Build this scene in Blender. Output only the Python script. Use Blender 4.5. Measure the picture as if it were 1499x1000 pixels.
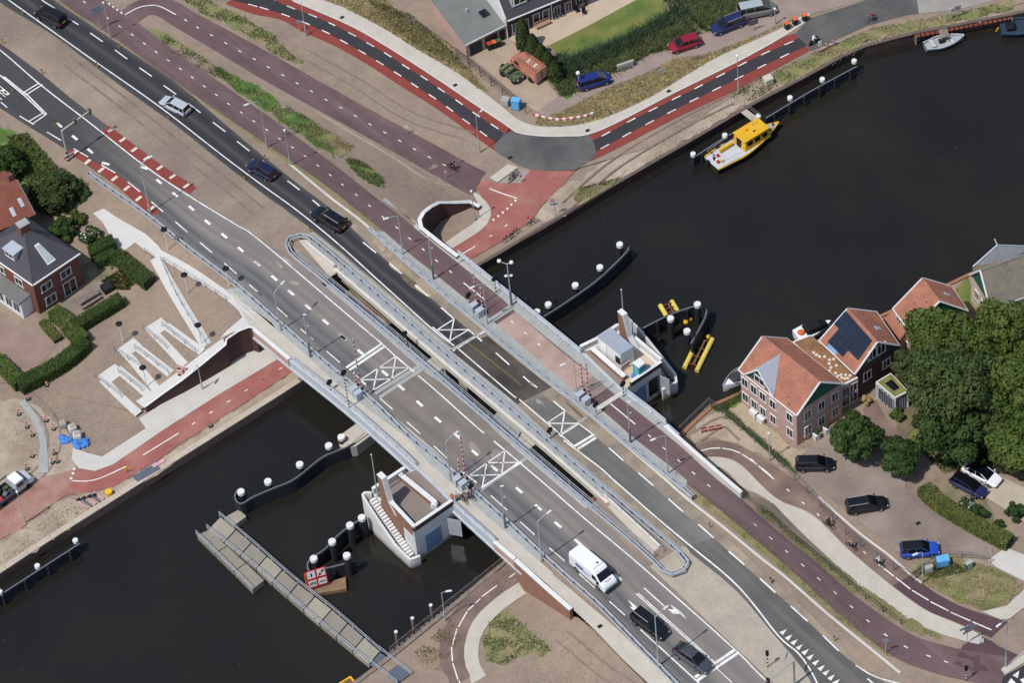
import bpy, math, random
import numpy as np
from mathutils import Vector, Matrix
from mathutils.geometry import delaunay_2d_cdt
random.seed(7); rng = np.random.default_rng(7)
for o in list(bpy.data.objects): bpy.data.objects.remove(o)
SC = bpy.context.scene; COL = SC.collection
# ------------------------------------------------------------------ camera
F_PX, PITCH, ROLL, HC, CYD = 5812.16, 0.853845, 0.109088, 355.0, 309.46
fw = np.array([0, math.cos(PITCH), -math.sin(PITCH)]); up0 = np.array([0, math.sin(PITCH), math.cos(PITCH)]); rt0 = np.array([1., 0, 0])
cr, sr = math.cos(ROLL), math.sin(ROLL)
CX = rt0*cr - up0*sr; CY = rt0*sr + up0*cr
cam = bpy.data.objects.new('camera', bpy.data.cameras.new('camera')); COL.objects.link(cam)
m = Matrix.Identity(4)
for i in range(3):
    m[i][0] = CX[i]; m[i][1] = CY[i]; m[i][2] = -fw[i]
m[0][3], m[1][3], m[2][3] = 0, -CYD, HC
cam.matrix_world = m
cam.data.sensor_width = 36; cam.data.lens = 36*F_PX/1499; cam.data.clip_start = 5; cam.data.clip_end = 4000
SC.camera = cam
# ------------------------------------------------------------------ sky, sun, exposure
SUN_EL, SUN_AZ = math.radians(60), math.radians(215)      # az: direction the light comes from (math angle)
w = bpy.data.worlds.new('World'); SC.world = w; w.use_nodes = True
nt = w.node_tree; nt.nodes.clear()
sky = nt.nodes.new('ShaderNodeTexSky'); sky.sky_type = 'NISHITA'; sky.sun_disc = False
sky.sun_elevation = SUN_EL; sky.sun_rotation = math.pi/2 - SUN_AZ
bg = nt.nodes.new('ShaderNodeBackground'); bg.inputs[1].default_value = 0.115
wo = nt.nodes.new('ShaderNodeOutputWorld'); nt.links.new(sky.outputs[0], bg.inputs[0]); nt.links.new(bg.outputs[0], wo.inputs[0])
sun = bpy.data.objects.new('sun', bpy.data.lights.new('sun', 'SUN')); COL.objects.link(sun)
sun.data.energy = 3.35; sun.data.angle = math.radians(.53); sun.data.color = (1, .97, .925)
sd = Vector((math.cos(SUN_AZ)*math.cos(SUN_EL), math.sin(SUN_AZ)*math.cos(SUN_EL), math.sin(SUN_EL)))
sun.rotation_euler = sd.to_track_quat('Z', 'Y').to_euler(); sun.location = (0, 0, 200)
SC.view_settings.view_transform = 'Standard'; SC.view_settings.look = 'None'; SC.view_settings.gamma = 1
SC.view_settings.use_curve_mapping = False; SC.view_settings.exposure = 0.1
SC.render.engine = 'CYCLES'

# ------------------------------------------------------------------ surveying: sight lines of the photograph -> points on the land
CP = np.array([0, -CYD, HC])
def P(s, ox=0., oy=0., k=1.):
    return [(ox+float(a)/k, oy+float(b)/k) for a, b in (q.split(',') for q in s.split())]
_ox = [0, 370, 740, 1099]; _oy = [0, 240, 490, 733]
def A(c, r, s): return P(s, _ox[c], _oy[r], 3.745)
def B(ox, oy, s): return P(s, ox, oy, 6.246)
def un(px, z=0.):
    px = np.atleast_2d(np.asarray(px, float)); z = np.broadcast_to(z, (len(px),))
    d = fw*F_PX + np.outer(px[:, 0]-749.5, CX) - np.outer(px[:, 1]-500, CY)
    t = (z-HC)/d[:, 2]
    return CP[:2] + d[:, :2]*t[:, None]
def pj(X):
    X = np.atleast_2d(np.asarray(X, float))-CP
    zc = X@fw
    return np.stack([749.5+X@CX/zc*F_PX, 500-X@CY/zc*F_PX], 1)
def zfor(xy, py):      # height at which the point above xy is seen on image row py
    zs = np.linspace(-3, 25, 561); q = pj(np.c_[np.full(561, xy[0]), np.full(561, xy[1]), zs])
    return float(zs[np.argmin(abs(q[:, 1]-py))])
class Field:
    def __init__(s, s3, lo=-9, hi=9, c=7.):
        d = np.array([[float(v) for v in q.split(',')] for q in s3.split()])
        s.p = un(d[:, :2], d[:, 2]); s.c = c; s.lo, s.hi = lo, hi; n = len(d)
        K = s.phi(s.p) + np.eye(n)*-0.05
        Pm = np.c_[np.ones(n), s.p/100]
        Mx = np.block([[K, Pm], [Pm.T, np.zeros((3, 3))]])
        sol = np.linalg.solve(Mx, np.r_[d[:, 2], 0, 0, 0]); s.w, s.a = sol[:n], sol[n:]
    def phi(s, q): return np.sqrt(((q[:, None, :]-s.p[None])**2).sum(2)+s.c**2)
    def __call__(s, q):
        q = np.atleast_2d(q); return np.clip(s.phi(q)@s.w + s.a[0] + q/100@s.a[1:], s.lo, s.hi)
class Const:
    def __init__(s, z): s.z = z
    def __call__(s, q): return np.full(len(np.atleast_2d(q)), s.z)
ZD = 4.0
N = Field("0,0,.9 -200,-200,.8 -200,60,.9 0,120,1.1 80,60,1.2 200,130,1.8 120,200,1.8 250,250,2.7 340,300,3.4 430,330,3.5 420,350,3.7 300,340,3.4 360,400,3.9 "
          "440,430,4 520,370,4 365,480,4 616,323,4 560,300,3.7 600,330,4 500,262,2.9 390,208,2.0 300,130,1.5 200,60,1.1 130,10,.9 "
          "272,29,.8 393,98,.7 470,142,.55 541,182,.4 628,230,.2 690,270,.05 450,185,1.4 540,250,1.9 580,265,1.7 620,290,2.3 644,298,2.3 665,285,.7 688,296,.4 "
          "430,20,.5 530,70,.4 640,140,.3 740,200,.2 800,220,.2 900,195,.15 1050,120,.1 1170,60,.1 1330,15,.1 1480,5,.05 "
          "850,100,.3 700,60,.3 1000,30,.3 780,20,.3 600,-100,.5 1000,-200,.3 1500,-150,.2 "
          "150,315,1.7 235,375,2.4 290,405,3.0 330,440,3.6 100,225,1.7 80,270,.9 20,200,.9 0,280,.4 60,460,.25 200,420,.9 130,470,.3 60,330,.5 "
          "205,600,.25 213,597,.4 267,557,1.8 296,534,2.6 330,500,3.7 160,550,.4 185,515,.8 240,480,1.7 285,500,2.6 270,440,2.2 100,570,.08 0,560,.08 50,640,.0 -200,500,.1 140,640,.0", lo=-.3, hi=4.0)
S = Field("768,815,4 880,735,4 990,640,4 840,890,3.6 930,800,3.85 1020,740,3.8 1080,722,3.3 1012,850,3.2 911,966,2.7 1000,950,2.7 1100,950,2.1 1119,995,1.8 1200,1000,1.4 1107,744,2.9 "
          "1135,740,.8 1200,824,1.9 1179,786,.6 1248,851,.8 1302,891,.9 1355,920,.9 1409,939,.85 1250,905,1.6 1320,915,1.2 1318,987,1.05 1400,970,.85 1499,985,.8 1700,1100,.8 1200,1200,1 950,1003,2.4 1000,1150,1.9 1165,800,2.4 1100,860,3.0", lo=-.2, hi=4.0)
S2 = Field("770,869,.03 731,898,0 706,928,0 700,957,0 717,1000,0 772,850,.3 800,873,1.2 836,901,2.2 868,920,2.9 911,965,2.7 950,1002,2.4 800,930,1.2 850,960,1.8 800,1000,1.0 745,960,.2 1000,1150,1.8 740,1150,0", lo=-.1, hi=4)
SL = Field("1040,610,0 1100,600,0 1100,650,0 1050,680,0 1020,655,0 990,690,0 1140,735,.15 1171,733,.2 1243,805,.4 1307,858,.6 1355,893,.75 1441,930,.85 1499,900,.85 1331,841,.55 1280,740,.3 1200,650,.1 1400,780,.5 1499,830,.6 1350,640,.2 1450,700,.3 1499,600,.2 1700,700,.4 1500,400,0 1300,470,0 1150,560,0 1499,1000,.8 560,980,0 700,900,0", lo=-.05, hi=1)
Z0 = Const(0.)
_a1, _b1 = un([(365, 480)], ZD)[0], un([(616, 323)], ZD)[0]
_a2, _b2 = un([(768, 815)], ZD)[0], un([(990, 655)], ZD)[0]
def _sd(q, a, b):
    d = (b-a)/np.hypot(*(b-a)); return (q[:, 0]-a[0])*d[1]-(q[:, 1]-a[1])*d[0]
def R(q):
    q = np.atleast_2d(q); d1 = _sd(q, _a1, _b1); d2 = _sd(q, _a2, _b2)
    t1 = np.clip((d1+4)/4, 0, 1); t2 = np.clip((d2)/4, 0, 1)
    return np.where(d1 < 2, N(q)*(1-t1)+ZD*t1, ZD*(1-t2)+S(q)*t2)
AX = (_a2-_a1); AX = AX/np.hypot(*AX); YAW = math.atan2(AX[1], AX[0])
def onto(px, fld, off=0.):
    px = np.atleast_2d(np.asarray(px, float)); z = np.zeros(len(px))
    for _ in range(14): xy = un(px, z); z = .4*z+.6*fld(xy)
    return np.c_[un(px, z), fld(un(px, z))+off]
def at(x, y, fld=Z0):       # one point
    return Vector(onto([(x, y)], fld)[0]) if not isinstance(fld, (int, float)) else Vector((*un([(x, y)], fld)[0], fld))

# ------------------------------------------------------------------ materials
def lin(h, k=.87):
    h = h.lstrip('#'); o = []
    for i in (0, 2, 4):
        v = int(h[i:i+2], 16)/255; o.append((v/12.92 if v <= .04045 else ((v+.055)/1.055)**2.4)*k)
    return o
MATS = {}
def mat(name, col, rough=.8, var=.18, sc=.6, fine=0., fsc=9., metal=0., bump=0., bsc=12., streak=None, brick=None, col2=None, c2sc=.12, c2t=.5, c2w=.12, spec=.3, wave=None, emit=0, k=.87, trans=0., lanes=None, stain=None):
    if name in MATS: return MATS[name]
    m = bpy.data.materials.new(name); m.use_nodes = True; t = m.node_tree; b = t.nodes['Principled BSDF']
    L = t.links.new; nn = t.nodes.new
    base = lin(col, k) if isinstance(col, str) else list(col)
    b.inputs['Roughness'].default_value = rough; b.inputs['Metallic'].default_value = metal; b.inputs['Specular IOR Level'].default_value = spec
    tc = nn('ShaderNodeTexCoord')
    def noise(s, det=5, src=None, rg=.55):
        n = nn('ShaderNodeTexNoise'); n.inputs['Scale'].default_value = s; n.inputs['Detail'].default_value = det; n.inputs['Roughness'].default_value = rg
        L(src or tc.outputs['Object'], n.inputs['Vector']); return n
    def mixc(a, bb, fac, mode='MIX'):
        x = nn('ShaderNodeMix'); x.data_type = 'RGBA'; x.blend_type = mode
        for sk, v in ((x.inputs[0], fac), (x.inputs[6], a), (x.inputs[7], bb)):
            if hasattr(v, 'links'): L(v, sk)
            else: sk.default_value = v if isinstance(v, float) else (*v[:3], 1)
        return x.outputs[2]
    def ramp(v, lo, hi, f0=0., f1=1.):
        r = nn('ShaderNodeMapRange'); r.inputs[1].default_value = lo; r.inputs[2].default_value = hi; r.inputs[3].default_value = f0; r.inputs[4].default_value = f1
        L(v, r.inputs[0]); return r.outputs[0]
    cur = base
    if col2:
        n = noise(c2sc, 6, rg=.62); cur = mixc(base, lin(col2, k) if isinstance(col2, str) else col2, ramp(n.outputs[0], c2t-c2w, c2t+c2w))
    if var:
        n = noise(sc, 6); f = ramp(n.outputs[0], .25, .75, 1-var, 1+var)
        cur = mixc(cur, f, 1., 'MULTIPLY')
    if fine:
        n = noise(fsc, 3, rg=.7); cur = mixc(cur, ramp(n.outputs[0], .25, .75, 1-fine, 1+fine), 1., 'MULTIPLY')
    if streak:
        amt, c2, thr = streak[:3]
        mp = nn('ShaderNodeMapping'); mp.vector_type = 'POINT'; mp.inputs['Rotation'].default_value = (0, 0, -YAW)
        L(tc.outputs['Object'], mp.inputs[0])
        mp2 = nn('ShaderNodeMapping'); mp2.inputs['Scale'].default_value = (.035, .75, .1); L(mp.outputs[0], mp2.inputs[0])
        n = noise(1., 5, mp2.outputs[0]); cur = mixc(cur, lin(c2, k), ramp(n.outputs[0], thr, thr+.22, 0., amt))
        mp3 = nn('ShaderNodeMapping'); mp3.inputs['Scale'].default_value = (.06, .35, .1); mp3.inputs['Location'].default_value = (3, 9, 0); L(mp.outputs[0], mp3.inputs[0])
        n = noise(1., 6, mp3.outputs[0], .65); cur = mixc(cur, ramp(n.outputs[0], .3, .7, .8, 1.16), 1., 'MULTIPLY')
    if lanes:        # worn lane profile across the carriageway: (position, hex colour, amount)
        sx = nn('ShaderNodeSeparateXYZ'); L(tc.outputs['UV'], sx.inputs[0]); nz = noise(.35, 3); ad = nn('ShaderNodeMath'); ad.operation = 'MULTIPLY_ADD'; L(nz.outputs[0], ad.inputs[0]); ad.inputs[1].default_value = .06; L(sx.outputs[0], ad.inputs[2])
        rp = nn('ShaderNodeValToRGB'); el = rp.color_ramp.elements
        while len(el) < len(lanes): el.new(.5)
        for e_, (ps, cc) in zip(el, lanes): e_.position = ps; e_.color = (*lin(cc, k), 1)
        L(ad.outputs[0], rp.inputs[0]); nz2 = noise(.22, 5); cur = mixc(cur, rp.outputs[0], ramp(nz2.outputs[0], .25, .6, .45, .95)) if len(lanes) != 11 else mixc(mixc(cur, rp.outputs[0], ramp(nz2.outputs[0], .25, .6, .45, .95)), lin('#403f42', k), ramp(sx.outputs[1], 20/50, 46/50, .9, 0.))
    if brick:
        bw, bh, mort, rot = brick
        br = nn('ShaderNodeTexBrick'); mp = nn('ShaderNodeMapping'); mp.inputs['Rotation'].default_value = (0, 0, rot) if rot != 'wall' else (0, 0, 0)
        L(tc.outputs['Object'], mp.inputs[0])
        if rot == 'wall':
            sp = nn('ShaderNodeSeparateXYZ'); L(tc.outputs['Object'], sp.inputs[0]); ad = nn('ShaderNodeMath'); L(sp.outputs[0], ad.inputs[0]); L(sp.outputs[1], ad.inputs[1])
            cb = nn('ShaderNodeCombineXYZ'); L(ad.outputs[0], cb.inputs[0]); L(sp.outputs[2], cb.inputs[1]); L(cb.outputs[0], br.inputs['Vector'])
        else: L(mp.outputs[0], br.inputs['Vector'])
        br.inputs['Scale'].default_value = 1; br.inputs['Brick Width'].default_value = bw; br.inputs['Row Height'].default_value = bh; br.inputs['Mortar Size'].default_value = bh*.09
        br.inputs['Color1'].default_value = (1.06, 1.05, 1.04, 1); br.inputs['Color2'].default_value = (.92, .93, .94, 1); br.inputs['Mortar'].default_value = (mort, mort, mort, 1)
        cur = mixc(cur, br.outputs[0], 1., 'MULTIPLY')
    if stain:
        sz = nn('ShaderNodeSeparateXYZ'); L(tc.outputs['Object'], sz.inputs[0]); ns_ = noise(1.6, 4); mm_ = nn('ShaderNodeMath'); mm_.operation = 'MULTIPLY_ADD'; L(ns_.outputs[0], mm_.inputs[0]); mm_.inputs[1].default_value = -.9; L(sz.outputs[2], mm_.inputs[2])
        cur = mixc(cur, lin(stain[2], k), ramp(mm_.outputs[0], stain[0], stain[1], .85, 0.))
    hsrc = None
    if wave:       # roof tile courses: (scale, darkness)
        hsrc = 1
    if hasattr(cur, 'links'): L(cur, b.inputs['Base Color'])
    else: b.inputs['Base Color'].default_value = (*cur, 1)
    if bump:
        n = noise(bsc, 4); bp = nn('ShaderNodeBump'); bp.inputs['Strength'].default_value = bump; bp.inputs['Distance'].default_value = .05
        L(n.outputs[0], bp.inputs['Height']); L(bp.outputs[0], b.inputs['Normal'])
    if emit:
        b.inputs['Emission Color'].default_value = (*base, 1); b.inputs['Emission Strength'].default_value = emit
    if trans: b.inputs['Transmission Weight'].default_value = trans
    MATS[name] = m; return m
bk = (.21, .105, .8, YAW)
DIRT = mat('dirt', '#a08d7a', .95, .12, .9, .2, 6., col2='#8c7b6e', c2sc=.13, c2w=.2, bump=.6, bsc=5)
SAND = mat('sand', '#b8a995', .95, .16, .8, .2, 6., col2='#9d8c7a', c2sc=.15, bump=.5, bsc=4)
ASPH_W = mat('worn_asphalt', '#787472', .85, .12, .3, .12, 12, streak=(.5, '#a39a91', .52), bump=.15, lanes=[(.03, '#8b8179'), (.13, '#737170'), (.2, '#5a5a5a'), (.29, '#737271'), (.37, '#5c5c5c'), (.46, '#7b7672'), (.56, '#91897f'), (.63, '#7f7673'), (.71, '#8d857c'), (.8, '#807876'), (.95, '#8b837e')])
ASPH_N = mat('fresh_asphalt', '#3a383c', .8, .12, .5, .12, 12, bump=.15)
ASPH_E = mat('fresh_lane_asphalt', '#403e42', .8, .12, .5, .12, 12, bump=.15, lanes=[(.02, '#57544f'), (.12, '#46454a'), (.26, '#323037'), (.42, '#3d3b3d'), (.52, '#555250'), (.62, '#3d3b3d'), (.76, '#322f36'), (.9, '#3f3d41'), (1, '#555250')])
ASPH_B = mat('bend_asphalt', '#504f50', .85, .2, .25, .12, 12, col2='#6b6964', c2sc=.2, c2w=.2, bump=.15)
SPAN = mat('span_surfacing', '#81786f', .85, .14, .3, .1, 12, streak=(.5, '#6f6862', .5))
SPAN_E = mat('dark_span_surfacing', '#3d3935', .8, .2, .3, .12, 12, col2='#575049', c2sc=.2, streak=(.4, '#6b6258', .58))
SHOULDER = mat('dusty_shoulder', '#a2937e', .95, .22, .5, .2, 7, col2='#857a70', c2sc=.3)
PURPLE = mat('purple_clinker', '#705a5b', .9, .16, .4, .12, 9, brick=bk, streak=(.5, '#8b7875', .52))
PURPLE2 = mat('brown_clinker', '#7b6660', .9, .16, .4, .12, 9, brick=bk, col2='#8b7569', c2sc=.2)
PURPLE3 = mat('dark_clinker', '#5d474b', .9, .14, .4, .12, 9, brick=bk)
REDP = mat('red_paving', '#a0625a', .9, .14, .35, .1, 9, col2='#ac7a6c', c2sc=.25, c2t=.58)
REDL = mat('red_lane', '#8a423a', .88, .1, .5, .1, 9)
REDD = mat('dusty_red_clinker', '#b08e80', .92, .16, .5, .14, 8, brick=bk, col2='#a5746a', c2sc=.3)
CONC = mat('pale_concrete', '#cbc6bd', .9, .09, .5, .08, 6)
CONC2 = mat('beige_concrete', '#c3bbae', .9, .1, .7, .08, 6)
CONC3 = mat('grey_concrete', '#a9aaa6', .9, .1, .7, .08, 6, brick=(.9, .3, .9, YAW))
CONC4 = mat('structural_concrete', '#b9b6ae', .9, .14, .5, .1, 5, bump=.1)
MEDIAN = mat('median_pavers', '#b3a898', .9, .12, .6, .12, 7, brick=(.3, .3, .86, YAW))
STREET = mat('pink_street_clinker', '#9e8c82', .9, .14, .4, .14, 8, brick=(.21, .105, .82, .5))
YARD = mat('yard_clinker', '#b09c88', .9, .14, .4, .14, 8, brick=(.21, .105, .84, .3))
PARK = mat('parking_clinker', '#9b8b81', .9, .15, .3, .14, 8, brick=(.21, .105, .82, .4), col2='#86776d', c2sc=.12)
GRAVEL = mat('gravel', '#b3a288', .95, .15, .8, .4, 10, bump=.8, bsc=9)
TERR = mat('terrace_sand', '#c1ae97', .95, .1, .5, .12, 9)
GRASS = mat('grass', '#526f35', .95, .3, .8, .35, 7, col2='#758049', c2sc=.35, bump=.6, bsc=7)
LAWN = mat('lawn', '#5f7439', .95, .2, .5, .22, 9, col2='#77793f', c2sc=.25, bump=.3)
STRAW = mat('dry_grass', '#a89a68', .95, .25, .7, .3, 7, col2='#937f60', c2sc=.5, bump=.6, bsc=7)
VERGE = mat('rough_verge', '#948565', .95, .25, .6, .3, 7, col2='#7d8050', c2sc=.4, bump=.6, bsc=7)
WHITE = mat('white_marking', '#efeee9', .7, .1, 2, .12, 15, col2='#c4c0b8', c2sc=1.1, c2t=.6)
WPAINT = mat('white_paint', '#e3e2de', .55, .1, 1.2)
GALV = mat('galvanised_steel', '#c3c9d0', .45, .1, 2, metal=.25)
GALV_D = mat('dark_galvanised_steel', '#6d7480', .5, .1, 2, metal=.3)
LAMPC = mat('lamp_grey', '#b9bcbb', .45, .05, 2, metal=.2)
BLUEST = mat('blue_grey_steel', '#bfc4ca', .5, .1, 1)
DARK = mat('dark_iron', '#24252a', .6, .1, 2)
TIMBER = mat('tarred_timber', '#2b2d33', .7, .35, 1.5, .2, 8)
OLDWOOD = mat('grey_timber', '#877a70', .85, .3, 1.5, .2, 9)
RUST = mat('rusty_steel', '#7c4434', .8, .3, 1.2, .2, 8)
SHEET = mat('sheet_piling', '#4c3c37', .85, .3, .6, .15, 6)
QUAYST = mat('quay_stone', '#c0b29f', .9, .15, .8, .1, 6)
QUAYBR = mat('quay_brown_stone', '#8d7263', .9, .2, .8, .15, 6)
BRICK = mat('red_brick', '#98705f', .9, .12, .8, .08, 9, brick=(.22, .075, .85, 'wall'))
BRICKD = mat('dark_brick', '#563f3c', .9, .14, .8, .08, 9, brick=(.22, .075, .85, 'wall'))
BRICKP = mat('pale_pink_brick', '#c3a295', .9, .1, .8, .08, 9, brick=(.22, .075, .88, 'wall'))
BRICKR = mat('house_brick', '#7c5146', .9, .12, .8, .1, 9, brick=(.22, .075, .85, 'wall'))
GLASS = mat('window_glass', '#171b20', .08, .05, 2, spec=.6)
CARGLASS = mat('car_glass', '#101318', .06, 0, spec=.7)
TYRE = mat('tyre', '#141414', .8, .1, 4)
RIM = mat('rim', '#9a9da1', .35, 0, metal=.6)
REDPAINT = mat('signal_red', '#c8242a', .5, .05, 3)
BLACK = mat('black_plastic', '#18191b', .6, .08, 3)
YELLOW = mat('signal_yellow', '#f2bd22', .45, .08, 2)
FLOATY = mat('faded_yellow', '#e3cb62', .55, .12, 2)
ORANGE = mat('orange', '#d96c35', .6, .08, 3)
BLUE = mat('blue_plastic', '#3f93c9', .5, .08, 2)
HEAD = mat('lamp_glass', '#dfe3e6', .15, 0)
TAIL = mat('tail_lamp', '#a01418', .25, 0)
PLATE = mat('number_plate', '#e5c02f', .5, 0)
SKIN = mat('skin', '#c99a80', .6, .05, 5)
HAIR = mat('hair', '#3a2c22', .8, .1, 8)

ROUGH_ = {'grass', 'dry_grass', 'rough_verge', 'sand', 'gravel', 'garden_soil', 'garden_floor', 'orange_soil'}
# ------------------------------------------------------------------ meshes and objects
def tag(o, label=None, cat=None, group=None, kind=None):
    if label: o['label'] = label
    if cat: o['category'] = cat
    if group: o['group'] = group
    if kind: o['kind'] = kind
    return o
def emp(name, loc=(0, 0, 0), rz=0., label=None, cat=None, group=None, kind=None):
    o = bpy.data.objects.new(name, None); COL.objects.link(o); o.location = loc; o.rotation_euler = (0, 0, rz); o.empty_display_size = .3
    return tag(o, label, cat, group, kind)
def unit(p, q):
    d = Vector(q)-Vector(p); return d.normalized() if d.length > 1e-9 else Vector((0, 0, 1))
class MB:
    def __init__(s): s.v = []; s.f = []
    def add(s, v, f):
        n = len(s.v); s.v += [tuple(q) for q in v]; s.f += [tuple(i+n for i in q) for q in f]; return s
    def box(s, c, d, rz=0., top=1., topy=None, pitch=None):
        ty = top if topy is None else topy; vs = []
        cc, ss = math.cos(rz), math.sin(rz)
        for zz, kx, ky in ((-.5, 1, 1), (.5, top, ty)):
            for sx, sy in ((-1, -1), (1, -1), (1, 1), (-1, 1)):
                x, y, z = sx*d[0]/2*kx, sy*d[1]/2*ky, zz*d[2]
                if pitch: x, z = x*math.cos(pitch)+z*math.sin(pitch), -x*math.sin(pitch)+z*math.cos(pitch)
                vs.append((c[0]+x*cc-y*ss, c[1]+x*ss+y*cc, c[2]+z))
        return s.add(vs, [(3, 2, 1, 0), (4, 5, 6, 7), (0, 1, 5, 4), (1, 2, 6, 5), (2, 3, 7, 6), (3, 0, 4, 7)])
    def prism(s, pts, z0, z1):     # pts: list of (x,y); z0/z1 scalars or lists
        n = len(pts)
        ar = sum(pts[i][0]*pts[(i+1) % n][1]-pts[(i+1) % n][0]*pts[i][1] for i in range(n))
        idx = list(range(n)) if ar > 0 else list(range(n))[::-1]
        g = lambda z, i: z[i] if hasattr(z, '__len__') else z
        v = [(pts[i][0], pts[i][1], g(z0, i)) for i in idx]+[(pts[i][0], pts[i][1], g(z1, i)) for i in idx]
        return s.add(v, [tuple(range(n))[::-1], tuple(range(n, 2*n))]+[(i, (i+1) % n, n+(i+1) % n, n+i) for i in range(n)])
    def cyl(s, p, q, r, r2=None, n=10, cap=True):
        r2 = r if r2 is None else r2; p, q = Vector(p), Vector(q); d = unit(p, q)
        a = d.cross(Vector((0, 0, 1)));
        if a.length < .01: a = Vector((1, 0, 0))
        a.normalize(); b = d.cross(a); v = []
        for c, rr in ((p, r), (q, r2)):
            for i in range(n):
                t = 2*math.pi*i/n; v.append(c+(a*math.cos(t)+b*math.sin(t))*rr)
        f = [(i, (i+1) % n, n+(i+1) % n, n+i) for i in range(n)]
        if cap: f += [tuple(range(n))[::-1], tuple(range(n, 2*n))]
        return s.add(v, f)
    def tube(s, path, r, n=6):
        for a, b in zip(path[:-1], path[1:]): s.cyl(a, b, r, n=n)
        return s
    def lathe(s, prof, c=(0, 0, 0), n=14):     # prof: (r,z)
        v = []; k = len(prof)
        for r, z in prof:
            for i in range(n): v.append((c[0]+r*math.cos(2*math.pi*i/n), c[1]+r*math.sin(2*math.pi*i/n), c[2]+z))
        f = [(j*n+i, j*n+(i+1) % n, (j+1)*n+(i+1) % n, (j+1)*n+i) for j in range(k-1) for i in range(n)]
        f += [tuple(range(n))[::-1], tuple(range((k-1)*n, k*n))]
        return s.add(v, f)
    def quad(s, *p): return s.add(p, [tuple(range(len(p)))])
    def sphere(s, c, r, n=8, sz=1.): 
        return s.lathe([(max(.001, r*math.sin(math.pi*i/6)), -r*sz*math.cos(math.pi*i/6)) for i in range(7)], c, n)
    def wall(s, pts, t, z0, z1):   # vertical wall along polyline; z0,z1 lists or scalars, thickness t to the left side
        n = len(pts); g = lambda z, i: z[i] if hasattr(z, '__len__') else z
        P2 = [Vector(p[:2]) for p in pts]; nr = []
        for i in range(n):
            d = Vector((0, 0))
            if i > 0: d += (P2[i]-P2[i-1]).normalized()
            if i < n-1: d += (P2[i+1]-P2[i]).normalized()
            d.normalize(); nr.append(Vector((-d.y, d.x)))
        v = []
        for i in range(n):
            a, b = P2[i], P2[i]+nr[i]*t
            v += [(a.x, a.y, g(z0, i)), (b.x, b.y, g(z0, i)), (b.x, b.y, g(z1, i)), (a.x, a.y, g(z1, i))]
        f = []
        for i in range(n-1):
            o = 4*i
            for k in range(4): f.append((o+k, o+4+k, o+4+(k+1) % 4, o+(k+1) % 4))
        f += [(0, 1, 2, 3), (4*n-1, 4*n-2, 4*n-3, 4*n-4)]
        return s.add(v, f)
    def xf(s, mtx): s.v = [tuple(mtx @ Vector(q)) for q in s.v]; return s
    def build(s, name, m, parent=None, world=False, bevel=0, smooth=False, label=None, cat=None, group=None, kind=None):
        me = bpy.data.meshes.new(name); v = s.v
        if world and parent is not None:
            l = parent.location; v = [(a-l.x, b-l.y, c-l.z) for a, b, c in v]
        me.from_pydata(v, [], s.f); me.update()
        me.materials.append(m)
        if smooth: me.polygons.foreach_set('use_smooth', [True]*len(me.polygons))
        o = bpy.data.objects.new(name, me); COL.objects.link(o); o.parent = parent
        import bmesh
        b = bmesh.new(); b.from_mesh(me); bmesh.ops.recalc_face_normals(b, faces=b.faces)
        if bevel: bmesh.ops.bevel(b, geom=b.edges[:], offset=bevel, segments=1, affect='EDGES', clamp_overlap=True)
        b.to_mesh(me); b.free()
        return tag(o, label, cat, group, kind)
def link(name, me, parent, loc=(0, 0, 0), rz=0., world=False):
    o = bpy.data.objects.new(name, me); COL.objects.link(o); o.parent = parent
    o.location = Vector(loc)-parent.location if world else loc; o.rotation_euler = (0, 0, rz); return o
def dup(root, loc, rz=None, label=None, group=None, mats=None):
    r = root.copy(); COL.objects.link(r); r.location = loc
    if rz is not None: r.rotation_euler = (0, 0, rz)
    if label: r['label'] = label
    if group: r['group'] = group
    def rec(a, b):
        for ch in list(a.children):
            c = ch.copy(); COL.objects.link(c); c.parent = b; rec(ch, c)
    rec(root, r); return r
def catmull(p, n):
    p = np.asarray(p, float)
    if len(p) == 2: return p[0]+(p[1]-p[0])*np.linspace(0, 1, n)[:, None]
    q = np.vstack([2*p[0]-p[1], p, 2*p[-1]-p[-2]]); out = []
    for i in range(1, len(q)-2):
        t = np.linspace(0, 1, 12, endpoint=False)[:, None]; a, b, c, d = q[i-1:i+3]
        out.append(.5*((2*b)+(c-a)*t+(2*a-5*b+4*c-d)*t**2+(3*b-a-3*c+d)*t**3))
    out = np.vstack(out+[p[-1:]]); s = np.r_[0, np.cumsum(np.hypot(*np.diff(out, axis=0).T))]
    u = np.linspace(0, s[-1], n); return np.stack([np.interp(u, s, out[:, 0]), np.interp(u, s, out[:, 1])], 1)
def mesh_obj(name, v, f, m, kind=None, parent=None, smooth=True):
    me = bpy.data.meshes.new(name); me.from_pydata([tuple(q) for q in v], [], [tuple(q) for q in f]); me.update(); me.materials.append(m)
    if smooth: me.polygons.foreach_set('use_smooth', [True]*len(me.polygons))
    o = bpy.data.objects.new(name, me); COL.objects.link(o); o.parent = parent
    if kind: o['kind'] = kind
    return o
def inpoly(q, poly):
    x, y = q[:, 0], q[:, 1]; c = np.zeros(len(q), bool); n = len(poly)
    for i in range(n):
        x1, y1 = poly[i]; x2, y2 = poly[i-1]
        k = (y1 > y) != (y2 > y); c ^= k & (x < (x2-x1)*(y-y1)/(y2-y1+1e-12)+x1)
    return c
ROUGH = ROUGH_
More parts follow.
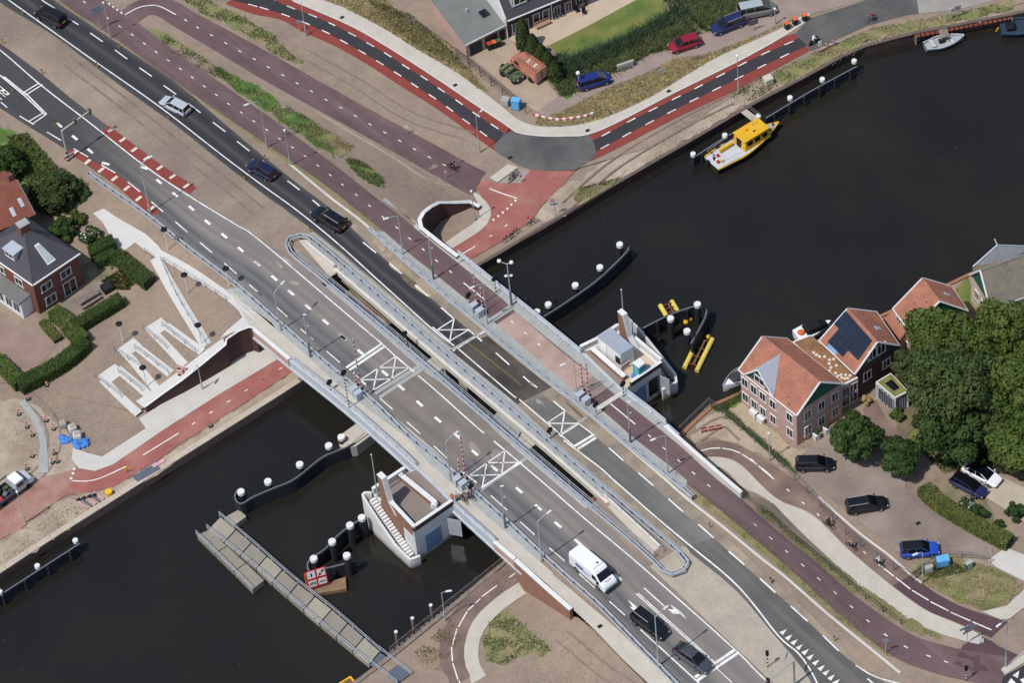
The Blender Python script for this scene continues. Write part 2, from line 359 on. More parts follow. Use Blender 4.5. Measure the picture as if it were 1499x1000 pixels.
def ring(px, fld, seg=14, rough=0.):
    px = np.asarray(px, float); out = []
    if rough: seg = 5
    for a, b in zip(px, np.roll(px, -1, 0)):
        n = min(30, max(1, int(np.hypot(*(b-a))/seg))); out.append(a+(b-a)*np.linspace(0, 1, n, endpoint=False)[:, None])
    q = np.vstack(out)
    if rough:
        k = rng.normal(0, rough, (len(q), 2)); k = (k+np.roll(k, 1, 0)+np.roll(k, -1, 0))/1.8; q = q+k
    return onto(q, fld)[:, :2]
def drape(name, px, fld, off, m, step=2., parent=None, kind='structure', smooth_px=False):
    if smooth_px: px = catmull(list(px)+[px[0]], len(px)*6)[:-1]
    b = ring(px, fld, 14, 2.2 if m.name in ROUGH else 0); lo, hi = b.min(0), b.max(0)
    g = np.stack(np.meshgrid(np.arange(lo[0], hi[0], step), np.arange(lo[1], hi[1], step)), -1).reshape(-1, 2)
    g = g+rng.uniform(-.15, .15, g.shape)*step
    g = g[inpoly(g, b)]; pts = np.vstack([b, g]); n = len(b)
    r = delaunay_2d_cdt([Vector(q) for q in pts], [], [list(range(n))], 1, 1e-5)
    v = np.array([(q[0], q[1]) for q in r[0]]); z = fld(v)+off
    f = [t if (v[t[1]][0]-v[t[0]][0])*(v[t[2]][1]-v[t[0]][1])-(v[t[1]][1]-v[t[0]][1])*(v[t[2]][0]-v[t[0]][0]) > 0 else t[::-1] for t in r[2]]
    return mesh_obj(name, np.c_[v, z], f, m, kind, parent)
def strip(name, Lp, Rp, fld, off, m, parent=None, kind='structure', lat=4, ds=1.2):
    Lw, Rw = onto(Lp, fld)[:, :2], onto(Rp, fld)[:, :2]
    n = max(3, int(np.hypot(*np.diff(Lw, axis=0).T).sum()/ds)); a, b = catmull(Lw, n), catmull(Rw, n)
    t = np.linspace(0, 1, lat+1); q = (a[:, None]*(1-t)[None, :, None]+b[:, None]*t[None, :, None]).reshape(-1, 2)
    k = lat+1; f = [(i*k+j, i*k+j+1, (i+1)*k+j+1, (i+1)*k+j) for i in range(n-1) for j in range(lat)]
    d = (a[1]-a[0]); e = b[0]-a[0]
    if d[0]*e[1]-d[1]*e[0] > 0: f = [x[::-1] for x in f]
    o = mesh_obj(name, np.c_[q, fld(q)+off], f, m, kind, parent); uv = o.data.uv_layers.new(name='lane')
    li = np.empty(len(o.data.loops), int); o.data.loops.foreach_get('vertex_index', li); uv.data.foreach_set('uv', np.stack([t[li % k], li//k*ds/50], 1).ravel()); return o
def path(px, fld, ds=1.):
    wv = onto(px, fld)[:, :2]; n = max(2, int(np.hypot(*np.diff(wv, axis=0).T).sum()/ds)+1); return catmull(wv, n)
def offs(c, d):
    t = np.gradient(c, axis=0); t /= np.hypot(*t.T)[:, None]+1e-9; return c+np.stack([-t[:, 1], t[:, 0]], 1)*np.asarray(d).reshape(-1, 1)
def ribw(c, wd, fld, off):
    n = len(c); wd = np.interp(np.linspace(0, 1, n), np.linspace(0, 1, len(wd)), wd) if hasattr(wd, '__len__') else np.full(n, wd)
    lat = max(1, int(max(wd)/1.2)); q = np.stack([offs(c, wd*(j/lat-.5)) for j in range(lat+1)], 1).reshape(-1, 2); k = lat+1
    return np.c_[q, fld(q)+off], [(i*k+j, (i+1)*k+j, (i+1)*k+j+1, i*k+j+1) for i in range(n-1) for j in range(lat)]
def ribbon(name, px, wd, fld, off, m, parent=None, kind='structure'):
    v, f = ribw(path(px, fld), wd, fld, off); f = [q[::-1] for q in f]; 
    o = mesh_obj(name, v, f, m, kind, parent); return o
def line(name, px, wd, fld, off, parent, m=None, world=False):
    v, f = ribw(np.asarray(px) if world else path(px, fld, .8), wd, fld, off); return mesh_obj(name, v, [q[::-1] for q in f], m or WHITE, None, parent)
def arc(c, s0, s1, n=4):
    s = np.r_[0, np.cumsum(np.hypot(*np.diff(c, axis=0).T))]; u = np.linspace(s0, s1, n); return np.stack([np.interp(u, s, c[:, 0]), np.interp(u, s, c[:, 1])], 1)
def dashes(name, px, L, period, wd, fld, off, parent, start=0., m=None, n=3):
    c = path(px, fld, .5); tot = np.hypot(*np.diff(c, axis=0).T).sum(); s = start
    while s < tot-.3*L:
        line(name, arc(c, s, min(s+L, tot), n), wd, fld, off, parent, m, True); s += period
def dots(name, pxs, L, wd, fld, off, parent, m=None):     # a short dash centred on each given point, along the row
    w_ = onto(pxs, fld)[:, :2]; t = np.gradient(w_, axis=0) if len(w_) > 1 else np.array([AX])
    for q, d in zip(w_, t):
        d = d/np.hypot(*d); line(name, np.array([q-d*L/2, q+d*L/2]), wd, fld, off, parent, m, True)
def poly(name, px, fld, off, parent, m=None):
    b = onto(px, fld)[:, :2]; ar = sum(b[i-1][0]*b[i][1]-b[i][0]*b[i-1][1] for i in range(len(b)))
    f = list(range(len(b))) if ar > 0 else list(range(len(b)))[::-1]
    return mesh_obj(name, np.c_[b, fld(b)+off], [f], m or WHITE, None, parent)
# ================================================================== setting: water, land, roads
WATER_Z = -1.35
wm = mat('canal_water', [.0145, .0138, .0122], .1, .15, .05, spec=.3, bump=.0, col2=[.021, .0175, .0115], c2sc=.025, c2t=.56)
t = wm.node_tree; b_ = t.nodes['Principled BSDF']
tc = t.nodes.new('ShaderNodeTexCoord'); n1 = t.nodes.new('ShaderNodeTexNoise'); n1.inputs['Scale'].default_value = 1.1; n1.inputs['Detail'].default_value = 5
t.links.new(tc.outputs['Object'], n1.inputs['Vector']); bp = t.nodes.new('ShaderNodeBump'); bp.inputs['Strength'].default_value = .5; bp.inputs['Distance'].default_value = .06
t.links.new(n1.outputs[0], bp.inputs['Height']); n2 = t.nodes.new('ShaderNodeTexNoise'); n2.inputs['Scale'].default_value = .22; n2.inputs['Detail'].default_value = 4; t.links.new(tc.outputs['Object'], n2.inputs['Vector']); bp2 = t.nodes.new('ShaderNodeBump'); bp2.inputs['Strength'].default_value = .15; bp2.inputs['Distance'].default_value = .2; t.links.new(n2.outputs[0], bp2.inputs['Height']); t.links.new(bp.outputs[0], bp2.inputs['Normal']); t.links.new(bp2.outputs[0], b_.inputs['Normal'])
c4 = un(P("-700,-600 2300,-600 2300,1700 -700,1700"), WATER_Z)
mesh_obj('water', np.c_[c4, np.full(4, WATER_Z)], [(0, 1, 2, 3)], wm, 'structure')

# quay lines at z = 0
QN = P("-700,1291 0,840 128,757 400,585 698,391 740,367 954,240 1099,155 1254,72 1334,50 1481,22 2200,-170")
QS = P("200,1240 480,1030 517,1000 568,963 742,818 993,640 1041,592 1088,572 1130,535 1180,505 1290,462 1420,400 1520,360 2200,60")
ln = drape('ground', QN+P("2200,-600 -700,-600"), Z0, -.08, DIRT, 4)
ls = drape('ground', QS+P("2200,1700 200,1700"), SL, -.08, DIRT, 4)
nm = drape('embankment', P("365,480 616,323 622,313 644,298 688,297 699,299 692,283 722,262 745,242 842,247 960,212 1090,130 1250,52 1340,38 1480,8 2200,-190 2200,-600 -700,-600 -700,560 0,560 60,560 100,580 200,603 209,598 264,553 293,530 327,500 330,494 350,486"), N, -.03, DIRT, 2.2)
sm = drape('embankment', P("768,815 838,891 868,921 911,966 950,1003 1000,1100 1100,1700 2200,1700 2200,900 1499,885 1441,930 1409,939 1355,920 1302,891 1248,851 1179,786 1126,733 1092,722 1000,645 990,640"), S, -.03, DIRT, 2.2)
s2 = drape('embankment', P("772,850 836,902 846,904 868,922 911,967 950,1005 1000,1100 1100,1700 700,1700 700,1060 706,1000 700,957 706,928 731,898 770,869"), S2, -.035, DIRT, 2.)

# ---- west carriageway
wL = P("-60,122 0,158 50,190 95,218 139,250 187,283 221,314 300,385 358,421 410,469 496,544 550,587 636,659 690,712 740,757 791,806 839,848 880,891 930,944 988,1003 1080,1110")
wR = P("-60,22 0,63 56,104 107,146 160,186 215,233 280,284 347,327 400,361 432,384 470,414 540,473 620,543 710,620 837,728 900,783 948,828 999,880 1082,954 1122,993 1250,1110")
ROADW = strip('road', wL, wR, R, .012, ASPH_W, lat=8)
strip('road_surface', P("551,588 600,629 640,662 664,684"), P("615,540 671,580 730,636 748,651"), R, .026, SPAN, ROADW, None, lat=5)
strip('red_lane', P("97,224 128,240 149.5,256 173.6,274.7 192,291 221.6,315"), P("107,217.6 139,237.6 152,243 171,254.7 205.6,281 235,312"), R, .03, REDL, ROADW, None, lat=2)
strip('red_lane', A(0, 0, "556,722 660,800 850,950")+A(0, 1, "1040,165"), A(0, 0, "598,688 745,800 880,900")+A(0, 1, "1078,128"), R, .03, REDL, ROADW, None, lat=2)
for s in (A(0, 0, "608,712 672,766 736,820 804,868 875,920 946,968")+A(0, 1, "1022,120"), A(0, 0, "405,840 480,887 555,932 628,978")+A(0, 1, "695,133 760,190 830,245")): 
    for q in s:
        wv = onto([q], R)[0]; a = YAW+math.pi/2; d = np.array([math.cos(a), math.sin(a)])
        line('block_mark', np.array([wv[:2]-d*.45, wv[:2]+d*.45]), .42, R, .045, ROADW, mat('cream_marking', '#d9cdbd', .8), True)
wl = P("-60,27 0,73 57,122 120,171 208,240 280,289 347,330 370,344 450,411 543,490 560,504 579,522 606,545")
line('edge_line', wl, .16, R, .05, ROADW); 
line('edge_line', P("612,550 640,574 698,626 709,635"), .16, R, .05, ROADW)
line('edge_line', P("723,646 758.5,676 810,720 872,773.6 973,860 1079,955 1119,995 1240,1102"), .16, R, .05, ROADW)
dots('lane_dash', A(0, 0, "326,686 410,755 495,828 580,897")+A(0, 1, "790,22 872,97 960,168 1050,243 1138,320 1230,395 1320,470 1410,548")+A(1, 1, "25,548 118,627 210,707 305,787 400,868 493,950")+A(1, 2, "495,17 592,98"), 1.1, .32, R, .05, ROADW)
dots('lane_dash', A(1, 2, "725,213 815,292 915,380 1015,468 1120,557 1218,650 1325,735 1460,855"), 1.1, .32, R, .05, ROADW)
dots('lane_dash', A(2, 3, "180,40 288,135 397,230 617,425"), 1.1, .32, R, .05, ROADW)
def seg(name, s, wd, fld, off, par, k=3.745, o=(0, 0), m=None):
    for pr in s.split(';'): line(name, P(pr, *o, k), wd, fld, off, par, m)
seg('edge_dash', "5,560 40,590;108,636 185,682;258,724 335,770;403,815 483,860;555,903 632,948", .14, R, .05, ROADW)
seg('edge_dash', "0,0 0.1,0.1" if 0 else "700,98 768,153;830,208 895,263;962,318 1028,375;1095,430 1163,488;1230,545 1298,603;1366,663 1436,722", .14, R, .05, ROADW, o=(0, 240))
seg('edge_dash', "0,680 50,722;130,785 190,840;262,905 330,965", .14, R, .05, ROADW, o=(370, 240))
seg('edge_dash', "298,0 333,28;405,92 478,155;550,210 622,275;697,350 768,412;845,480 918,545;993,612 1065,680;1140,750 1225,810;1305,885 1395,965", .14, R, .05, ROADW, o=(370, 490))
seg('edge_dash', "80,118 160,190;240,262 325,335;405,405 490,482;570,555 655,632", .14, R, .05, ROADW, o=(740, 733))
line('edge_line', A(2, 3, "740,710 1040,985 1140,1070"), .16, R, .05, ROADW)
# stop lines, box markings
for a, b in ((A(1, 2, "512,183 706,52"), .34), (A(1, 2, "530,196 722,66"), .34)): line('stop_line', a, b, R, .05, ROADW)
for s in ("590,250 785,120", "660,308 858,183", "590,250 762,245", "686,182 858,183", "686,182 660,308", "785,120 762,245", "590,250 622,282", "785,120 885,205"): line('box_mark', A(1, 2, s), .15, R, .054, ROADW)
for s in ("1185,775 1382,638", "1258,840 1455,705", "1185,775 1365,770", "1283,705 1455,703", "1283,705 1258,840", "1382,638 1365,770", "1320,585 1450,692", "1150,755 1228,815"): line('box_mark', A(1, 2, s), .15, R, .054, ROADW)
line('joint_line', A(1, 2, "1255,840 1475,700"), .2, R, .056, ROADW)
for s in ("695,345 935,185", "670,325 915,172"): line('expansion_joint', A(1, 2, s), .5, R, .045, ROADW, CONC3)
line('expansion_joint', A(1, 2, "1240,860 1498,680"), .45, R, .045, ROADW, CONC3)
for a in ("1040,972 1262,818", "1052,990 1280,835"): line('stop_line', A(2, 3, a), .34, R, .052, ROADW)
for a in ("715,512 1140,895", "728,510 1148,890", "1160,925 1240,1000"): line('lane_line', A(2, 3, a), .13, R, .05, ROADW)
for a in ("760,482 882,592",): line('lane_line', A(2, 3, a), .16, R, .05, ROADW)
poly('arrow_mark', A(2, 3, "670,545 720,585 738,605 715,620 678,582 700,590"), R, .052, ROADW)
poly('arrow_mark', A(2, 3, "845,690 885,732 860,715"), R, .052, ROADW)
poly('arrow_mark', A(2, 3, "888,598 925,600 900,570 965,615 992,652 955,625 920,625"), R, .052, ROADW)
for s in ("0,412 130,520", "22,420 140,515", "130,520 250,632", "142,512 256,626", "126,510 214,455", "140,522 234,463", "160,665 238,618", "180,678 255,626"): line('lane_line', A(0, 0, s), .17, R, .05, ROADW)
def text_px(txt, px, size_m, rot, fld, off, m, parent, name='road_lettering'):
    cu = bpy.data.curves.new(name, 'FONT'); cu.body = txt; cu.size = size_m; cu.align_x = 'CENTER'; cu.align_y = 'CENTER'
    tmp = bpy.data.objects.new(name, cu); me = bpy.data.meshes.new_from_object(tmp); bpy.data.objects.remove(tmp); bpy.data.curves.remove(cu)
    p0 = onto([px], fld)[0]; c, s = math.cos(rot), math.sin(rot)
    vs = np.array([v.co[:] for v in me.vertices])[:, :2]; vs[:, 1] *= 2.8; q = vs@np.array([[c, s], [-s, c]])+p0[:2]
    return mesh_obj(name, np.c_[q, fld(q)+off], [tuple(p.vertices) for p in me.polygons], m, None, parent, False)
text_px('BUS', (-3, 136), 1.2, YAW+math.pi/2+math.pi, R, .05, WHITE, ROADW)

# ---- east carriageway
eL = P("-60,-50 0,3 83,55 187,133 267,191 363,267 430,318 455,338 549,418 614,474 658,512 735,574 797,632 880,704 998,806 1010,812 1078,868 1140,938 1166,966 1190,1006 1230,1110")
eR = P("40,-33 82,0 135,37 190,74 260,123 330,182 403,241 440,272 470,296 540,340 634,421 700,476 780,542 864,608 930,664 1000,719 1040,765 1080,802 1137,853 1184,898 1228,943 1254,969 1290,992 1400,1060")
ROADE = strip('road', eL, eR, R, .012, SHOULDER, lat=8)
strip('road_surface', P("-60,-50 0,3 83,55 187,133 267,191 363,267 450,331 560,421 640,490 662,508"), P("40,-33 80,0 134,37 189,74 260,123 330,182 400,240 440,272 478,301 552,369 630,436 685,482 707,502"), R, .026, ASPH_E, ROADE, None, lat=6)
strip('road_surface', P("658,512 700,546 735,574 757,592"), P("714,492 745,518 780,546 808,567"), R, .03, SPAN_E, ROADE, None, lat=6)
strip('road_surface', P("768,590 800,618 860,670 930,733 1004,800"), P("796,580 829,604 870,638 913,676 957,713 1000,751 1046,790"), R, .026, mat('grey_asphalt', '#72706c', .85, .15, .3, .12, 12, streak=(.6, '#5d5a57', .5)), ROADE, None, lat=6)
strip('road_surface', P("1004,800 1010,810 1078,866 1138,936 1164,966 1190,1006 1230,1110"), P("1044,788 1090,829 1137,870 1184,912 1230,956 1256,976 1292,998 1400,1066"), R, .028, mat('mid_asphalt', '#63605d', .85, .15, .3, .12, 12, streak=(.5, '#8a8175', .52)), ROADE, None, lat=6)
line('edge_line', P("-40,-38 13,0 187,123 267,181.6 374,264 450,320 564,420 637,485.7 665,506.5"), .16, R, .05, ROADE)
line('edge_line', P("671,511 749.7,578.5 756,583"), .16, R, .05, ROADE); line('edge_line', P("760,585 817.7,634.4 822,640"), .16, R, .05, ROADE)
line('edge_line', P("825,645 880,686.5 894.5,700 932,733 1007,797 1082,861 1140.5,933 1171,960 1197,1003 1230,1090"), .17, R, .05, ROADE)
seg('edge_dash', "230,0 300,45;360,90 430,135;495,180 563,228;630,273 698,323;763,370 832,418;897,468 966,517;1032,567 1100,618;1167,670 1236,722;1300,775 1368,828;1436,880 1498,930", .17, R, .05, ROADE)
seg('edge_dash', "190,92 257,143;328,198 395,255;605,430 676,488;750,545 816,603;890,665 961,725", .17, R, .05, ROADE, o=(370, 240))
seg('edge_dash', "660,190 780,296;905,390 1035,500;1160,605 1285,715;1410,820 1505,905", .17, R, .05, ROADE, k=6.246, o=(540, 420))
seg('edge_dash', "850,0 915,50;1065,175 1170,265", .17, R, .05, ROADE, k=6.246, o=(640, 560))
seg('edge_dash', "195,600 330,720;465,830 605,950", .17, R, .05, ROADE, k=6.246, o=(860, 560))
seg('edge_dash', "490,505 625,625;765,740 905,865", .17, R, .05, ROADE, k=6.246, o=(900, 650))
seg('edge_dash', "1225,282 1310,355;1395,430 1480,508", .17, R, .05, ROADE, o=(740, 733))
seg('edge_dash', "220,582 312,665;395,742 483,828;640,980 700,1030", .17, R, .05, ROADE, o=(1099, 733))
line('edge_line', A(3, 3, "575,905 640,948 700,975 800,1003 900,1020"), .16, R, .05, ROADE)
for s in ("1010,912 1103,852", "1103,852 1080,972", "1010,912 1180,910", "1080,972 1182,912", "985,895 1085,978"): line('box_mark', A(1, 1, s), .15, R, .054, ROADE)
for s in ("1005,375 1165,268", "1165,268 1133,468", "1005,377 1290,378", "1133,485 1295,380", "1295,380 1440,490", "1133,485 1262,592"): line('box_mark', B(640, 560, s), .15, R, .054, ROADE)
for s in ("1258,585 1425,485", "1285,612 1452,508"): line('stop_line', B(640, 560, s), .34, R, .054, ROADE)
line('expansion_joint', B(540, 420, "760,580 1070,400"), .45, R, .05, ROADE, CONC3); line('expansion_joint', B(640, 560, "1140,470 1365,322"), .35, R, .052, ROADE, CONC3)
seg('joint_dash', "770,590 790,578;810,565 860,538;880,518 915,497;940,480 995,448;1015,435 1070,403", .12, R, .058, ROADE, k=6.246, o=(540, 420))
line('yellow_line', B(540, 420, "905,515 1100,665 1390,900"), .09, R, .05, ROADE, mat('yellow_marking', '#8d7b3c', .8))
for i, (x, y) in enumerate(A(3, 3, "180,722 210,752 240,778 268,805 300,832 328,860 358,890 388,920 415,945 443,972 470,998 500,1025")):
    q = onto([(x, y)], R)[0][:2]; c, s = math.cos(YAW), math.sin(YAW); r = [(-.38, -.28), (-.38, .28), (.5, 0)]
    poly('yield_tooth', [tuple(v) for v in pj([(q[0]+a*-s+b*c, q[1]+a*c+b*s, R([q])[0]) for a, b in r])], R, .05, ROADE)
# concrete median tail and verges along the carriageways
drape('median', P("951,830 1000,876 1079,951 1121,990 1180,1045 1215,1060 1191,1004 1167,963 1142,935 1080,866 1012,806 1000,800"), S, .02, MEDIAN, 1.5)
strip('dusty_verge', P("-60,22 0,63 107,146 215,233 280,286 347,328 385,354"), P("-60,-50 0,3 83,55 187,133 267,191 363,267 430,320"), N, -.008, mat('median_earth', '#9f8e7c', .95, .12, .4, .2, 5, col2='#8c7b6f', c2sc=.11, bump=.4), lat=6)
strip('grass_verge', P("66,-5 155,47 192,74 374,205 440,250 554,339"), P("96,-3 165,45 207,74 384,198 462,252 560,334"), N, .0, VERGE, lat=2)
strip('grass_verge', P("1010,727 1105,802 1160,848 1225,905 1300,962"), P("1030,720 1115,788 1200,862 1260,912 1325,962"), S, .0, VERGE, lat=2)

# ---- main cycle path
C1 = P("60,-45 123.6,2.7 158,26 193.6,50.7 260,99 324,144 390.4,190 484,256.6 541,301.4 599.6,349.5 659.7,398 727,453 769,488 800,513 860,561 913,605 951,639 994,675 1037.7,712 1105.7,769 1200,850 1270.7,910 1300,932 1330,950 1360,961 1400,972 1470,985")
CYC = ribbon('cycle_path', C1, [4.2, 3.9, 3.8, 3.2, 3.1, 3.1, 3.1, 3.3, 4.2], R, .03, PURPLE)
dots('path_dash', A(0, 0, "463,10 590,98 657,145 725,190 792,238 857,285 922,330 990,378 1055,425 1120,473 1187,520 1253,570 1323,617 1392,665 1462,712")+A(1, 0, "148,762 218,808 288,857 357,908 425,960")+A(1, 1, "492,114 567,170 640,230 715,293 790,350 860,410 935,470 1008,532 1085,592"), .5, .14, R, .055, CYC)
dots('path_dash', B(660, 360, "560,697 680,798 805,905"), .5, .14, R, .055, CYC)
dots('path_dash', B(860, 560, "567,493 700,607 838,720 970,833 1110,948")+A(3, 3, "25,135 110,208 197,282 285,357 373,432 462,507 552,585 643,663 740,740 850,805 975,855 1070,887"), .5, .14, R, .055, CYC)
line('path_line', B(660, 360, "115,338 310,493"), .16, R, .055, CYC); line('path_line', B(860, 560, "210,197 437,385"), .14, R, .055, CYC)
strip('span_surfacing', B(660, 360, "420,720 800,1040")+P("840,571"), B(660, 360, "590,605 960,925")+P("868,551"), R, .045, mat('pink_surfacing', '#b59c90', .9, .14, .5, .1, 9, col2='#a58a7d', c2sc=.3), CYC, None)
strip('worn_surfacing', P("840,571 862,589"), P("868,551 890,569"), R, .047, mat('worn_brown', '#8f7f76', .9, .16, .6, .1, 8), CYC, None, lat=3)
for s in ("1085,330 1330,170",): line('expansion_joint', B(540, 420, s), .8, R, .06, CYC, CONC3)
line('expansion_joint', B(860, 560, "90,245 320,95"), .6, R, .06, CYC, CONC)
# ---- lower cycle path
C2 = P("178,36 200,16 222,8 246,13 272,29.4 330,62 393,98.5 470,142 541.7,182 628.5,230 668,253 704,272")
CY2 = ribbon('cycle_path', C2, [3.2, 3.6, 4.2, 4.2, 4.2, 4.4], N, .02, PURPLE)
dots('path_dash', A(0, 0, "1018,110 1083,150 1160,192 1238,236 1315,280 1394,323 1470,368")+A(1, 0, "165,412 243,456 322,500 402,547 483,590 563,635 643,682 725,727 806,772 887,818 968,862 1050,905"), .5, .14, N, .05, CY2)
line('path_line', A(0, 0, "685,80 760,40 830,28 880,35 965,80"), .15, N, .05, CY2)
for q in A(0, 0, "598,22 620,38 642,53 665,70"): poly('yield_tooth', [(q[0]-2.4, q[1]-1), (q[0]+1.2, q[1]-1.8), (q[0]+1.6, q[1]+2.2)], R, .055, CY2)
# ---- curved service road
rT = P("380,-30 429,0 461,7 493,27 530,45 583.6,77.4 637,112 690.4,148 730,175 758.5,195")
rB = P("330,5 370,20 410,28 445,47 487.5,65.4 541,96 578,120 637,157.5 674.4,184 701,204 725,221")
SRV = strip('service_road', rT, rB, N, .012, REDL, lat=4)
uT = P("370,-22 397,-3 426,10.7 458,22.7 485,34.7 515.5,50 542,65 567.6,80 594,97.5 621,114 646,131.6 672,149.5 697,167.4 724,185 741,198")
uB = P("340,0 370,7.5 386.6,12 418,22 447.4,33.4 477,46.7 503.5,61 530,76 556,91.6 582,108 607,124.7 633,141.5 658.4,159.4 682.4,177.6 707.8,195.7 727,209")
strip('road_surface', uT, uB, N, .026, ASPH_N, SRV, None, lat=2)
rT2 = P("859,199 900,181.6 980,140 1033.7,113.5 1087,87 1140,57.4 1164,48"); rB2 = P("864,236 900,219 953.6,191 1007,164 1074,133.5 1114,112 1139,99 1186,73.4")
SRV2 = strip('service_road', rT2, rB2, N, .012, REDL, lat=4)
uT2 = P("862,208 887,196 924,176 956,160 990,143 1022.5,127 1055,110 1087,93.5 1120.5,77.4 1155,62.7 1174,52"); uB2 = P("866,226 885.5,214.4 917.6,197 951,179.4 983,163 1016,146 1049,130 1082,113.5 1115,97 1148.4,81.4 1166,73.4 1182,66")
strip('road_surface', uT2, uB2, N, .026, ASPH_N, SRV2, None, lat=2)
for e, par in ((uT[1:-1], SRV), (uB[1:-1], SRV), (uT2[1:-1], SRV2), (uB2[1:-2], SRV2)): dots('lane_dash', e, 1.3, .15, N, .045, par)
drape('road_bend', P("740,193 758,194 793,199 834,199 860,196 870,210 874,228 842,249 800,250 775,247 757,241 728,224 722,214 731,203"), N, .03, ASPH_B, 1.5)
drape('service_road', P("1163,49 1187,26 1259,3 1320,-22 1340,-20 1345,20 1329,21 1270,37 1225,57 1187,74 1175,60"), N, .03, ASPH_B, 1.5)
strip('footway', P("420,-35 474,0 503.5,10.7 567.6,45 610,72 663.7,103 706,133.5 740,160 756,173.6 783,184 820,185.6 852,181.6 889.5,171 953.6,141.5 1044,87 1140,43 1171,24 1187,18"), P("380,-28 429,1 493,28 530,46 583.6,78.4 637,113 690.4,149 740,182 758,194 793,199 830,199 859,197 900,180.6 980,139 1033.7,112.5 1087,86 1140,56.4 1180,31"), N, .045, CONC2, lat=3)
KERB = mat('kerb_stone', '#cfcabf', .85, .1, 1)
ribbon('kerb', P("429,1 493,28 530,46 583.6,78.4 637,113 690.4,149 740,182 758,194 793,199 830,199 859,197 900,180.6 980,139 1033.7,112.5 1087,86 1140,56.4 1180,31"), .22, N, .075, KERB)
strip('street', P("785,163 818,141 849.5,131 889.5,109.5 921.6,100 950,81 980,72 1023,52 1044,48 1087,28 1130,14 1170,-6 1240,-30 1330,-70"), P("800,172 833,157 870,138 905,122 950,105 985,86 1031,79 1098,55 1140,36 1179,22 1255,2 1330,-24"), N, .02, STREET, lat=3)
drape('street', P("1335,20 1345,-25 1500,-80 1600,-100 1600,-40 1480,-6 1400,14"), N, .02, mat('pale_street', '#a19a92', .9, .14, .4, .12, 7, brick=(.21, .105, .85, .4)), 2)
drape('yard', P("690,83 745,54 760,75 768,105 800,118 818,141 786,163 776,157 752,135"), N, .015, YARD, 2)
drape('terrace', P("745,57 756,45 790,28 850,0 880,-20 960,-20 927,2 860,38 804,66 770,72"), N, .015, TERR, 2)
drape('lawn', P("804,66 860,38 930,0 960,-20 990,-20 975,10 980,21 911,59 850,82 831,91 815,78"), N, .03, LAWN, 1.5)
drape('grass_bank', P("815,80 831,91 850,82 911,59 980,21 985,8 1010,30 1023,49 980,70 940,82 922,99 889,108 850,128 836,138 819,140 800,117"), N, .02, GRASS, 1.5)
drape('grass_bank', P("975,0 990,-20 1120,-20 1095,8 1060,38 1035,45 1022,38"), N, .02, GRASS, 1.5)
drape('dry_verge', P("783,183 788,168 801,173 833,158 870,139 905,123 950,106 985,87 1033,80 1098,56 1140,37 1165,26 1147,36 1044,86 953,140 889,170 852,181 820,185"), N, .0, STRAW, 1.5)
drape('dry_verge', P("474,-2 560,-4 600,30 640,55 668,82 695,110 712,134 706,133 663,102 610,71 567,44 503,10"), N, .0, STRAW, 1.5)
for px, mm in (("262,-5 294,19 336,35 382,64 402,80 431,92 446,93 434,84 410,64 400,51 347,19 320,8 300,-5", VERGE), ("300,88 330,105 370,122 410,151 439,165 466,184 480,205 493,227 460,212 423,187 386,158 345,130", GRASS), ("506,232 525,234 557,256 566,276 541,268 515,247", GRASS), ("447,187 480,195 516,221 500,232 470,207", VERGE), ("200,44 240,46 320,98 300,90", VERGE)):
    drape('green_verge', P(px), N, .0, mm, 1.2, smooth_px=False)
drape('green_verge', P("840,290 850,275 868,270 900,262 910,258 880,280 845,300"), N, .0, VERGE, 1.5)
drape('quay_verge', P("780,323 793,300 818,277 845,262 900,225 960,190 1010,163 1075,134 1120,112 1190,78 1275,42 1340,30 1480,2 1481,19 1334,46 1254,69 1099,151 954,236 800,328"), Const(-.0), .0, SAND, 2)
drape('grass_verge', P("1120,112 1190,78 1275,42 1340,30 1480,2 1481,17 1334,44 1254,66 1150,122"), N, .02, VERGE, 1.5)
# ---- red quay paths, low pavements
REDU = drape('cycle_path', P("688,380 734,353 777,324 793,301 817,277 842,250 775,248 758,249 746,262 726,268 708,262 697,274 707,290 717,304 717,321 704,337 664,362 640,378 560,428 412,521 430,541 560,455"), Z0, .024, REDP, 1.5)
line('path_line', B(560, 260, "730,700 850,627"), .14, Z0, .05, REDU); line('path_line', B(560, 260, "975,100 1100,148 1230,190"), .14, Z0, .05, REDU)
for q in B(560, 260, "1015,390 1058,355 1100,322 1140,287 1178,250 1215,212"): poly('yield_tooth', [(q[0]-2.3, q[1]-1.6), (q[0]+2.1, q[1]-1.6), (q[0]+.2, q[1]+2.3)], Z0, .05, REDU)
dots('path_dash', B(560, 260, "990,535 1130,440"), .45, .14, Z0, .05, REDU)
strip('footway', P("678,286 689.7,278.4 707,290.4 718.5,306 717,321 704,337 664,362.5 640,378"), P("688,294 695,296 700,304 702,317 693,327 672,341 653,354.5 630,370"), Z0, .045, CONC2, lat=2)
drape('footway', P("717,260 744,240 758.5,245 728,267"), Z0, .045, CONC2, 1.5)
drape('bike_stand_paving', P("731,268 758,247 776,249 762,268"), Z0, .035, mat('stand_paving', '#9d948b', .9, .15), 1.5)
REDW = drape('cycle_path', P("411,522 430,543 400,563 320,615 263,650 235,672 208,687 171,711 128,722 100,716 112,686 139,690 166,680 240,629 320,578 400,530"), Z0, .02, REDP, 1.5)
drape('cycle_path', P("128,722 100,716 112,686 100,690 60,700 40,720 -60,765 -60,830 0,790 30,775 66,745 96,726"), Z0, .022, REDD, 1.5)
dots('path_dash', A(0, 2, "1062,488 1158,428 1255,367 1350,307 1445,247")+A(1, 2, "60,246 153,187"), .5, .14, Z0, .05, REDW)
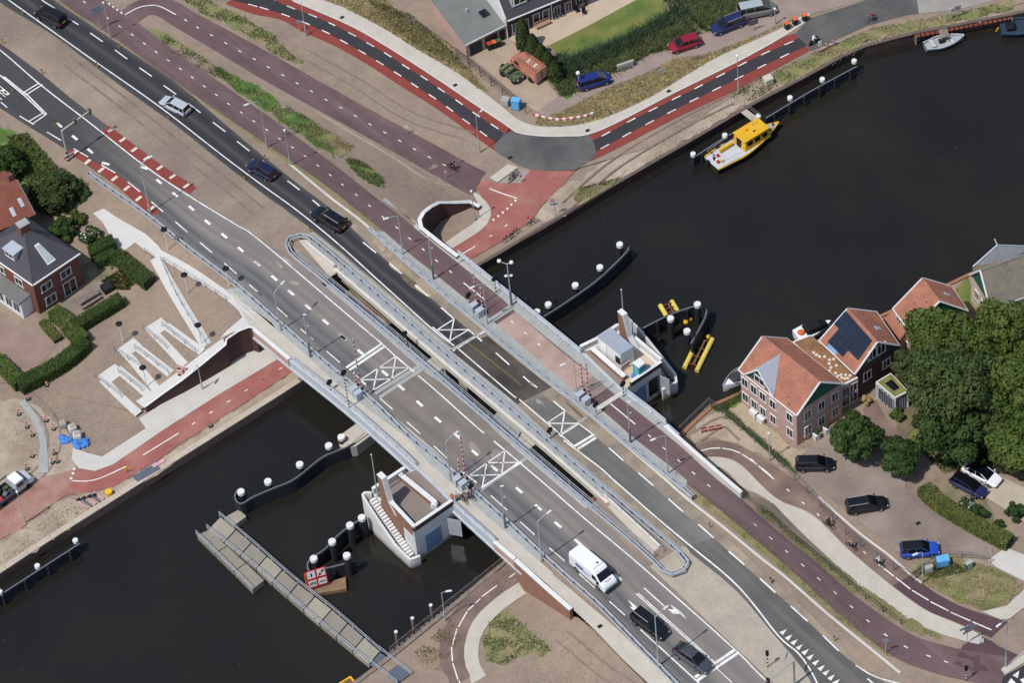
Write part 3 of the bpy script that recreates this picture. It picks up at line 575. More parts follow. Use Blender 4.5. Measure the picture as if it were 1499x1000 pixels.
line('path_line', A(0, 2, "785,662 980,542"), .14, Z0, .05, REDW); line('path_line', A(0, 2, "395,803 480,805 560,785 690,725"), .14, Z0, .05, REDW)
for q in A(0, 2, "408,738 402,763 392,790"): poly('yield_tooth', [(q[0]-2, q[1]-2), (q[0]-2, q[1]+2), (q[0]+2.6, q[1])], Z0, .05, REDW)
drape('footway', P("213.6,627.5 149.5,669 128,663.6 107,655.5 105,672 115,686 139,690 166,680 240,629 320,578 400,530 440,508 470,480 385,503 350,519 294,554 218,604 203,613"), Z0, .035, CONC, 1.5)
drape('quay_strip', P("430,543 400,563 320,615 263,650 235,672 208,687 171,711 128,722 96,728 66,748 0,795 -60,835 -60,875 0,837 128,754 400,582 690,393 688,381"), Z0, -.03, SAND, 2)
# ---- building site on the left
drape('sand_patch', P("-60,590 30,585 90,620 118,660 105,700 60,705 20,720 -60,760"), Z0, .12 if 0 else .0, SAND, 2)
drape('garden_yard', P("-60,440 40,490 92,492 75,515 48,545 20,535 -60,505"), N, .02, mat('reddish_yard', '#9a8377', .9, .15, .4, .14, 8, brick=(.21, .105, .86, .3)), 2)
drape('terrace', P("90,445 115,430 150,408 165,420 125,455 100,470"), N, .02, mat('terrace_pavers', '#8f8378', .9, .14, .5, .1, 8, brick=(.4, .4, .8, .5)), 1.5)
drape('garden_bed', P("148,412 175,395 196,408 190,425 165,424"), N, .03, mat('orange_soil', '#9a7a4c', .95, .3, 1, .3, 6, col2='#6d7a3c', c2sc=.6), 1.2)
strip('temporary_pavement', P("28,590 45,612 58,645 57,668 56,694"), P("36,585 55,610 67,640 70,665 71,692"), Z0, .06, CONC3, lat=2)
# switchback paths
PAVE = mat('ramp_concrete', '#cfccc6', .9, .06, .8, .05, 6)
drape('switchback_path', P("136,312 152,305 166,315 214,343 232,360 240,372 236,382 224,374 213,367 198,355 176,371 168,365 165,352 150,325"), N, .02, PAVE, 1.2)
strip('switchback_path', P("224,374 240,382 280,406 331,439 355,464 338,478 322,496"), P("232,364 283,392 334,427 400,475 405,480 372,481 340,487"), N, .03, PAVE, lat=3)
for s in ("227,377 262,440 302,506", "203,606 175,580 150,555", "172,540 196,560 217,578", "228,569 205,541 183,515", "199,507 228,530 250,547", "270,535 248,511 226,488", "243,477 270,497 296,515"):
    ribbon('switchback_path', P(s), 1.02 if s[0] != '2' or s[:3] != '227' else 1.3, N, .025, PAVE)
for s in ("141,552 168,533 183,545 158,564", "171,512 196,495 210,508 182,524", "211,481 236,465 250,478 224,495"): drape('switchback_path', P(s), N, .035, PAVE, 1.)
strip('switchback_path', P("199,588 236,563 271,537 297,517 326,496"), P("212,598 240,576.5 266,557 296,533.5 331,504"), N, .07, PAVE, lat=4, ds=.6)
# bridge side pavements: west
strip('sidewalk', P("365,476 376,481 426,524 460,552 513,595 563,639 611,683 638,709 664,735 726,792 800,855"), P("334,423 397,476 437,510 480,550 537,598 597,643 624,675 650,698 687,733 735,775 810,840"), R, .035, CONC2, lat=3)
strip('sidewalk', P("328,424 397,476 437,510 480,550 537,598 597,643 624,675 650,698 687,733 735,775 790,822"), P("352,421 410,474 496,549 550,592 605,640 640,665 690,717 735,757 785,804 800,818"), R, .03, CONC3, lat=3)
strip('footway', P("800,855 839,893 868,920 911,965 948,1000 1040,1090"), P("807,840 857,882 889,909 927,944 983,1000 1075,1090"), S, .035, CONC2, lat=2)
strip('sidewalk', P("452,350 460,346 549,422 640,500 735,582 797,639 880,711 996,812"), P("452,343 460,341 551,417 642,495 737,575 799,633 881,705 1000,806"), R, .02, CONC3, lat=1)
# east side pavements
strip('sidewalk', P("545,338 634,423 700,478 780,544 864,610 930,666 1002,722"), P("562,339 648,413 727,475 800,538 882,606 940,651 1006,704"), R, .035, CONC3, lat=2)
strip('sidewalk', P("559.6,293.4 597,317.4 625,340 668,376 720,420 754,456 850,535 884,565 930,600 980,640 1082,726"), P("565,289 592,316 614.4,325.6 622,340 670,374 720,413 750,438 850,519 912,575 975,624 1085,718"), R, .033, CONC3, lat=2)
# ---- south-east low paths
LP = strip('cycle_path', P("660,1060 658,1000 648,984 642,960 648,931 664,896 696,861 744,826 800,787 980,666"), P("690,1060 690,1000 681,973 680,947 693,909 728,874.5 770.5,845 830,804 1005,690"), Z0, .02, PURPLE2, lat=3)
strip('footway', P("690,1060 690,1000 681,973 680,947 693,909 728,874.5 770.5,846 820,812"), P("722,1060 717,1000 704,978.6 700,957 706,928 730.5,898.5 770.5,869 820,835"), Z0, .035, CONC2, lat=2)
seg('path_dash', "1340,468 1255,530;1405,425 1440,400;1248,540 1180,605;1175,612 1128,695;1120,705 1095,795;1090,805 1095,885;1097,895 1125,985;1130,990 1160,1060", .14, Z0, .05, LP, o=(370, 733))
LP2 = strip('cycle_path', P("980,668 1018,654.5 1030,646.5 1049,644 1073,650 1100,661 1179,714 1230,757 1331,841 1366,866.5 1406,888 1443.5,901 1475,911"), P("1005,690 1027,671 1041,668 1068,671 1089,683.6 1108,703 1140,731.6 1190,752 1243,805 1307,858.5 1355,893 1393,909 1441,931"), SL, .02, PURPLE2, lat=3)
strip('road_surface', P("1334,842 1366,866.5 1406,888 1443.5,901 1475,911"), P("1307,858.5 1355,893 1393,909 1425,922 1450,934"), SL, .035, PURPLE3, LP2, None, lat=2)
strip('footway', P("1000,700 1027,671 1041,669 1068,672 1089,684.6 1108,704 1140,732.6 1190,755 1243,806 1307,859.5 1355,894 1393,910 1438,931"), P("1005,712 1036,690 1053.7,684 1070,696 1087,714 1108,723 1126,735 1179,786 1248.5,850.5 1302,890.5 1355,920 1409,938.6 1433,944"), SL, .035, CONC2, lat=2)
for s in (B(900, 650, "790,65 870,45 965,40"), B(900, 650, "985,42 1070,58 1150,88"), B(900, 650, "1165,98 1235,145 1300,192"), B(900, 650, "1310,202 1375,250 1430,298"), A(3, 2, "0,682 35,715"), A(3, 2, "45,725 128,795"), A(3, 3, "700,352 785,418"), A(3, 3, "795,425 875,488"), A(3, 3, "885,495 975,550"), A(3, 3, "985,557 1085,608"), A(3, 3, "1095,615 1205,663"), A(3, 3, "1215,668 1320,712")): line('path_dash', s, .15, SL, .055, LP2)
dots('path_dash', A(3, 2, "205,855 287,925 370,990")+A(3, 3, "455,148 625,288"), .45, .14, SL, .055, LP2)
ribbon('kerb', A(3, 3, "370,-20 470,72 620,200 760,305 880,412 940,455"), .3, SL, .07, KERB)
drape('street', P("1441,929 1478,908 1499,893 1560,860 1560,960 1499,963 1465,981 1430,985 1395,972 1410,945"), S, .03, PURPLE3, 2)
drape('traffic_island', P("1465,981 1499,954 1540,925 1540,950 1499,971 1471,989"), S, .09, CONC2, 1.5)
drape('street', P("1471,990 1540,952 1600,1000 1560,1100 1440,1060 1440,1010"), S, .03, ASPH_N, 2)
for s in ("1470,1008 1480,994 1488,1002 1478,1016", "1482,990 1492,983 1490,994", "1493,996 1504,992 1500,1004"): poly('yield_tooth', P(s), S, .06, ROADE)
drape('footway', P("1437,896 1473,888 1499,864 1560,830 1560,860 1499,890.5 1478,906.5 1465,908"), SL, .045, CONC2, 1.5)
drape('apron', P("1446,821 1473,802 1499,813 1560,830 1560,860 1499,851 1460,832"), SL, .035, CONC, 1.5)
drape('parking', P("1190,647 1214,634 1240,625 1280,620 1326,690 1326,717 1353,722 1379,741 1411,768 1440,786 1452,800 1454,818 1366,816 1313,808 1243,752 1160,685"), SL, .02, PARK, 2)
drape('driveway', P("1400,695 1430,680 1470,700 1510,720 1560,740 1560,790 1499,765 1470,745 1445,730"), SL, .03, mat('pale_drive', '#b7aa98', .9, .14, .5, .14, 7), 1.5)
drape('gravel_bed', P("1062,596 1088,585 1095,600 1167,660 1205,640 1196,648 1165,690 1150,672 1100,628"), SL, .01, GRAVEL, 1.5)
drape('sand_patch', P("1010,640 1041,606 1062,600 1100,640 1128,668 1155,692 1120,668 1075,648 1050,642 1030,644 1018,652"), SL, .0, SAND, 1.5)
drape('garden_path', P("1262,600 1282,585 1300,620 1330,640 1345,650 1330,660 1290,640"), SL, .03, PURPLE2, 1.5)
drape('lawn', P("1330,640 1340,628 1380,650 1378,662 1345,663"), SL, .04, LAWN, 1.2)
drape('grass_verge', P("1040,598 1060,592 1088,574 1090,584 1064,600 1100,632 1150,676 1165,694 1140,676 1060,606"), SL, .03, GRASS, 1.2)
drape('grass_verge', P("1330,845 1345,825 1400,815 1455,832 1497,855 1480,880 1440,893 1400,880"), SL, .03, VERGE, 1.5)
drape('grass_verge', P("1107,744 1120,742 1200,815 1330,905 1380,935 1350,930 1300,905 1200,830"), S, .0, VERGE, 1.5)
drape('green_verge', P("706,935 722,905 745,895 760,910 808,950 800,960 760,962 735,975 712,968"), S2, -.01, VERGE, 1.2)
drape('garden_soil', P("1300,470 1420,440 1560,420 1560,690 1500,700 1445,690 1380,690 1350,660 1330,650 1300,600 1310,560"), SL, .0, mat('garden_soil', '#5b5a41', .95, .25, .6, .25, 6, col2='#7a6c55', c2sc=.2), 2)
drape('hedge_garden', P("1345,720 1385,690 1440,720 1460,770 1478,800 1430,780 1380,750"), SL, .01, mat('garden_floor', '#76755a', .95, .25, .6, .25, 6, col2='#8d7c66', c2sc=.3), 1.5)
drape('green_verge', P("-60,160 20,192 48,204 68,226 84,250 110,268 128,285 110,300 60,300 0,260 -60,250"), N, -.01, GRASS, 2)
drape('hedge_garden', P("120,385 165,362 172,372 200,395 160,400 130,420 90,445 62,470 58,440 110,420"), N, .0, MATS['garden_floor'], 1.5)

for k_, (q, col) in enumerate((("300,540 340,560 400,640 360,660 290,590", '#9c8c82'), ("480,640 560,610 600,680 520,740", '#8f8379'))): drape('repair_patch', B(640, 560, q), R, .034+.004*k_, mat('patch_'+col[1:], col, .9, .2, .7, .15, 9), 1., ROADW, None, True)
for k_, (q, col) in enumerate((("895,160 930,155 990,230 960,250", '#a3988a'), ("1165,180 1190,185 1330,300 1310,320", '#6f685d'), ("840,210 960,200 1000,290 900,280", '#6c6a66'))): drape('repair_patch', B(640, 560, q), R, .032+.004*k_, mat('patch_'+col[1:], col, .9, .2, .7, .15, 9), 1., ROADE, None, True)
for k_, (q, col) in enumerate((("875,180 960,240 1040,260 1010,320 940,270", '#8f806c'), ("1090,370 1210,440 1180,510 1060,430", '#a08d74'), ("900,215 960,190 1020,250 1000,300", '#ab9a82'), ("1190,500 1310,590 1280,640 1170,540", '#6e6152'), ("1310,600 1440,690 1420,720 1300,640", '#b3a184'))): drape('dust_patch', B(400, 320, q), R, .03+.004*k_, mat('patch_'+col[1:], col, .95, .25, .8, .2, 7), 1., ROADE, None, True)
for q in ("60,350 120,360 180,420 150,430", "180,570 240,590 220,610 150,590", "20,380 90,440 60,450"): drape('dust_patch', B(400, 320, q), R, .04, mat('patch_dust', '#a2968a', .95, .25, .8, .2, 7), 1., ROADW, None, True)

WT = mat('wheel_track', '#86766a', .95, .2, .8, .25, 6); WT2 = mat('pale_track', '#ac9c88', .95, .2, .8, .25, 6)
for i, (s, f, m_) in enumerate((("20,720 60,690 80,650 70,610 40,580", Z0, WT), ("700,262 640,262 580,225 520,190 470,160", N, WT2), ("690,200 600,170 520,120 440,75", N, WT), ("100,90 180,150 280,230 380,310", N, WT), ("820,930 880,980 940,1020", S2, WT), ("1020,640 1060,618 1090,640", SL, WT), ("830,300 900,240 1000,180 1070,145", N, WT))):
    q = path(P(s), f, .8)
    for d_ in (-.75, .75): v, fc = ribw(offs(q, d_), .24+.1*(i % 2), f, .012+.003*i); mesh_obj('wheel_track', v, [k[::-1] for k in fc], m_, 'structure')

drape('lawn', P("1398,424 1416,406 1424,425 1426,446 1408,450"), SL, .02, LAWN, 1.)
# ================================================================== bridges, walls, quays, piers
def T3(px, z): return [tuple(q)+(z,) for q in un(px, z)]
def XY(px, z): return [tuple(q) for q in un(px, z)]
def shift(px, f): return px
# ---- west bridge
WLE = P("374,483 426,526 460,553 513,596 563,640 611,684 638,709 664,735 726,792 768,830")
WRE = P("483,406 573,480 689,580 854,721 875,738.5")
br = emp('road_bridge', (*un([(560, 590)], 0)[0], 0), 0, 'wide road bridge with two lanes, pale pavement and white edge lines nearest the camera', 'bridge')
wl_, wr_ = un(WLE, 4.), un(WRE, 5.)
MB().prism([tuple(q) for q in wl_]+[tuple(q) for q in wr_[::-1]], 3.35, 3.93).build('deck', CONC4, br, True)
e = catmull(wl_, 40); MB().wall([tuple(q) for q in e], -.35, 3.15, 4.12).build('fascia', BLUEST, br, True)
MB().wall([tuple(q) for q in offs(e, -.36)], -.25, 2.85, 3.1).build('bottom_flange', BLUEST, br, True)
e2 = catmull(wr_, 40); MB().wall([tuple(q) for q in e2], -.3, 2.75, 4.1).build('fascia', GALV, br, True)
for k in (.2, .4, .6, .8):
    g = [tuple(a*(1-k)+b*k) for a, b in zip(catmull(wl_, 12), catmull(wr_, 12))]; MB().wall(g, .4, 2.6, 3.34).build('girder', BLUEST, br, True)
# brick approach parapets of the west bridge
wp = P("374,482 400,503.5 426,526"); q = un(wp, 4.1)
MB().wall([tuple(v) for v in q], -.42, 2.4, 4.28).build('brick_parapet', BRICKP, br, True); MB().wall([tuple(v) for v in offs(np.array(q), .03)], -.5, 4.283, 4.36).build('parapet_cap', WPAINT, br, True)
wing = [(772, 848, 1.9, .0), (768, 828, 4.2, 2.)]
pp = P("757,820 768,830 804,861 838,890"); q = un(pp, 4.1); qz = [4.28, 4.27, 4.05, 3.95]
q0 = un(P("726,793 756,819"), 4.1); MB().wall([tuple(v) for v in q0], -.42, 3.0, 4.26).build('pale_parapet', BRICKP, br, True); MB().wall([tuple(v) for v in offs(q0, .03)], -.5, 4.263, 4.34).build('parapet_cap', WPAINT, br, True)
ww = emp('wing_wall', (*q[1], 0), 0, 'long red brick wing wall with white cap beside the lower sandy slope', 'wall')
MB().wall([tuple(v) for v in q], -.45, [1.2, 0, .6, 1.9], qz).build('brickwork', BRICK, ww, True); MB().wall([tuple(v) for v in offs(np.array(q), .04)], -.54, [z+.003 for z in qz], [z+.09 for z in qz]).build('cap', WPAINT, ww, True)
# ---- east bridge
ELE = P("490,384 540,427 642,515 737,595 800,648 859,699.5 890,728")
ERE = P("616,323 619,333 670.5,373 720,413.5 749.7,437 850,518.5 912,575 958,608 975,623 992,638")
br2 = emp('road_bridge', (*un([(800, 560)], 0)[0], 0), 0, 'dark surfaced road bridge with a pink cycle path, farther from the camera', 'bridge')
el_, er_ = un(ELE, 5.), un(ERE, 4.)
MB().prism([tuple(q) for q in el_]+[tuple(q) for q in er_[::-1]], 3.35, 3.93).build('deck', CONC4, br2, True)
e = catmull(el_, 40); MB().wall([tuple(q) for q in e], -.3, 3.35, 4.12).build('fascia', mat('white_concrete', '#d8d2c6', .9, .1, .8, .06, 5), br2, True)
e = catmull(er_[2:], 40); MB().wall([tuple(q) for q in e], .3, 2.75, 4.12).build('fascia', BLUEST, br2, True)
for k in (.2, .4, .6, .8):
    g = [tuple(a*(1-k)+b*k) for a, b in zip(catmull(el_, 12), catmull(er_, 12))]; MB().wall(g, .4, 2.6, 3.34).build('girder', BLUEST, br2, True)
# trench between the carriageways at both ends
drape('trench_floor', P("437,352 450,350 500,392 483,406"), N, .03, CONC2, 1.2)
for px, fld in (("451,358 470,374 492,392", N), ("886,727 930,768 968,803", S)):
    q = onto(catmull(P(px), 12), fld); wv = emp('trench_wall', tuple(q[0]), 0, 'low white concrete wall along the trench at the %s end of the gap between the bridges' % ('upper' if fld is N else 'lower'), 'wall')
    MB().wall([tuple(v[:2]) for v in q], -.3, list(q[:, 2]-.3), list(q[:, 2]+.62)).build('concrete', MATS['white_concrete'], wv, True)
drape('trench_floor', P("889,742 898,738 966,800 955,812"), S, .03, CONC2, 1.2)
# bridge piers in the water
def pier(cpx, z, L, Wd, z1, label, ang=YAW+math.pi/2):
    c = un([cpx], z)[0]; o = emp('bridge_pier', (c[0], c[1], WATER_Z), 0, label, 'pier'); dx, dy = math.cos(ang), math.sin(ang)
    pts = [(L/2, -Wd/2), (L/2, Wd/2), (-L/2, Wd/2)]+[(-L/2-Wd*.5*math.sin(t), Wd/2*math.cos(t)) for t in np.linspace(.3, math.pi-.3, 7)]+[(-L/2, -Wd/2)]
    pts = [(a*dx-b*dy, a*dy+b*dx) for a, b in pts]; MB().prism(pts, -1.5, z1-WATER_Z).build('pier_shaft', CONC2, o); return o
pier((640, 553), 0, 21, 2.2, 2.45, 'round nosed concrete pier under the upper end of the opening spans')
pier((760, 668), 0, 21, 3.2, 2.4, 'concrete pier under the lower end of the opening spans beside the control platforms')
o = emp('pier_block', (*un([(745, 622)], 2.5)[0], -1.35), 0, 'grey concrete block filling the gap between the two bridges', 'pier')
MB().prism(XY(P("722,609 738,596 764,627 757,642"), 2.7), -1.5, 2.7).build('block', CONC3, o, True)
o = emp('bridge_machinery', (*un([(662, 540)], 2.)[0], 1.), 0, 'black hydraulic machinery on beige concrete in the gap between the bridges', 'machinery')
c = un([(652, 533)], 2.2)[0]; MB().box((c[0], c[1], 1.6), (1.6, 1.4, 2.2), YAW).build('concrete_seat', CONC2, o, True)
c = un([(668, 545)], 2.2)[0]; MB().box((c[0], c[1], 1.7), (1.8, 1.0, 1.2), YAW).build('motor_housing', BLACK, o, True); MB().cyl((c[0], c[1], 2.4), (c[0]+1.6*AX[0], c[1]+1.6*AX[1], 2.2), .22).build('hydraulic_cylinder', DARK, o, True)
c = un([(682, 556)], 2.)[0]; MB().box((c[0], c[1], 1.6), (1.7, 1.2, 1.), YAW).build('beam', CONC2, o, True)
o = emp('utility_pipe', (*un([(520, 430)], 1.5)[0], 1.5), 0, 'thin yellowish pipe running along the gap between the bridges', 'pipe')
q = un(P("497,405 540,445 572,472"), 2.6); MB().tube([(a, b, 2.3) for a, b in q], .13).build('pipe', mat('pipe_ochre', '#80745f', .6), o, True)
q = un(P("868,731 890,745 905,757"), 2.6); o = emp('rusty_beam', (*q[0], 2.), 0, 'rusty steel beam lying in the lower end of the gap', 'beam'); MB().wall([tuple(v) for v in q], .5, 1.9, 2.4).build('web', RUST, o, True)
# abutments
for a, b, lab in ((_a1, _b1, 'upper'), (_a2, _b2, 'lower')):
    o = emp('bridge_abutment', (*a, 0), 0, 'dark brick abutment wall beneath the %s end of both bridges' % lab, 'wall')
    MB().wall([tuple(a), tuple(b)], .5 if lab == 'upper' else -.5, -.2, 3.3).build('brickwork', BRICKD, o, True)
# ---- retaining walls
def wall_thing(name, px, zt, zb, t, m, label, cap=None, capt=.1, cat='wall', n=1):
    q = np.array([un([p], z)[0] for p, z in zip(px, zt)]); o = emp(name, (*q[0], zb[0] if hasattr(zb, '__len__') else zb), 0, label, cat)
    MB().wall([tuple(v) for v in q], t, zb, zt).build('brickwork' if m in (BRICK, BRICKD, BRICKP) else 'concrete', m, o, True)
    if cap: MB().wall([tuple(v) for v in offs(q, -.05 if t > 0 else .05)], t+(.1 if t > 0 else -.1), [z+.003 for z in zt], [z+capt for z in zt]).build('cap', cap, o, True)
    return o
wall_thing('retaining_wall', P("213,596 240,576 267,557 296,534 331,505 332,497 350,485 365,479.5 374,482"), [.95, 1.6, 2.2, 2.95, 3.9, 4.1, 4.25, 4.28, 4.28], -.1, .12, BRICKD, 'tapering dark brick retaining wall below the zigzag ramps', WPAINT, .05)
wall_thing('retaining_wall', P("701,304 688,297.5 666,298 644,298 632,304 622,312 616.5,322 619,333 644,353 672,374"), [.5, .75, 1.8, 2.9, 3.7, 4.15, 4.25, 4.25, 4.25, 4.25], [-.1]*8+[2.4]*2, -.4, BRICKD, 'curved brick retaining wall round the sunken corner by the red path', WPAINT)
wall_thing('concrete_parapet', P("975,622 1012,655 1052,690 1087,720"), [4.95, 4.95, 4.75, 4.25], [2.4, 1.0, .0, .3], -.35, MATS['white_concrete'], 'tall pale concrete parapet wall between the cycle path and the lower path', WPAINT, .06)
# ---- quays
def quay(px, label, face, cap, cw, z=0.):
    q = un(px, z); q2 = q; o = emp('quay_wall', (*q[len(q)//2], WATER_Z), 0, label, 'quay wall')
    MB().wall([tuple(v) for v in q2], .35, -2.5, -.05).build('wall_face', face, o, True)
    s = np.r_[0, np.cumsum(np.hypot(*np.diff(q, axis=0).T))]; L = s[-1]; n = max(1, min(40, int(L/3.2)))
    bl = None
    for i in range(n):                      # coping stones, one by one
        a, b = arc(q, L*i/n+.02, L*(i+1)/n-.02, 2); mb = MB().wall([tuple(offs(np.array([a, b]), -.06)[0]), tuple(offs(np.array([a, b]), -.06)[1])], cw, -.045, .1+random.uniform(0, .02)); mb.build('coping_stone', cap, o, True)
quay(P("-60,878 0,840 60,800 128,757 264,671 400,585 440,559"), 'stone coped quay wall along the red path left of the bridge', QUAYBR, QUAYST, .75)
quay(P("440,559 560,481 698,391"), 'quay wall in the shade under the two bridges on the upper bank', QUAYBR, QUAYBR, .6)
quay(P("698,391 740,367 800,330 954,240 1027,198 1099,155 1180,113 1254,72 1334,50 1481,22 1600,-5"), 'long brown sheet piled quay wall on the upper right bank', SHEET, mat('quay_cap', '#6d5d55', .85, .2, 1, .1, 6), .45)
quay(P("480,1030 517,1000 568,963 650,896 742,818")[::-1], 'low timber edged bank beside the curving path at bottom centre', OLDWOOD, OLDWOOD, .5)
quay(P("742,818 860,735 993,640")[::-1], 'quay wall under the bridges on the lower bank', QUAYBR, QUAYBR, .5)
quay(P("993,640 1041,592 1060,588 1088,572 1130,535 1180,505 1290,462 1420,400 1560,345")[::-1], 'low quay edge along the brick houses', SHEET, mat('plank_edge', '#a07257', .85, .2, 1, .1, 6), .4)
# ---- bridge control platforms
def platform(pxs, label, z0=-2, zf=3.85):
    pts = XY(pxs, 4.); c = np.mean(pts, 0); o = emp('bridge_platform', (c[0], c[1], WATER_Z), 0, label, 'platform')
    return o, [np.array(p) for p in pts]
PLC = mat('pier_concrete', '#dcdbd7', .9, .14, .4, .08, 5, stain=(-.4, .5, '#7b6d5a'))
# west platform
o, (p0, p1, p2, p3, p4, p5) = platform(P("611,686 592,690 545,721 606,779 664,739 640,712"), 'concrete control platform with a brick stair and leaning pylon in front of the bridge')
MB().prism([tuple(v) for v in (p1, p2, p3, p4, p5, p0)], -2.2, 3.86).build('base', PLC, o, True)
MB().prism([tuple(v) for v in (p1*.96+p3*.04, p2*.96+p4*.04, p3*.96+p1*.04, p4*.96+p2*.04, p5, p0)], 3.862, 3.9).build('floor', mat('platform_floor', '#8c8078', .9, .12, .5, .1, 8), o, True)
def par(o, a, b, h, t, m=PLC, cap=WPAINT, z=3.87, h2=None, nm='parapet'):
    h2 = h if h2 is None else h2
    MB().wall([tuple(a), tuple(b)], t, z, [z+h, z+h2]).build(nm, m, o, True); u = (b-a)/np.hypot(*(b-a)); n = np.array([-u[1], u[0]])*np.sign(t)
    MB().wall([tuple(a-n*.05), tuple(b-n*.05)], t+.1*np.sign(t), [z+h+.003, z+h2+.003], [z+h+.09, z+h2+.09]).build('parapet_cap', cap, o, True)
par(o, p1, p2, .9, .3); par(o, p3, p4, .8, .3, BRICKD); par(o, p2*.55+p3*.45, p3, 1.5, .35, BRICK, z=3.88, h2=.9)
qa, qb = un(P("588,693 640,735"), 4.6); par(o, qa, qb, .8, -.5, BRICK)
c = un([(634, 737)], 4.8)[0]; MB().cyl((c[0], c[1]-.3, 4.4), (c[0]+.2, c[1]+.3, 4.4), .42, n=14).build('mooring_ring', WPAINT, o, True)
u = (p3-p2)/np.hypot(*(p3-p2)); n = np.array([-u[1], u[0]]); n = n if n[0] < 0 else -n
L = np.hypot(*(p3-p2)); w_ = 1.35
outer = [p2+n*.05, p2+u*(-.6)+n*w_*.6, p2+u*.4+n*w_, p3+u*(-.5)+n*w_, p3+u*.4+n*w_*.75, p3+u*.7+n*.05]
oq = catmull(np.array(outer[::-1]), 26); MB().wall([tuple(v) for v in oq], -.3, -2.2, list(np.interp(np.linspace(0, 1, 26), [0, .2, .35, .8, .9, 1], [.2, .2, .4, 3.7, 4.2, 4.2]))).build('stair_wall', PLC, o, True)
MB().prism([tuple(v) for v in [p2+n*.05, p2+u*(-.5)+n*w_*.55, p2+u*.4+n*(w_-.3), p3-u*.5+n*(w_-.3), p3+u*.3+n*w_*.6, p3+n*.05]], -2.2, -.9).build('stair_base', PLC, o, True)
ns = 20
for i in range(ns):
    a = p2+u*(.5+(L-1.)*i/ns); zt = 3.9-(3.9+.6)*(i+1)/(ns+1); b = a+u*((L-1.)/ns*.9)
    MB().prism([tuple(v) for v in (a+n*.1, b+n*.1, b+n*(w_-.5), a+n*(w_-.5))], zt-.5, zt).build('step', WPAINT, o, True)
a_, b_2 = p3*.93+p4*.07, p3*.6+p4*.4
fd = (p4-p3)/np.hypot(*(p4-p3)); fn = np.array([fd[1], -fd[0]]); 
MB().wall([tuple(p3+fd*1.3+fn*.06), tuple(p3+fd*3.6+fn*.06)], -.05, -.6, 2.2).build('steel_shutter', mat('blue_shutter', '#7f95b5', .5, .1, 2), o, True)
c = p3+fd*4.6; MB().wall([tuple(c+fn*.05), tuple(c+fn*1.4+fd*.9)], .08, -.4, 2.5).build('open_door', GALV, o, True)
MB().wall([tuple(p2*.26+p3*.74+n*.02), tuple(p3*.97+p2*.03+n*.02)], .07, -.2, 3.0).build('white_panel', PLC, o, True); MB().wall([tuple(p2*.26+p3*.74+n*.02), tuple(p3*.97+p2*.03+n*.02)], .065, 3.0, 3.86).build('brick_facing', BRICK, o, True)
MB().wall([tuple(p2*.8+p3*.2+n*.02), tuple(p2*.27+p3*.73+n*.02)], .06 if n[0] < 0 else .06, -.2, 3.86).build('brick_facing', BRICK, o, True)
# pylon
pb = un([(566, 738)], 3.9)[0]
py = emp('brick_pylon', (pb[0], pb[1], 3.9), 0, 'tapering brick pylon with a white edge on the lower control platform', 'pylon')
e_ = [(-.55, -.28), (1.1, -.28), (1.1, .28), (-.55, .28)]; 
def pyl(par_, sgn, h):
    prof = [(-.6, 0), (2.0, 0), (.9, h*.3), (.25, h), (-.6, h)]
    ang = math.atan2(u[1], u[0]); v = []; k = len(prof)
    for side in (-.3, .3):
        for x, z in prof: v.append((x*math.cos(ang)-side*math.sin(ang), x*math.sin(ang)+side*math.cos(ang), z))
    MB().add(v, [tuple(range(k))[::-1], tuple(range(k, 2*k))]+[(i, (i+1) % k, k+(i+1) % k, k+i) for i in range(k)]).build('brick_shaft', BRICK, par_)
    v2 = []
    for side in (-.34, .34):
        for x, z in ((2.02, .02), (.92, h*.3+.02), (.27, h+.02), (-.64, h+.02), (-.64, h+.16), (.36, h+.16), (1.04, h*.3+.06), (2.14, .06)): v2.append((x*math.cos(ang)-side*math.sin(ang), x*math.sin(ang)+side*math.cos(ang), z))
    MB().add(v2, [tuple(range(8))[::-1], tuple(range(8, 16))]+[(i, (i+1) % 8, 8+(i+1) % 8, 8+i) for i in range(8)]).build('edge_stone', WPAINT, par_)
pyl(py, 1, 4.9)
def flagpole(px, z, tip, label):
    b = un([px], z)[0]; h = zfor(b, tip)-z; f = emp('flagpole', (b[0], b[1], z), 0, label, 'flagpole')
    MB().cyl((0, 0, 0), (0, 0, h), .09, .05, 8).build('pole', LAMPC, f); MB().sphere((0, 0, h), .13).build('finial', LAMPC, f); MB().cyl((0, 0, 0), (0, 0, .3), .16).build('base', LAMPC, f)
flagpole((553, 727), 3.9, 666, 'slim white flagpole beside the brick pylon of the lower platform')
# east platform
o, (p0, p1, p2, p3, p4, p5) = platform(P("851,514 874,503 906,482 967,533 922,563 912,575"), 'concrete control platform carrying a white cabin behind the pink cycle path')
MB().prism([tuple(v) for v in (p0, p1, p2, p3, p4, p5)], -2.2, 3.86).build('base', PLC, o, True)
MB().prism([tuple(v) for v in (p0*.95+p3*.05, p1*.97+p4*.03, p2*.95+p5*.05, p3*.95+p0*.05, p4, p5)], 3.862, 3.9).build('floor', mat('sandy_floor', '#cdbba6', .9, .12, .5, .1, 8), o, True)
MB().prism([tuple(v) for v in XY(P("855,514 866,511 915,555 913,570"), 4.)], 3.905, 3.93).build('brown_paving', mat('platform_paving', '#93857b', .9, .12, .5, .1, 8), o, True)
par(o, p0, p1, .8, .3); par(o, p1, p2, .8, .3); par(o, p2, p3, .8, .3); par(o, p3, p4, .7, .3, BRICKD)
qa, qb = un(P("864,511 912,553"), 4.6); par(o, qa, qb, .7, .5, BRICK)
u2 = (p3-p2)/np.hypot(*(p3-p2)); n2 = np.array([-u2[1], u2[0]]); n2 = n2 if n2[0] > 0 else -n2
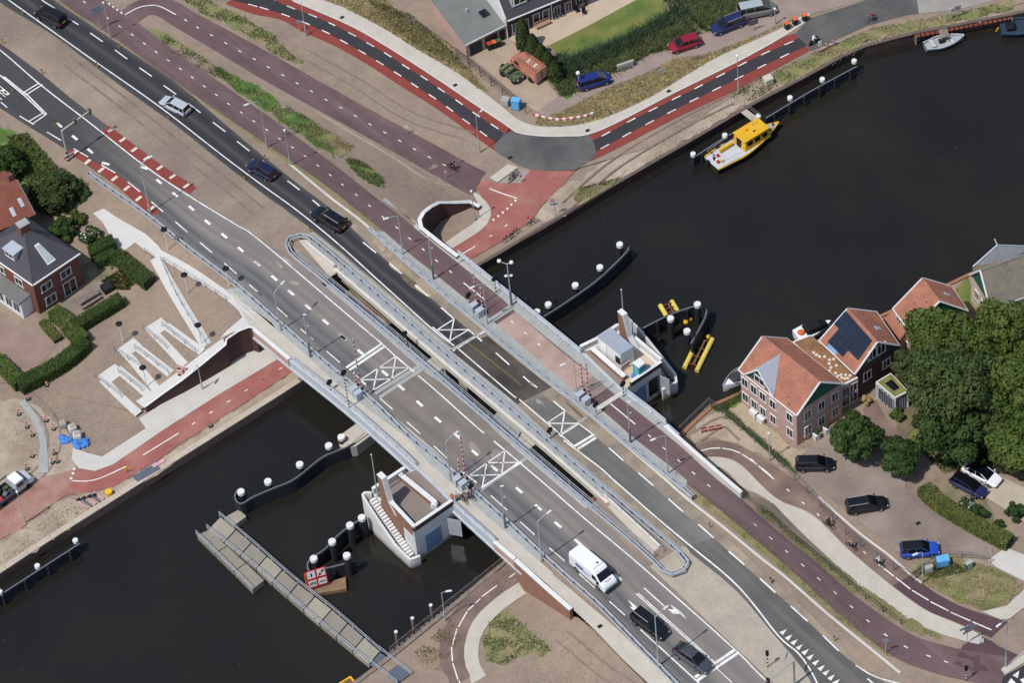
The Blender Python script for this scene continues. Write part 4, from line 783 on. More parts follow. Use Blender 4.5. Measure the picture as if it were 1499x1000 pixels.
MB().wall([tuple(v) for v in [p2+n2*.05, p2+n2*1.6-u2*.3, p2+n2*1.9+u2*1.5, p3+n2*1.9, p3+n2*1.3+u2*.9, p3+u2*.6-n2*.6]], .3, -2.2, [4.6, 4.6, 3.4, .6, .6, .6]).build('stair_wall', PLC, o, True)
MB().prism([tuple(v) for v in [p2+n2*.05, p2+n2*1.6, p3+n2*1.6, p3+n2*.05]], -2.2, -.7).build('stair_base', PLC, o, True)
L2 = np.hypot(*(p3-p2))
for i in range(16):
    a = p2+u2*(1.2+(L2-1.6)*i/16); zt = 3.6-4.1*(i+1)/17; b = a+u2*((L2-1.6)/16*.9); MB().prism([tuple(v) for v in (a+n2*.1, b+n2*.1, b+n2*1.4, a+n2*1.4)], zt-.5, zt).build('step', CONC2, o, True)
fd = (p3-p4)/np.hypot(*(p3-p4)); fn = np.array([fd[1], -fd[0]])
MB().wall([tuple(p4+fd*.6+fn*.06), tuple(p4+fd*2.2+fn*.06)], -.05, -.4, 2.3).build('steel_shutter', MATS['blue_shutter'], o, True)
MB().wall([tuple(p4+fd*2.7+fn*.06), tuple(p4+fd*4.0+fn*.06)], -.05, -.3, 2.4).build('doorway', BLACK, o, True)
c = p4+fd*4.1; MB().wall([tuple(c+fn*.05), tuple(c+fn*1.5+fd*.5)], .08, -.3, 2.5).build('open_door', GALV, o, True)
pb = un([(915, 497)], 3.9)[0]; u = u2
py2 = emp('brick_pylon', (pb[0], pb[1], 3.9), 0, 'tapering brick pylon with a pale edge beside the white cabin', 'pylon'); pyl(py2, 1, 4.6)
flagpole((914, 482), 3.9, 424, 'slim white flagpole behind the white cabin')
# site cabin, toilet, boards
cb = XY(P("875,493 908,519 927,507.6 894.5,480.4"), 6.5); cb = [np.array(v) for v in cb]; cc = np.mean(cb, 0)
o = emp('site_cabin', (cc[0], cc[1], 3.9), 0, 'white flat roofed site cabin with ribbed roof on the farther platform', 'cabin')
CAB = mat('cabin_white', '#e6e6e2', .6, .05, 1)
MB().prism([tuple(v) for v in cb], 3.93, 6.4).build('walls', CAB, o, True)
rb = [cc+(v-cc)*1.03 for v in cb]; MB().prism([tuple(v) for v in rb], 6.4, 6.52).build('roof', mat('cabin_roof', '#aeb5c0', .5, .08, 1, metal=.2), o, True)
for i in range(9):
    k = (i+.5)/9; a, b = rb[0]*(1-k)+rb[3]*k, rb[1]*(1-k)+rb[2]*k
    MB().wall([tuple(a), tuple(b)], .06, 6.521, 6.56).build('roof_rib', MATS['cabin_roof'], o, True)
d1 = (cb[1]-cb[0])/np.hypot(*(cb[1]-cb[0])); n1_ = np.array([d1[1], -d1[0]]); a = cb[0]+d1*3.0+n1_*.03
MB().wall([tuple(a), tuple(a+d1*.8)], -.05, 4.6, 5.7).build('window', BLACK, o, True); a = cb[0]+d1*.5+n1_*.03; MB().wall([tuple(a), tuple(a+d1*.95)], -.04, 3.95, 6.0).build('door', mat('door_white', '#f4f3ef', .6), o, True)
tb = un([(937, 548)], 3.9)[0]; o = emp('portable_toilet', (tb[0], tb[1], 3.9), YAW, 'turquoise portable toilet with white roof beside the cabin', 'toilet')
TQ = mat('turquoise', '#2b9aa3', .5, .06); MB().box((0, 0, 1.0), (1.1, 1.1, 2.)).build('cabin_shell', TQ, o); MB().box((0, 0, 2.1), (1.2, 1.2, .2), top=.8).build('roof', WPAINT, o, bevel=.03); MB().box((0, -.56, .95), (.7, .04, 1.7)).build('door', mat('turquoise_light', '#6cbcc4', .5), o)
tb = un([(928, 551)], 3.9)[0]; o = emp('plastic_sheet', (tb[0], tb[1], 3.9), 0, 'crumpled blue plastic in front of the turquoise toilet', 'tarpaulin')
mb = MB(); [mb.sphere((random.uniform(-.4, .4), random.uniform(-.25, .25), .15), random.uniform(.18, .32), 6, .7) for _ in range(6)]; mb.build('folds', mat('blue_tarp', '#4b83cf', .5, .15, 4), o)
def board(px, z, rz, label, L=1.3, n=3):
    b = un([px], z)[0]; o = emp('barrier_board', (b[0], b[1], z), rz, label, 'barrier')
    for i in range(n): MB().box((0, 0, .35+.22*i), (L, .06, .2)).build('plank', REDPAINT if i % 2 == 0 else WPAINT, o)
    for s in (-1, 1): MB().box((s*L*.4, .05, .4), (.06, .06, .8)).build('leg', LAMPC, o)
    return o
board((916, 541), 3.9, YAW+math.pi/2, 'red and white striped barrier boards leaning at the cabin end', 1.3, 4)
# ---- mooring fenders and piles
def pile(px, r, h, label, tone=DARK):       # px: centre of the white cap's top
    zt = h; c = un([px], zt)[0]; o = emp('mooring_pile', (c[0], c[1], WATER_Z), 0, label, 'mooring pile', 'white capped mooring piles')
    MB().cyl((0, 0, -1), (0, 0, zt-.42-WATER_Z), r*.88, n=14).build('post', TIMBER, o)
    MB().lathe([(r, -.45), (r, -.06), (r*.93, 0)], (0, 0, zt-WATER_Z), 18).build('cap', WPAINT, o, smooth=False)
    for k in (1, 2): MB().lathe([(r*.93, -.06), (r*.93, .06)], (0, 0, (zt-.5-WATER_Z)*k/3), 14).build('band', DARK, o)
def fender(px, zt, label, h=2.2, posts=5, t=.32):
    q = catmull(un(px, zt), max(4, int(len(px)*5))); o = emp('fender_wall', (*q[len(q)//2], WATER_Z), 0, label, 'fender')
    for i in range(4): MB().wall([tuple(v) for v in offs(q, i*.012)], t, zt-h*(i+1)/4+.05, zt-h*i/4).build('fender_beam', TIMBER, o, True)
    MB().wall([tuple(v) for v in offs(q, .04)], .12, zt+.003, zt+.06).build('top_rail', mat('fender_edge', '#777a80', .7, .2, 2), o, True)
    s = np.r_[0, np.cumsum(np.hypot(*np.diff(q, axis=0).T))]
    for k in range(posts):
        a = arc(q, s[-1]*(k+.5)/posts, s[-1]*(k+.5)/posts, 1)[0]; MB().box((a[0], a[1], zt-h/2-.6), (.3, .3, h+1.)).build('post', TIMBER, o, True)
fender(A(2, 1, "172,855 300,775 460,665 560,580 660,480 672,455")[::-1], .55, 'curved dark fender wall on the water above the upper bridge', posts=7)
ord_ = ['nearest the bridge', 'second from the bridge', 'third from the bridge', 'fourth from the bridge', 'at the free outer end']
for q, s in zip(A(2, 1, "172,806 234,766 382,660 517,562 626,437"), ord_): pile(q, .42, 1.5, 'white capped mooring pile %s along the curved fender above the bridges' % s)
fender(A(2, 1, "715,925 905,830 1035,785"), .75, 'dark fender wall behind the brick pylon, running out to the pile cluster', posts=4)
fender(A(2, 1, "1085,785 1095,800 1085,850 1012,985"), .75, 'short dark fender returning toward the yellow floats', posts=3)
for q, s in zip(A(2, 1, "740,925 905,843 1052,765 995,912"), ('beside the far platform stair', 'in the middle of the fender behind the far pylon', 'at the outer corner of the right fender, farthest right', 'at the yellow float end of the right fender')): pile(q, .43, 2.3, 'white capped mooring pile %s' % s)
fender(P("533,634 510,652 471.5,669 430,701 400,714 370,727 352.5,737 345,728 349,718"), .55, 'long dark fender wall beside the jetty in front of the lower bridge', posts=8)
for q, s in zip(P("499.5,639 481,651.5 438.6,679 392,704 352.5,719"), ord_): pile(q, .45, 1.45, 'white capped mooring pile %s along the fender by the jetty' % s)
fender(P("536,754 500,778 475,803 452,820 449,832 454,841"), .75, 'dark fender wall running from the lower platform to the red signboard', posts=5)
fender(P("455,838 480,833 521,823"), .55, 'short dark fender behind the red framed signboard', posts=3)
for q, s in zip(P("529.4,757 512,768 486,792 459,817 507.5,812.5"), ('nearest the lower platform stair', 'second from the lower platform stair', 'third from the lower platform stair', 'behind the red framed signboard', 'standing alone over the short fender')): pile(q, .45, 2.3, 'white capped mooring pile %s' % s)
fender(A(0, 3, "-300,720 20,512 440,240"), .35, 'straight thin dark fender in the bottom left water', 1.4, 6, .25)
for q, s in zip(A(0, 3, "412,215 203,355 -2,498"), ('at the right end', 'in the middle', 'at the picture edge')): pile(q, .33, .75, 'small white capped pile %s of the bottom left fender' % s)
fender(P("1015,232 1060,203 1108.5,176"), .35, 'thin dark fender between the yellow boat and the quay', 1.3, 4, .25)
fender(A(3, 0, "85,650 350,492 585,365"), .35, 'thin dark fender ahead of the yellow boat', 1.3, 6, .25)
for q, s in zip(P("1014.5,224 1061,196.5 1110,168.5 1156.4,141.5 1203.7,114.5 1250.4,87.5"), ('behind the stern of the yellow boat', 'beside the deck of the yellow boat', 'at the gangway by the yellow boat', 'first ahead of the yellow boat', 'second ahead of the yellow boat', 'at the far end ahead of the yellow boat')): pile(q, .34, .8, 'small white capped pile %s' % s)
# ---- floating jetty
JET = mat('jetty_boards', '#918a7e', .9, .15, .6, .14, 8)
ja = emp('floating_jetty', (*un([(440, 860)], -.6)[0], WATER_Z), 0, 'long grey floating jetty with metal railings crossing the dark water', 'jetty')
Lj, Rj = catmull(un(P("304,776 370,829 450,898.5 514,952 541,974"), -.6), 11), catmull(un(P("322,757 370,797 437,856 485,893 556,955"), -.6), 11)
for i in range(10):
    a, b, c, d = Lj[i], Lj[i+1], Rj[i+1], Rj[i]; k = .03
    MB().prism([tuple(a*(1-k)+b*k), tuple(b*(1-k)+a*k), tuple(c*(1-k)+d*k), tuple(d*(1-k)+c*k)], -1.6, -.6+random.uniform(0, .04)).build('deck_section', JET if i % 3 else mat('jetty_boards_pale', '#a39c8c', .9, .15, .6, .14, 8), ja, True)
jb = emp('floating_jetty', (*un([(340, 820)], -.6)[0], WATER_Z), 0, 'shorter floating landing stage alongside the long jetty at its water end', 'jetty')
L2_, R2_ = catmull(un(P("288,784 329,824 370,865"), -.6), 4), catmull(un(P("305,776 347,814 387,851"), -.6), 4)
for i in range(3):
    a, b, c, d = L2_[i], L2_[i+1], R2_[i+1], R2_[i]; MB().prism([tuple(a*.98+b*.02), tuple(b*.98+a*.02), tuple(c*.98+d*.02), tuple(d*.98+c*.02)], -1.6, -.55+.02*i).build('deck_section', JET, jb, True)
MB().prism(XY(P("328,758 350,746 360.5,756 342,770"), -.6), -1.6, -.62).build('end_section', MATS['jetty_boards_pale'], ja, True)
def rail(par_, q, z, h, sp, bars=(1., .55), r=.035, m=GALV, pr=.04, side=0.):
    q = np.asarray(q); s = np.r_[0, np.cumsum(np.hypot(*np.diff(q, axis=0).T))]; n = max(1, int(round(s[-1]/sp)))
    zz = (lambda p: z(np.array([p]))[0]) if callable(z) else (lambda p: z)
    me = None
    for i in range(n+1):
        p = arc(q, s[-1]*i/n, s[-1]*i/n, 1)[0]
        if me is None: me = MB().box((0, 0, h/2), (pr*2, pr*2, h)).build('post', m, par_); me.location = Vector((p[0], p[1], zz(p)))-par_.location; me = me.data
        else: link('post', me, par_, (p[0], p[1], zz(p)), world=True)
    pa = arc(q, 0, s[-1], max(2, int(s[-1]/2)+1))
    for k in bars: MB().tube([(p[0], p[1], zz(p)+h*k) for p in pa], r, 5).build('rail', m, par_, True)
rail(ja, offs(Rj, 0), -.6, 1., 2.3); rail(ja, offs(Lj, 0), -.6, 1., 2.3); rail(jb, L2_, -.6, .9, 2.2)
g = emp('gangway', (*un([(566, 968)], -.2)[0], -.6), 0, 'grey metal gangway joining the floating jetty to the bank', 'gangway')
q = un(P("541,972 556,954 602,990 582,1004"), -.2); MB().prism([tuple(v) for v in q], [-.6, -.6, .1, .1], [-.45, -.45, .2, .2]).build('walkway', GALV_D, g, True)
rail(g, [q[0], q[3]], -.2, 1., 1.6); rail(g, [q[1], q[2]], -.2, 1., 1.6)
# timber raft with signboard
o = emp('timber_raft', (*un([(478, 858)], -.9)[0], WATER_Z), 0, 'small brown timber raft under the red framed signboard', 'raft')
rq = [np.array(v) for v in XY(P("450,861 506,845 507,862.5 461,870"), -.8)]
for i in range(6):
    a, b = rq[0]*(1-i/6)+rq[3]*i/6, rq[1]*(1-i/6)+rq[2]*i/6; c, d = rq[0]*(1-(i+.92)/6)+rq[3]*(i+.92)/6, rq[1]*(1-(i+.92)/6)+rq[2]*(i+.92)/6
    MB().prism([tuple(a), tuple(b), tuple(d), tuple(c)], -1.5, -.8+.01*(i % 2)).build('plank', mat('brown_planks', '#8a7058', .85, .25, 1.2, .15, 8), o, True)
sgb = un([(467, 862)], -.8)[0]; o = emp('signboard', (sgb[0], sgb[1], -.8), math.radians(-168)+math.pi, 'red framed board with four white water traffic signs on the raft', 'sign')
o.rotation_euler = (math.radians(-8), 0, math.radians(14))
MB().box((0, 0, 1.7), (2.4, .1, 2.7)).build('board', REDPAINT, o)
for ix, iz in ((-1, 1), (1, 1), (-1, -1), (1, -1)):
    pn = MB().box((ix*.58, -.07, 1.75+iz*.68), (.95, .04, 1.05 if iz > 0 else .9)).build('sign_panel', WPAINT, o)
MB().box((-.58, -.1, 2.45), (.16, .03, .55)).build('symbol', BLACK, o); MB().box((.58, -.1, 2.43), (.1, .03, 1.2), pitch=.7).build('symbol', REDPAINT, o); MB().box((.4, -.105, 2.25), (.2, .03, .3)).build('symbol', BLACK, o); MB().box((.75, -.105, 2.65), (.2, .03, .3)).build('symbol', BLACK, o)
for dz in (0, .25): 
    for s in (-1, 1): MB().box((-.58+s*.2, -.1, 1.0+dz), (.42, .03, .1), pitch=s*.35).build('symbol', BLACK, o)
MB().box((.58, -.1, 1.07), (.7, .03, .12)).build('symbol', BLACK, o)
for s in (-1, 1): MB().box((s*.9, .12, .9), (.1, .1, 1.9)).build('leg', YELLOW if s < 0 else GALV_D, o)
MB().box((-1.28, .0, 1.7), (.14, .16, 2.2)).build('side_marker', ORANGE, o)
# timber jetties on the lower right bank / moorings
def plank_pier(px, z, label, railpx=(), m=OLDWOOD, n=5, name='landing_stage'):
    q = [np.array(v) for v in XY(px, z)]; o = emp(name, (*np.mean(q, 0), WATER_Z), 0, label, 'jetty')
    for i in range(n):
        f0, f1 = i/n+.006, (i+1)/n-.006; pts = [q[0]*(1-f0)+q[1]*f0, q[0]*(1-f1)+q[1]*f1, q[3]*(1-f1)+q[2]*f1, q[3]*(1-f0)+q[2]*f0]
        MB().prism([tuple(v) for v in pts], z-.12, z+.01*(i % 2)).build('plank', m, o, True)
    for v in q: MB().cyl((v[0], v[1], -2.5), (v[0], v[1], z-.1), .12, n=7).build('pile', OLDWOOD, o, True)
    for rp in railpx: rail(o, un(rp, z), z, 1., 2., m=OLDWOOD)
    return o
plank_pier(P("993,634 1039,590 1046,597 1002,642"), -.1, 'weathered timber walkway with posts at the water below the wall', [P("993,634 1039,590")], n=14)
plank_pier(P("1082,162 1090,157 1112,174 1104,179"), .05, 'small beige gangway from the bank to the yellow boat', [P("1090,157 1112,174")], mat('gangway_deck', '#b9aea0', .8, .1), 4, 'gangway')
plank_pier(P("1373,42 1386,40 1390,52 1378,55"), .0, 'short grey landing stage behind the silver sloop', (), OLDWOOD, 5)
plank_pier(P("1340,50 1481,24 1482,27 1341,54"), -.1, 'thin rusty beam walkway along the upper right bank', (), RUST, 20)
plank_pier(P("568,958 700,858 744,822 746,826 702,864 572,964"[0:]) if 0 else P("570,955 742,819 745,824 574,962"), -.25, 'old timber waling with posts along the bottom centre bank', [P("572,956 650,893 742,820")], n=24, name='bank_waling')
for q in ((580, 929, 'by the jetty gangway'), (604, 909, 'left of the leaning lamp'), (631, 890, 'under the bottom centre lamp')):
    c = un([q[:2]], .3)[0]; o = emp('bank_post', (c[0], c[1], -1.5), 0, 'pale topped old timber post in the bank edge %s' % q[2], 'post'); MB().cyl((0, 0, 0), (0, 0, 2.2), .2, n=9).build('post', OLDWOOD, o); MB().cyl((0, 0, 2.2), (0, 0, 2.3), .21, n=9).build('cap', WPAINT, o)
# ---- guard rails and railings
def guard(px, fld, label, sp=1.6, side=1, name='guard_rail', wide=True, smooth=True, white=False):
    q = path(px, lambda t: fld(t)+.7, 1.5); o = emp(name, (*q[0], fld(q[:1])[0]), 0, label, 'guard rail'); z = fld(q); mm = WPAINT if white else GALV
    MB().wall([tuple(v) for v in q], .14*side, list(z+.42), list(z+.78)).build('beam', mm, o, True)
    if wide:
        MB().wall([tuple(v) for v in offs(q, .42*side)], .1*side, list(z+.5), list(z+.68)).build('rear_beam', GALV, o, True)
    s = np.r_[0, np.cumsum(np.hypot(*np.diff(q, axis=0).T))]; n = int(s[-1]/sp); me = None
    for i in range(n+1):
        p = arc(offs(q, .22*side), s[-1]*i/n, s[-1]*i/n, 1)[0]; t = arc(q, max(0, s[-1]*i/n-.3), s[-1]*i/n+.3, 2); a = math.atan2(*(t[1]-t[0])[::-1]); zp = fld(np.array([p]))[0]
        if me is None:
            ob = MB().box((0, 0, .35), (.14, .1, .7)).box((0, 0, .56), (.1, .4, .1)).build('post', GALV_D, o); ob.location = Vector((p[0], p[1], zp))-o.location; ob.rotation_euler = (0, 0, a); me = ob.data
        else: link('post', me, o, (p[0], p[1], zp), a, True)
guard(P("131,251 160,272 213,309 267,352 347,413.5 409,468 496,543 550,586.5 605,640 657,681 690,712 740,757 791,805 839,848 892,896 993,1000 1080,1090"), R, 'long galvanised guard rail between the footway and the nearer road', side=-1)
guard(P("439,341.5 423,345.5 417,355 423.4,371 470,409 540,468 620,537 710,614 837,721.5 955,823 969,838 988,842 1007,832 1008,818 998,808"), R, 'galvanised guard rail on the right of the nearer road with rounded ends', side=1)
guard(P("439,341.5 455,345 549,424 614,480.5 704,558 797,637 880,708 940,759 998,808"), R, 'galvanised guard rail on the left of the dark road over the bridge', side=-1)
guard(P("538,335 634,420 700,474 780,541 864,607 930,662 999,717 1012,728"), R, 'white edged guard rail between the dark road and the cycle path', side=1)
line('concrete_kerb', P("423.4,240 480,287 543.6,337 640,424 780,543 864,609 1002,728 1101.7,808.5 1160,855 1291,965 1318,987"), .32, R, .14, None, KERB)['kind'] = 'structure'
def railing(px, z, label, sp=1.9, h=1.05, m=GALV, bars=(1., .7, .4), r=.045, name='bridge_railing', cat='railing', pr=.04, top=0.):
    fld = z if callable(z) else Const(z); q = path(px, lambda t: fld(t)+top, 2.); o = emp(name, (*q[0], fld(q[:1])[0]), 0, label, cat); rail(o, q, z, h, sp, bars, r, m, pr); return o
railing(P("427,527 460,552 513,595 563,639 590,663 609,682"), 4.1, 'grey pedestrian railing on the near edge of the bridge, left of the platform', 1.9, .75, GALV, (1., .55), .06)
railing(P("665,739 695,766 725,793"), 4.1, 'grey pedestrian railing on the near edge of the bridge, right of the platform', 1.9, .75, GALV, (1., .55), .06)
railing(P("432,364.5 573,480 689,580 854,721 957,809"), R, 'pipe railing on the near side of the gap between the bridges', 2.4, 1.0, GALV, (1., .55), .035, 'bridge_railing', 'railing', .035, top=1.)
railing(P("451,349.5 540,427 642,515 737,595 800,648 859,699.5 970,801"), R, 'pipe railing on the far side of the gap between the bridges', 2.4, 1.0, GALV, (1., .55), .035, 'bridge_railing', 'railing', .035, top=1.)
railing(P("671,374 700,397 749.7,437 800,477 850,518"), 4.1, 'blue grey railing along the pink cycle path above the water', 2.0, .95, BLUEST, (1., .7, .4), .06)
railing(P("914,574.5 958,608 975,622"), 4.1, 'short blue grey railing between the far platform and the white parapet', 2.0, .95, BLUEST, (1., .7, .4), .06)
railing(A(3, 3, "-40,-10 30,40 120,110 205,190 295,262 380,335 475,410 565,492 660,560 755,635 825,680"), S, 'dark green railing on the bank between the two cycle paths at lower right', 2.6, 1., mat('dark_green_paint', '#2f3b36', .6), (1., .5), .035, 'path_railing')
railing(P("236,382 262,440 302,505"), N, 'thin railing down the diagonal ramp path', 2., .9, GALV_D, (1., .5), .02, 'ramp_railing', 'railing', .025)
railing(P("240,383 280,407 331,440"), N, 'thin railing along the upper ramp beside the road', 2., .9, GALV_D, (1., .5), .02, 'ramp_railing', 'railing', .025)
railing(P("213,370 227,361 233,369 222,378"), N, 'small square railing at the head of the ramp paths', 1.2, .9, GALV_D, (1., .5), .02, 'ramp_railing', 'railing', .025)
for s, lab in (("174,546 208,573", 'lowest'), ("139,553 178,582", 'lower left'), ("198,511 247,548", 'middle'), ("168,514 208,541", 'middle left'), ("238,478 287,517", 'highest'), ("211,483 244,511", 'highest left')): railing(P(s), N, 'thin railing on the %s zigzag ramp' % lab, 2., .9, GALV_D, (1., .5), .02, 'ramp_railing', 'railing', .025)
def mesh_fence(px, fld, label, h=1.3, sp=2.4, m=None, pm=None):
    m = m or GALV_D; q = path(px, fld, 2.); o = emp('mesh_fence', (*q[0], fld(q[:1])[0]), 0, label, 'fence'); rail(o, q, fld, h, sp, (1.,), .025, pm or m, .035)
    mb = MB(); s = np.r_[0, np.cumsum(np.hypot(*np.diff(q, axis=0).T))]; nn = int(s[-1]/.45)
    for i in range(nn):
        p = arc(q, s[-1]*i/nn, s[-1]*(i+1)/nn, 2); z0, z1 = fld(p); d = p[1]-p[0]; d = np.array([-d[1], d[0]])/np.hypot(*d)*.008
        for a, b, za, zb in ((p[0], p[1], z0+.05, z1+h), (p[1], p[0], z1+.05, z0+h)): mb.quad((a[0]-d[0], a[1]-d[1], za), (a[0]+d[0], a[1]+d[1], za), (b[0]+d[0], b[1]+d[1], zb), (b[0]-d[0], b[1]-d[1], zb))
        for kz in (.25, .5, .75): mb.add([(p[0][0], p[0][1], z0+h*kz), (p[1][0], p[1][1], z1+h*kz), (p[1][0], p[1][1], z1+h*kz+.02), (p[0][0], p[0][1], z0+h*kz+.02)], [(0, 1, 2, 3)])
    mb.build('wire_mesh', m, o, True, kind='stuff'); return o
mesh_fence(P("1041,596 1060,612 1110,652 1150,690 1190,731 1243,788 1300,830 1335,850"), SL, 'grey wire mesh fence between the lower path and the parking lot', 1.4)
mesh_fence(P("542,6 600,35 640,62 680,92 722,128 752,152 770,166"), N, 'dark mesh fence on the straw verge behind the footway', 1.5, 2.2, mat('fence_dark', '#3b3b3a', .7))
mesh_fence(P("668,80 710,112 752,148"), N, 'dark mesh fence at the edge of the yard near the garage', 1.2, 2.5, MATS['fence_dark'])
mesh_fence(P("1340,848 1380,816 1440,820 1450,824"), SL, 'thin mesh fence round the grass corner by the blue box', 1., 3.)

c = un([(517, 640)], .4)[0]; o = emp('pier_footing', (c[0], c[1], WATER_Z), YAW+math.pi/2, 'low rounded beige pier footing between the jetty fender and the bridge', 'pier')
MB().prism([(2.5, -1.3), (2.5, 1.3), (-.6, 1.3), (-1.6, .8), (-2., 0), (-1.6, -.8), (-.6, -1.3)], -1, 1.75).build('footing', CONC2, o); MB().prism([(2.5, -1.), (2.5, 1.), (-.3, 1.), (-1.2, .6), (-1.5, 0), (-1.2, -.6), (-.3, -1.)], 1.751, 1.95).build('top_slab', CONC2, o)
# ================================================================== lamps, signals, barriers, signs
def geo(base, fld, off=0.):
    p = onto([base], fld)[0]; return Vector((p[0], p[1], p[2]+off))
def lamp(base, top, tip, fld, label, r=.075, thick=False, name='street_lamp', m=None, head=True):
    p = geo(base, fld); h = max(2.5, zfor((p.x, p.y), top[1])-p.z); m = m or LAMPC
    o = emp(name, p, 0, label, 'lamp'); MB().cyl((0, 0, 0), (0, 0, h), r, r*.62, 8).build('pole', m, o); MB().cyl((0, 0, 0), (0, 0, 1.6 if not thick else 2.6), r*1.45 if not thick else r*1.9, n=8).build('pole_base', GALV_D if thick else m, o)
    if tip:
        t = un([tip], p.z+h+.15)[0]; dx, dy = t[0]-p.x, t[1]-p.y; d = math.hypot(dx, dy) or 1; d2 = min(d, 2.4); dx, dy = dx/d*d2, dy/d*d2
        MB().tube([(0, 0, h-.05), (dx*.25, dy*.25, h+.12), (dx*.7, dy*.7, h+.2), (dx, dy, h+.2)], r*.55).build('arm', m, o)
        a = math.atan2(dy, dx); MB().box((dx*1.0, dy*1.0, h+.2), (.75, .26, .12), a, .8).build('lamp_head', HEAD, o, bevel=.03)
    elif head: MB().lathe([(.08, 0), (.16, .12), (.14, .3), (.05, .36)], (0, 0, h)).build('lamp_head', HEAD, o)
    return o
SL_ = lambda *a, **k: lamp(*a, **k)
for b, t, tp, lab in (((220, 312), (206, 241), (220, 230), 'by the red block marks at left'), ((411, 484), (399, 429), (414, 414), 'above the dark brick underpass'), ((660, 703.6), (654, 647), (668, 634), 'beside the barriers of the lower platform'),
                      ((793, 821.6), (787, 764), (804, 750), 'in front of the white van'), ((964, 976), (959, 904), (975, 890), 'by the black car at the bottom edge')): lamp(b, t, tp, R, 'tall grey street lamp with bent arm %s' % lab, .09)
for b, t, lab in [((454.5, 522.5), (440, 461), 'on the near pavement left of the barriers'), ((740, 773.5), (731, 712), 'on the near pavement right of the lower platform'), ((635, 409), (625.6, 346), 'by the curved brick wall'), ((923, 648), (917.6, 589), 'by the short white line on the cycle path')]:
    p = geo(b, R); h = zfor((p.x, p.y), t[1])-p.z; o = emp('camera_mast', p, 0, 'slim grey camera mast with thick foot %s' % lab, 'mast'); MB().cyl((0, 0, 0), (0, 0, 2.6), .13, n=8).build('foot', GALV_D, o); MB().cyl((0, 0, 2.6), (0, 0, h), .06, n=8).build('pole', LAMPC, o)
    MB().box((.15, 0, h), (.4, .16, .16)).build('camera', WPAINT, o, bevel=.02); MB().box((.2, .1, h*.72), (.3, .14, .14)).build('camera', WPAINT, o, bevel=.02)
for b, t, tp, f, lab in (((391, 216), (378, 148), (361, 153), R, 'on the straw verge at the upper left'), ((590, 372), (582, 316), (565, 320), R, 'left of the curved brick wall'), ((713.6, 474.5), (706, 415), (691, 421), R, 'behind the barrier cabinets on the pink bridge'), ((845, 583), (839, 528), (824, 534), R, 'beside the raised barriers near the white cabin'), ((977.7, 693.7), (973.7, 638), (956, 644), R, 'inside the white parapet wall'),
                         ((1127, 675), (1126, 636), None, SL, 'by the wire fence next to the brick house'), ((1350, 854.5), (1350, 809), (1340, 812), SL, 'in front of the bright blue car'), ((1472, 977), (1476, 907), (1462, 916), S, 'on the island in the bottom right corner'), ((651.7, 908), (645, 869), (657, 866), Z0, 'on the curved path at bottom centre'), ((37, 766), (25, 722), None, Z0, 'beside the loaded pickup'),
                         ((296.4, 570), (291, 535), (284, 540), Z0, 'on the pale pavement under the tapering brick wall'), ((448, 52), (441.6, 3), None, N, 'at the top of the curved red road'), ((702.4, 223), (698.4, 171), (706, 161), N, 'at the inside of the road bend'), ((1081, 135), (1079, 83), None, N, 'on the bank right of the bend'), ((1135, 35), (1133, 14), None, N, 'behind the grey van'), ((162, 55), (150.5, 5), None, N, 'at the top left cycle path fork'), ((425, 242), (417.5, 192), None, R, 'with its shadow across the cycle path'), ((695, 322), (690.5, 281), None, Z0, 'in the sunken corner by the curved wall')):
    lamp(b, t, tp, f, 'slender grey path lamp %s' % lab, .065)
p = geo((848, 129.5), N); o = emp('globe_lamp', p, 0, 'white globe lamp on a pale post beside the blue parked car', 'lamp'); MB().cyl((0, 0, 0), (0, 0, 2.6), .06, n=8).build('post', LAMPC, o); MB().sphere((0, 0, 2.8), .28, 12).build('globe', WPAINT, o)
p = geo((749, 447), R); o = emp('floodlight_mast', p, 0, 'tall mast with white lamps and loudspeakers over the railing by the water', 'mast'); MB().cyl((0, 0, 0), (0, 0, 2.6), .14, n=8).build('foot', GALV_D, o); MB().cyl((0, 0, 2.6), (0, 0, 7.4), .07, n=8).build('pole', LAMPC, o)
MB().tube([(-.9, .2, 7.7), (0, 0, 7.3), (.5, -.1, 7.6)], .05).build('bracket', LAMPC, o)
for v in ((-.9, .2, 7.75), (.5, -.1, 7.6)): MB().lathe([(.1, -.18), (.26, .0), (.22, .16), (.05, .2)], v).build('floodlight', WPAINT, o)
for s in (-1, 1): MB().lathe([(.06, -.15), (.2, .1), (.02, .12)], (s*.3, 0, 5.2)).build('loudspeaker', WPAINT, o)
mushes = [((240, 335.6), (246, 365.5), 'beside the road guard rail above the ramps'), ((330, 393), (335.6, 420), 'beside the guard rail near the upper ramp'), ((268, 402), (275, 429.6), 'between the diagonal ramp and the upper ramp'), ((288, 476), (295, 503), 'at the foot of the diagonal ramp'), ((173, 474), (180, 501), 'at the left of the zigzag ramps by the hedge'), ((208, 538), (215, 566), 'inside the lower zigzag ramp')]
for t, b, lab in mushes:
    p = geo(b, N); h = zfor((p.x, p.y), t[1])-p.z; o = emp('disc_lamp', p, 0, 'white lamp with black disc top %s' % lab, 'lamp'); MB().cyl((0, 0, 0), (0, 0, h-.1), .055, n=8).build('post', WPAINT, o); MB().lathe([(.04, -.12), (.42, -.04), (.42, .02), (.05, .06)], (0, 0, h), 16).build('disc', BLACK, o)
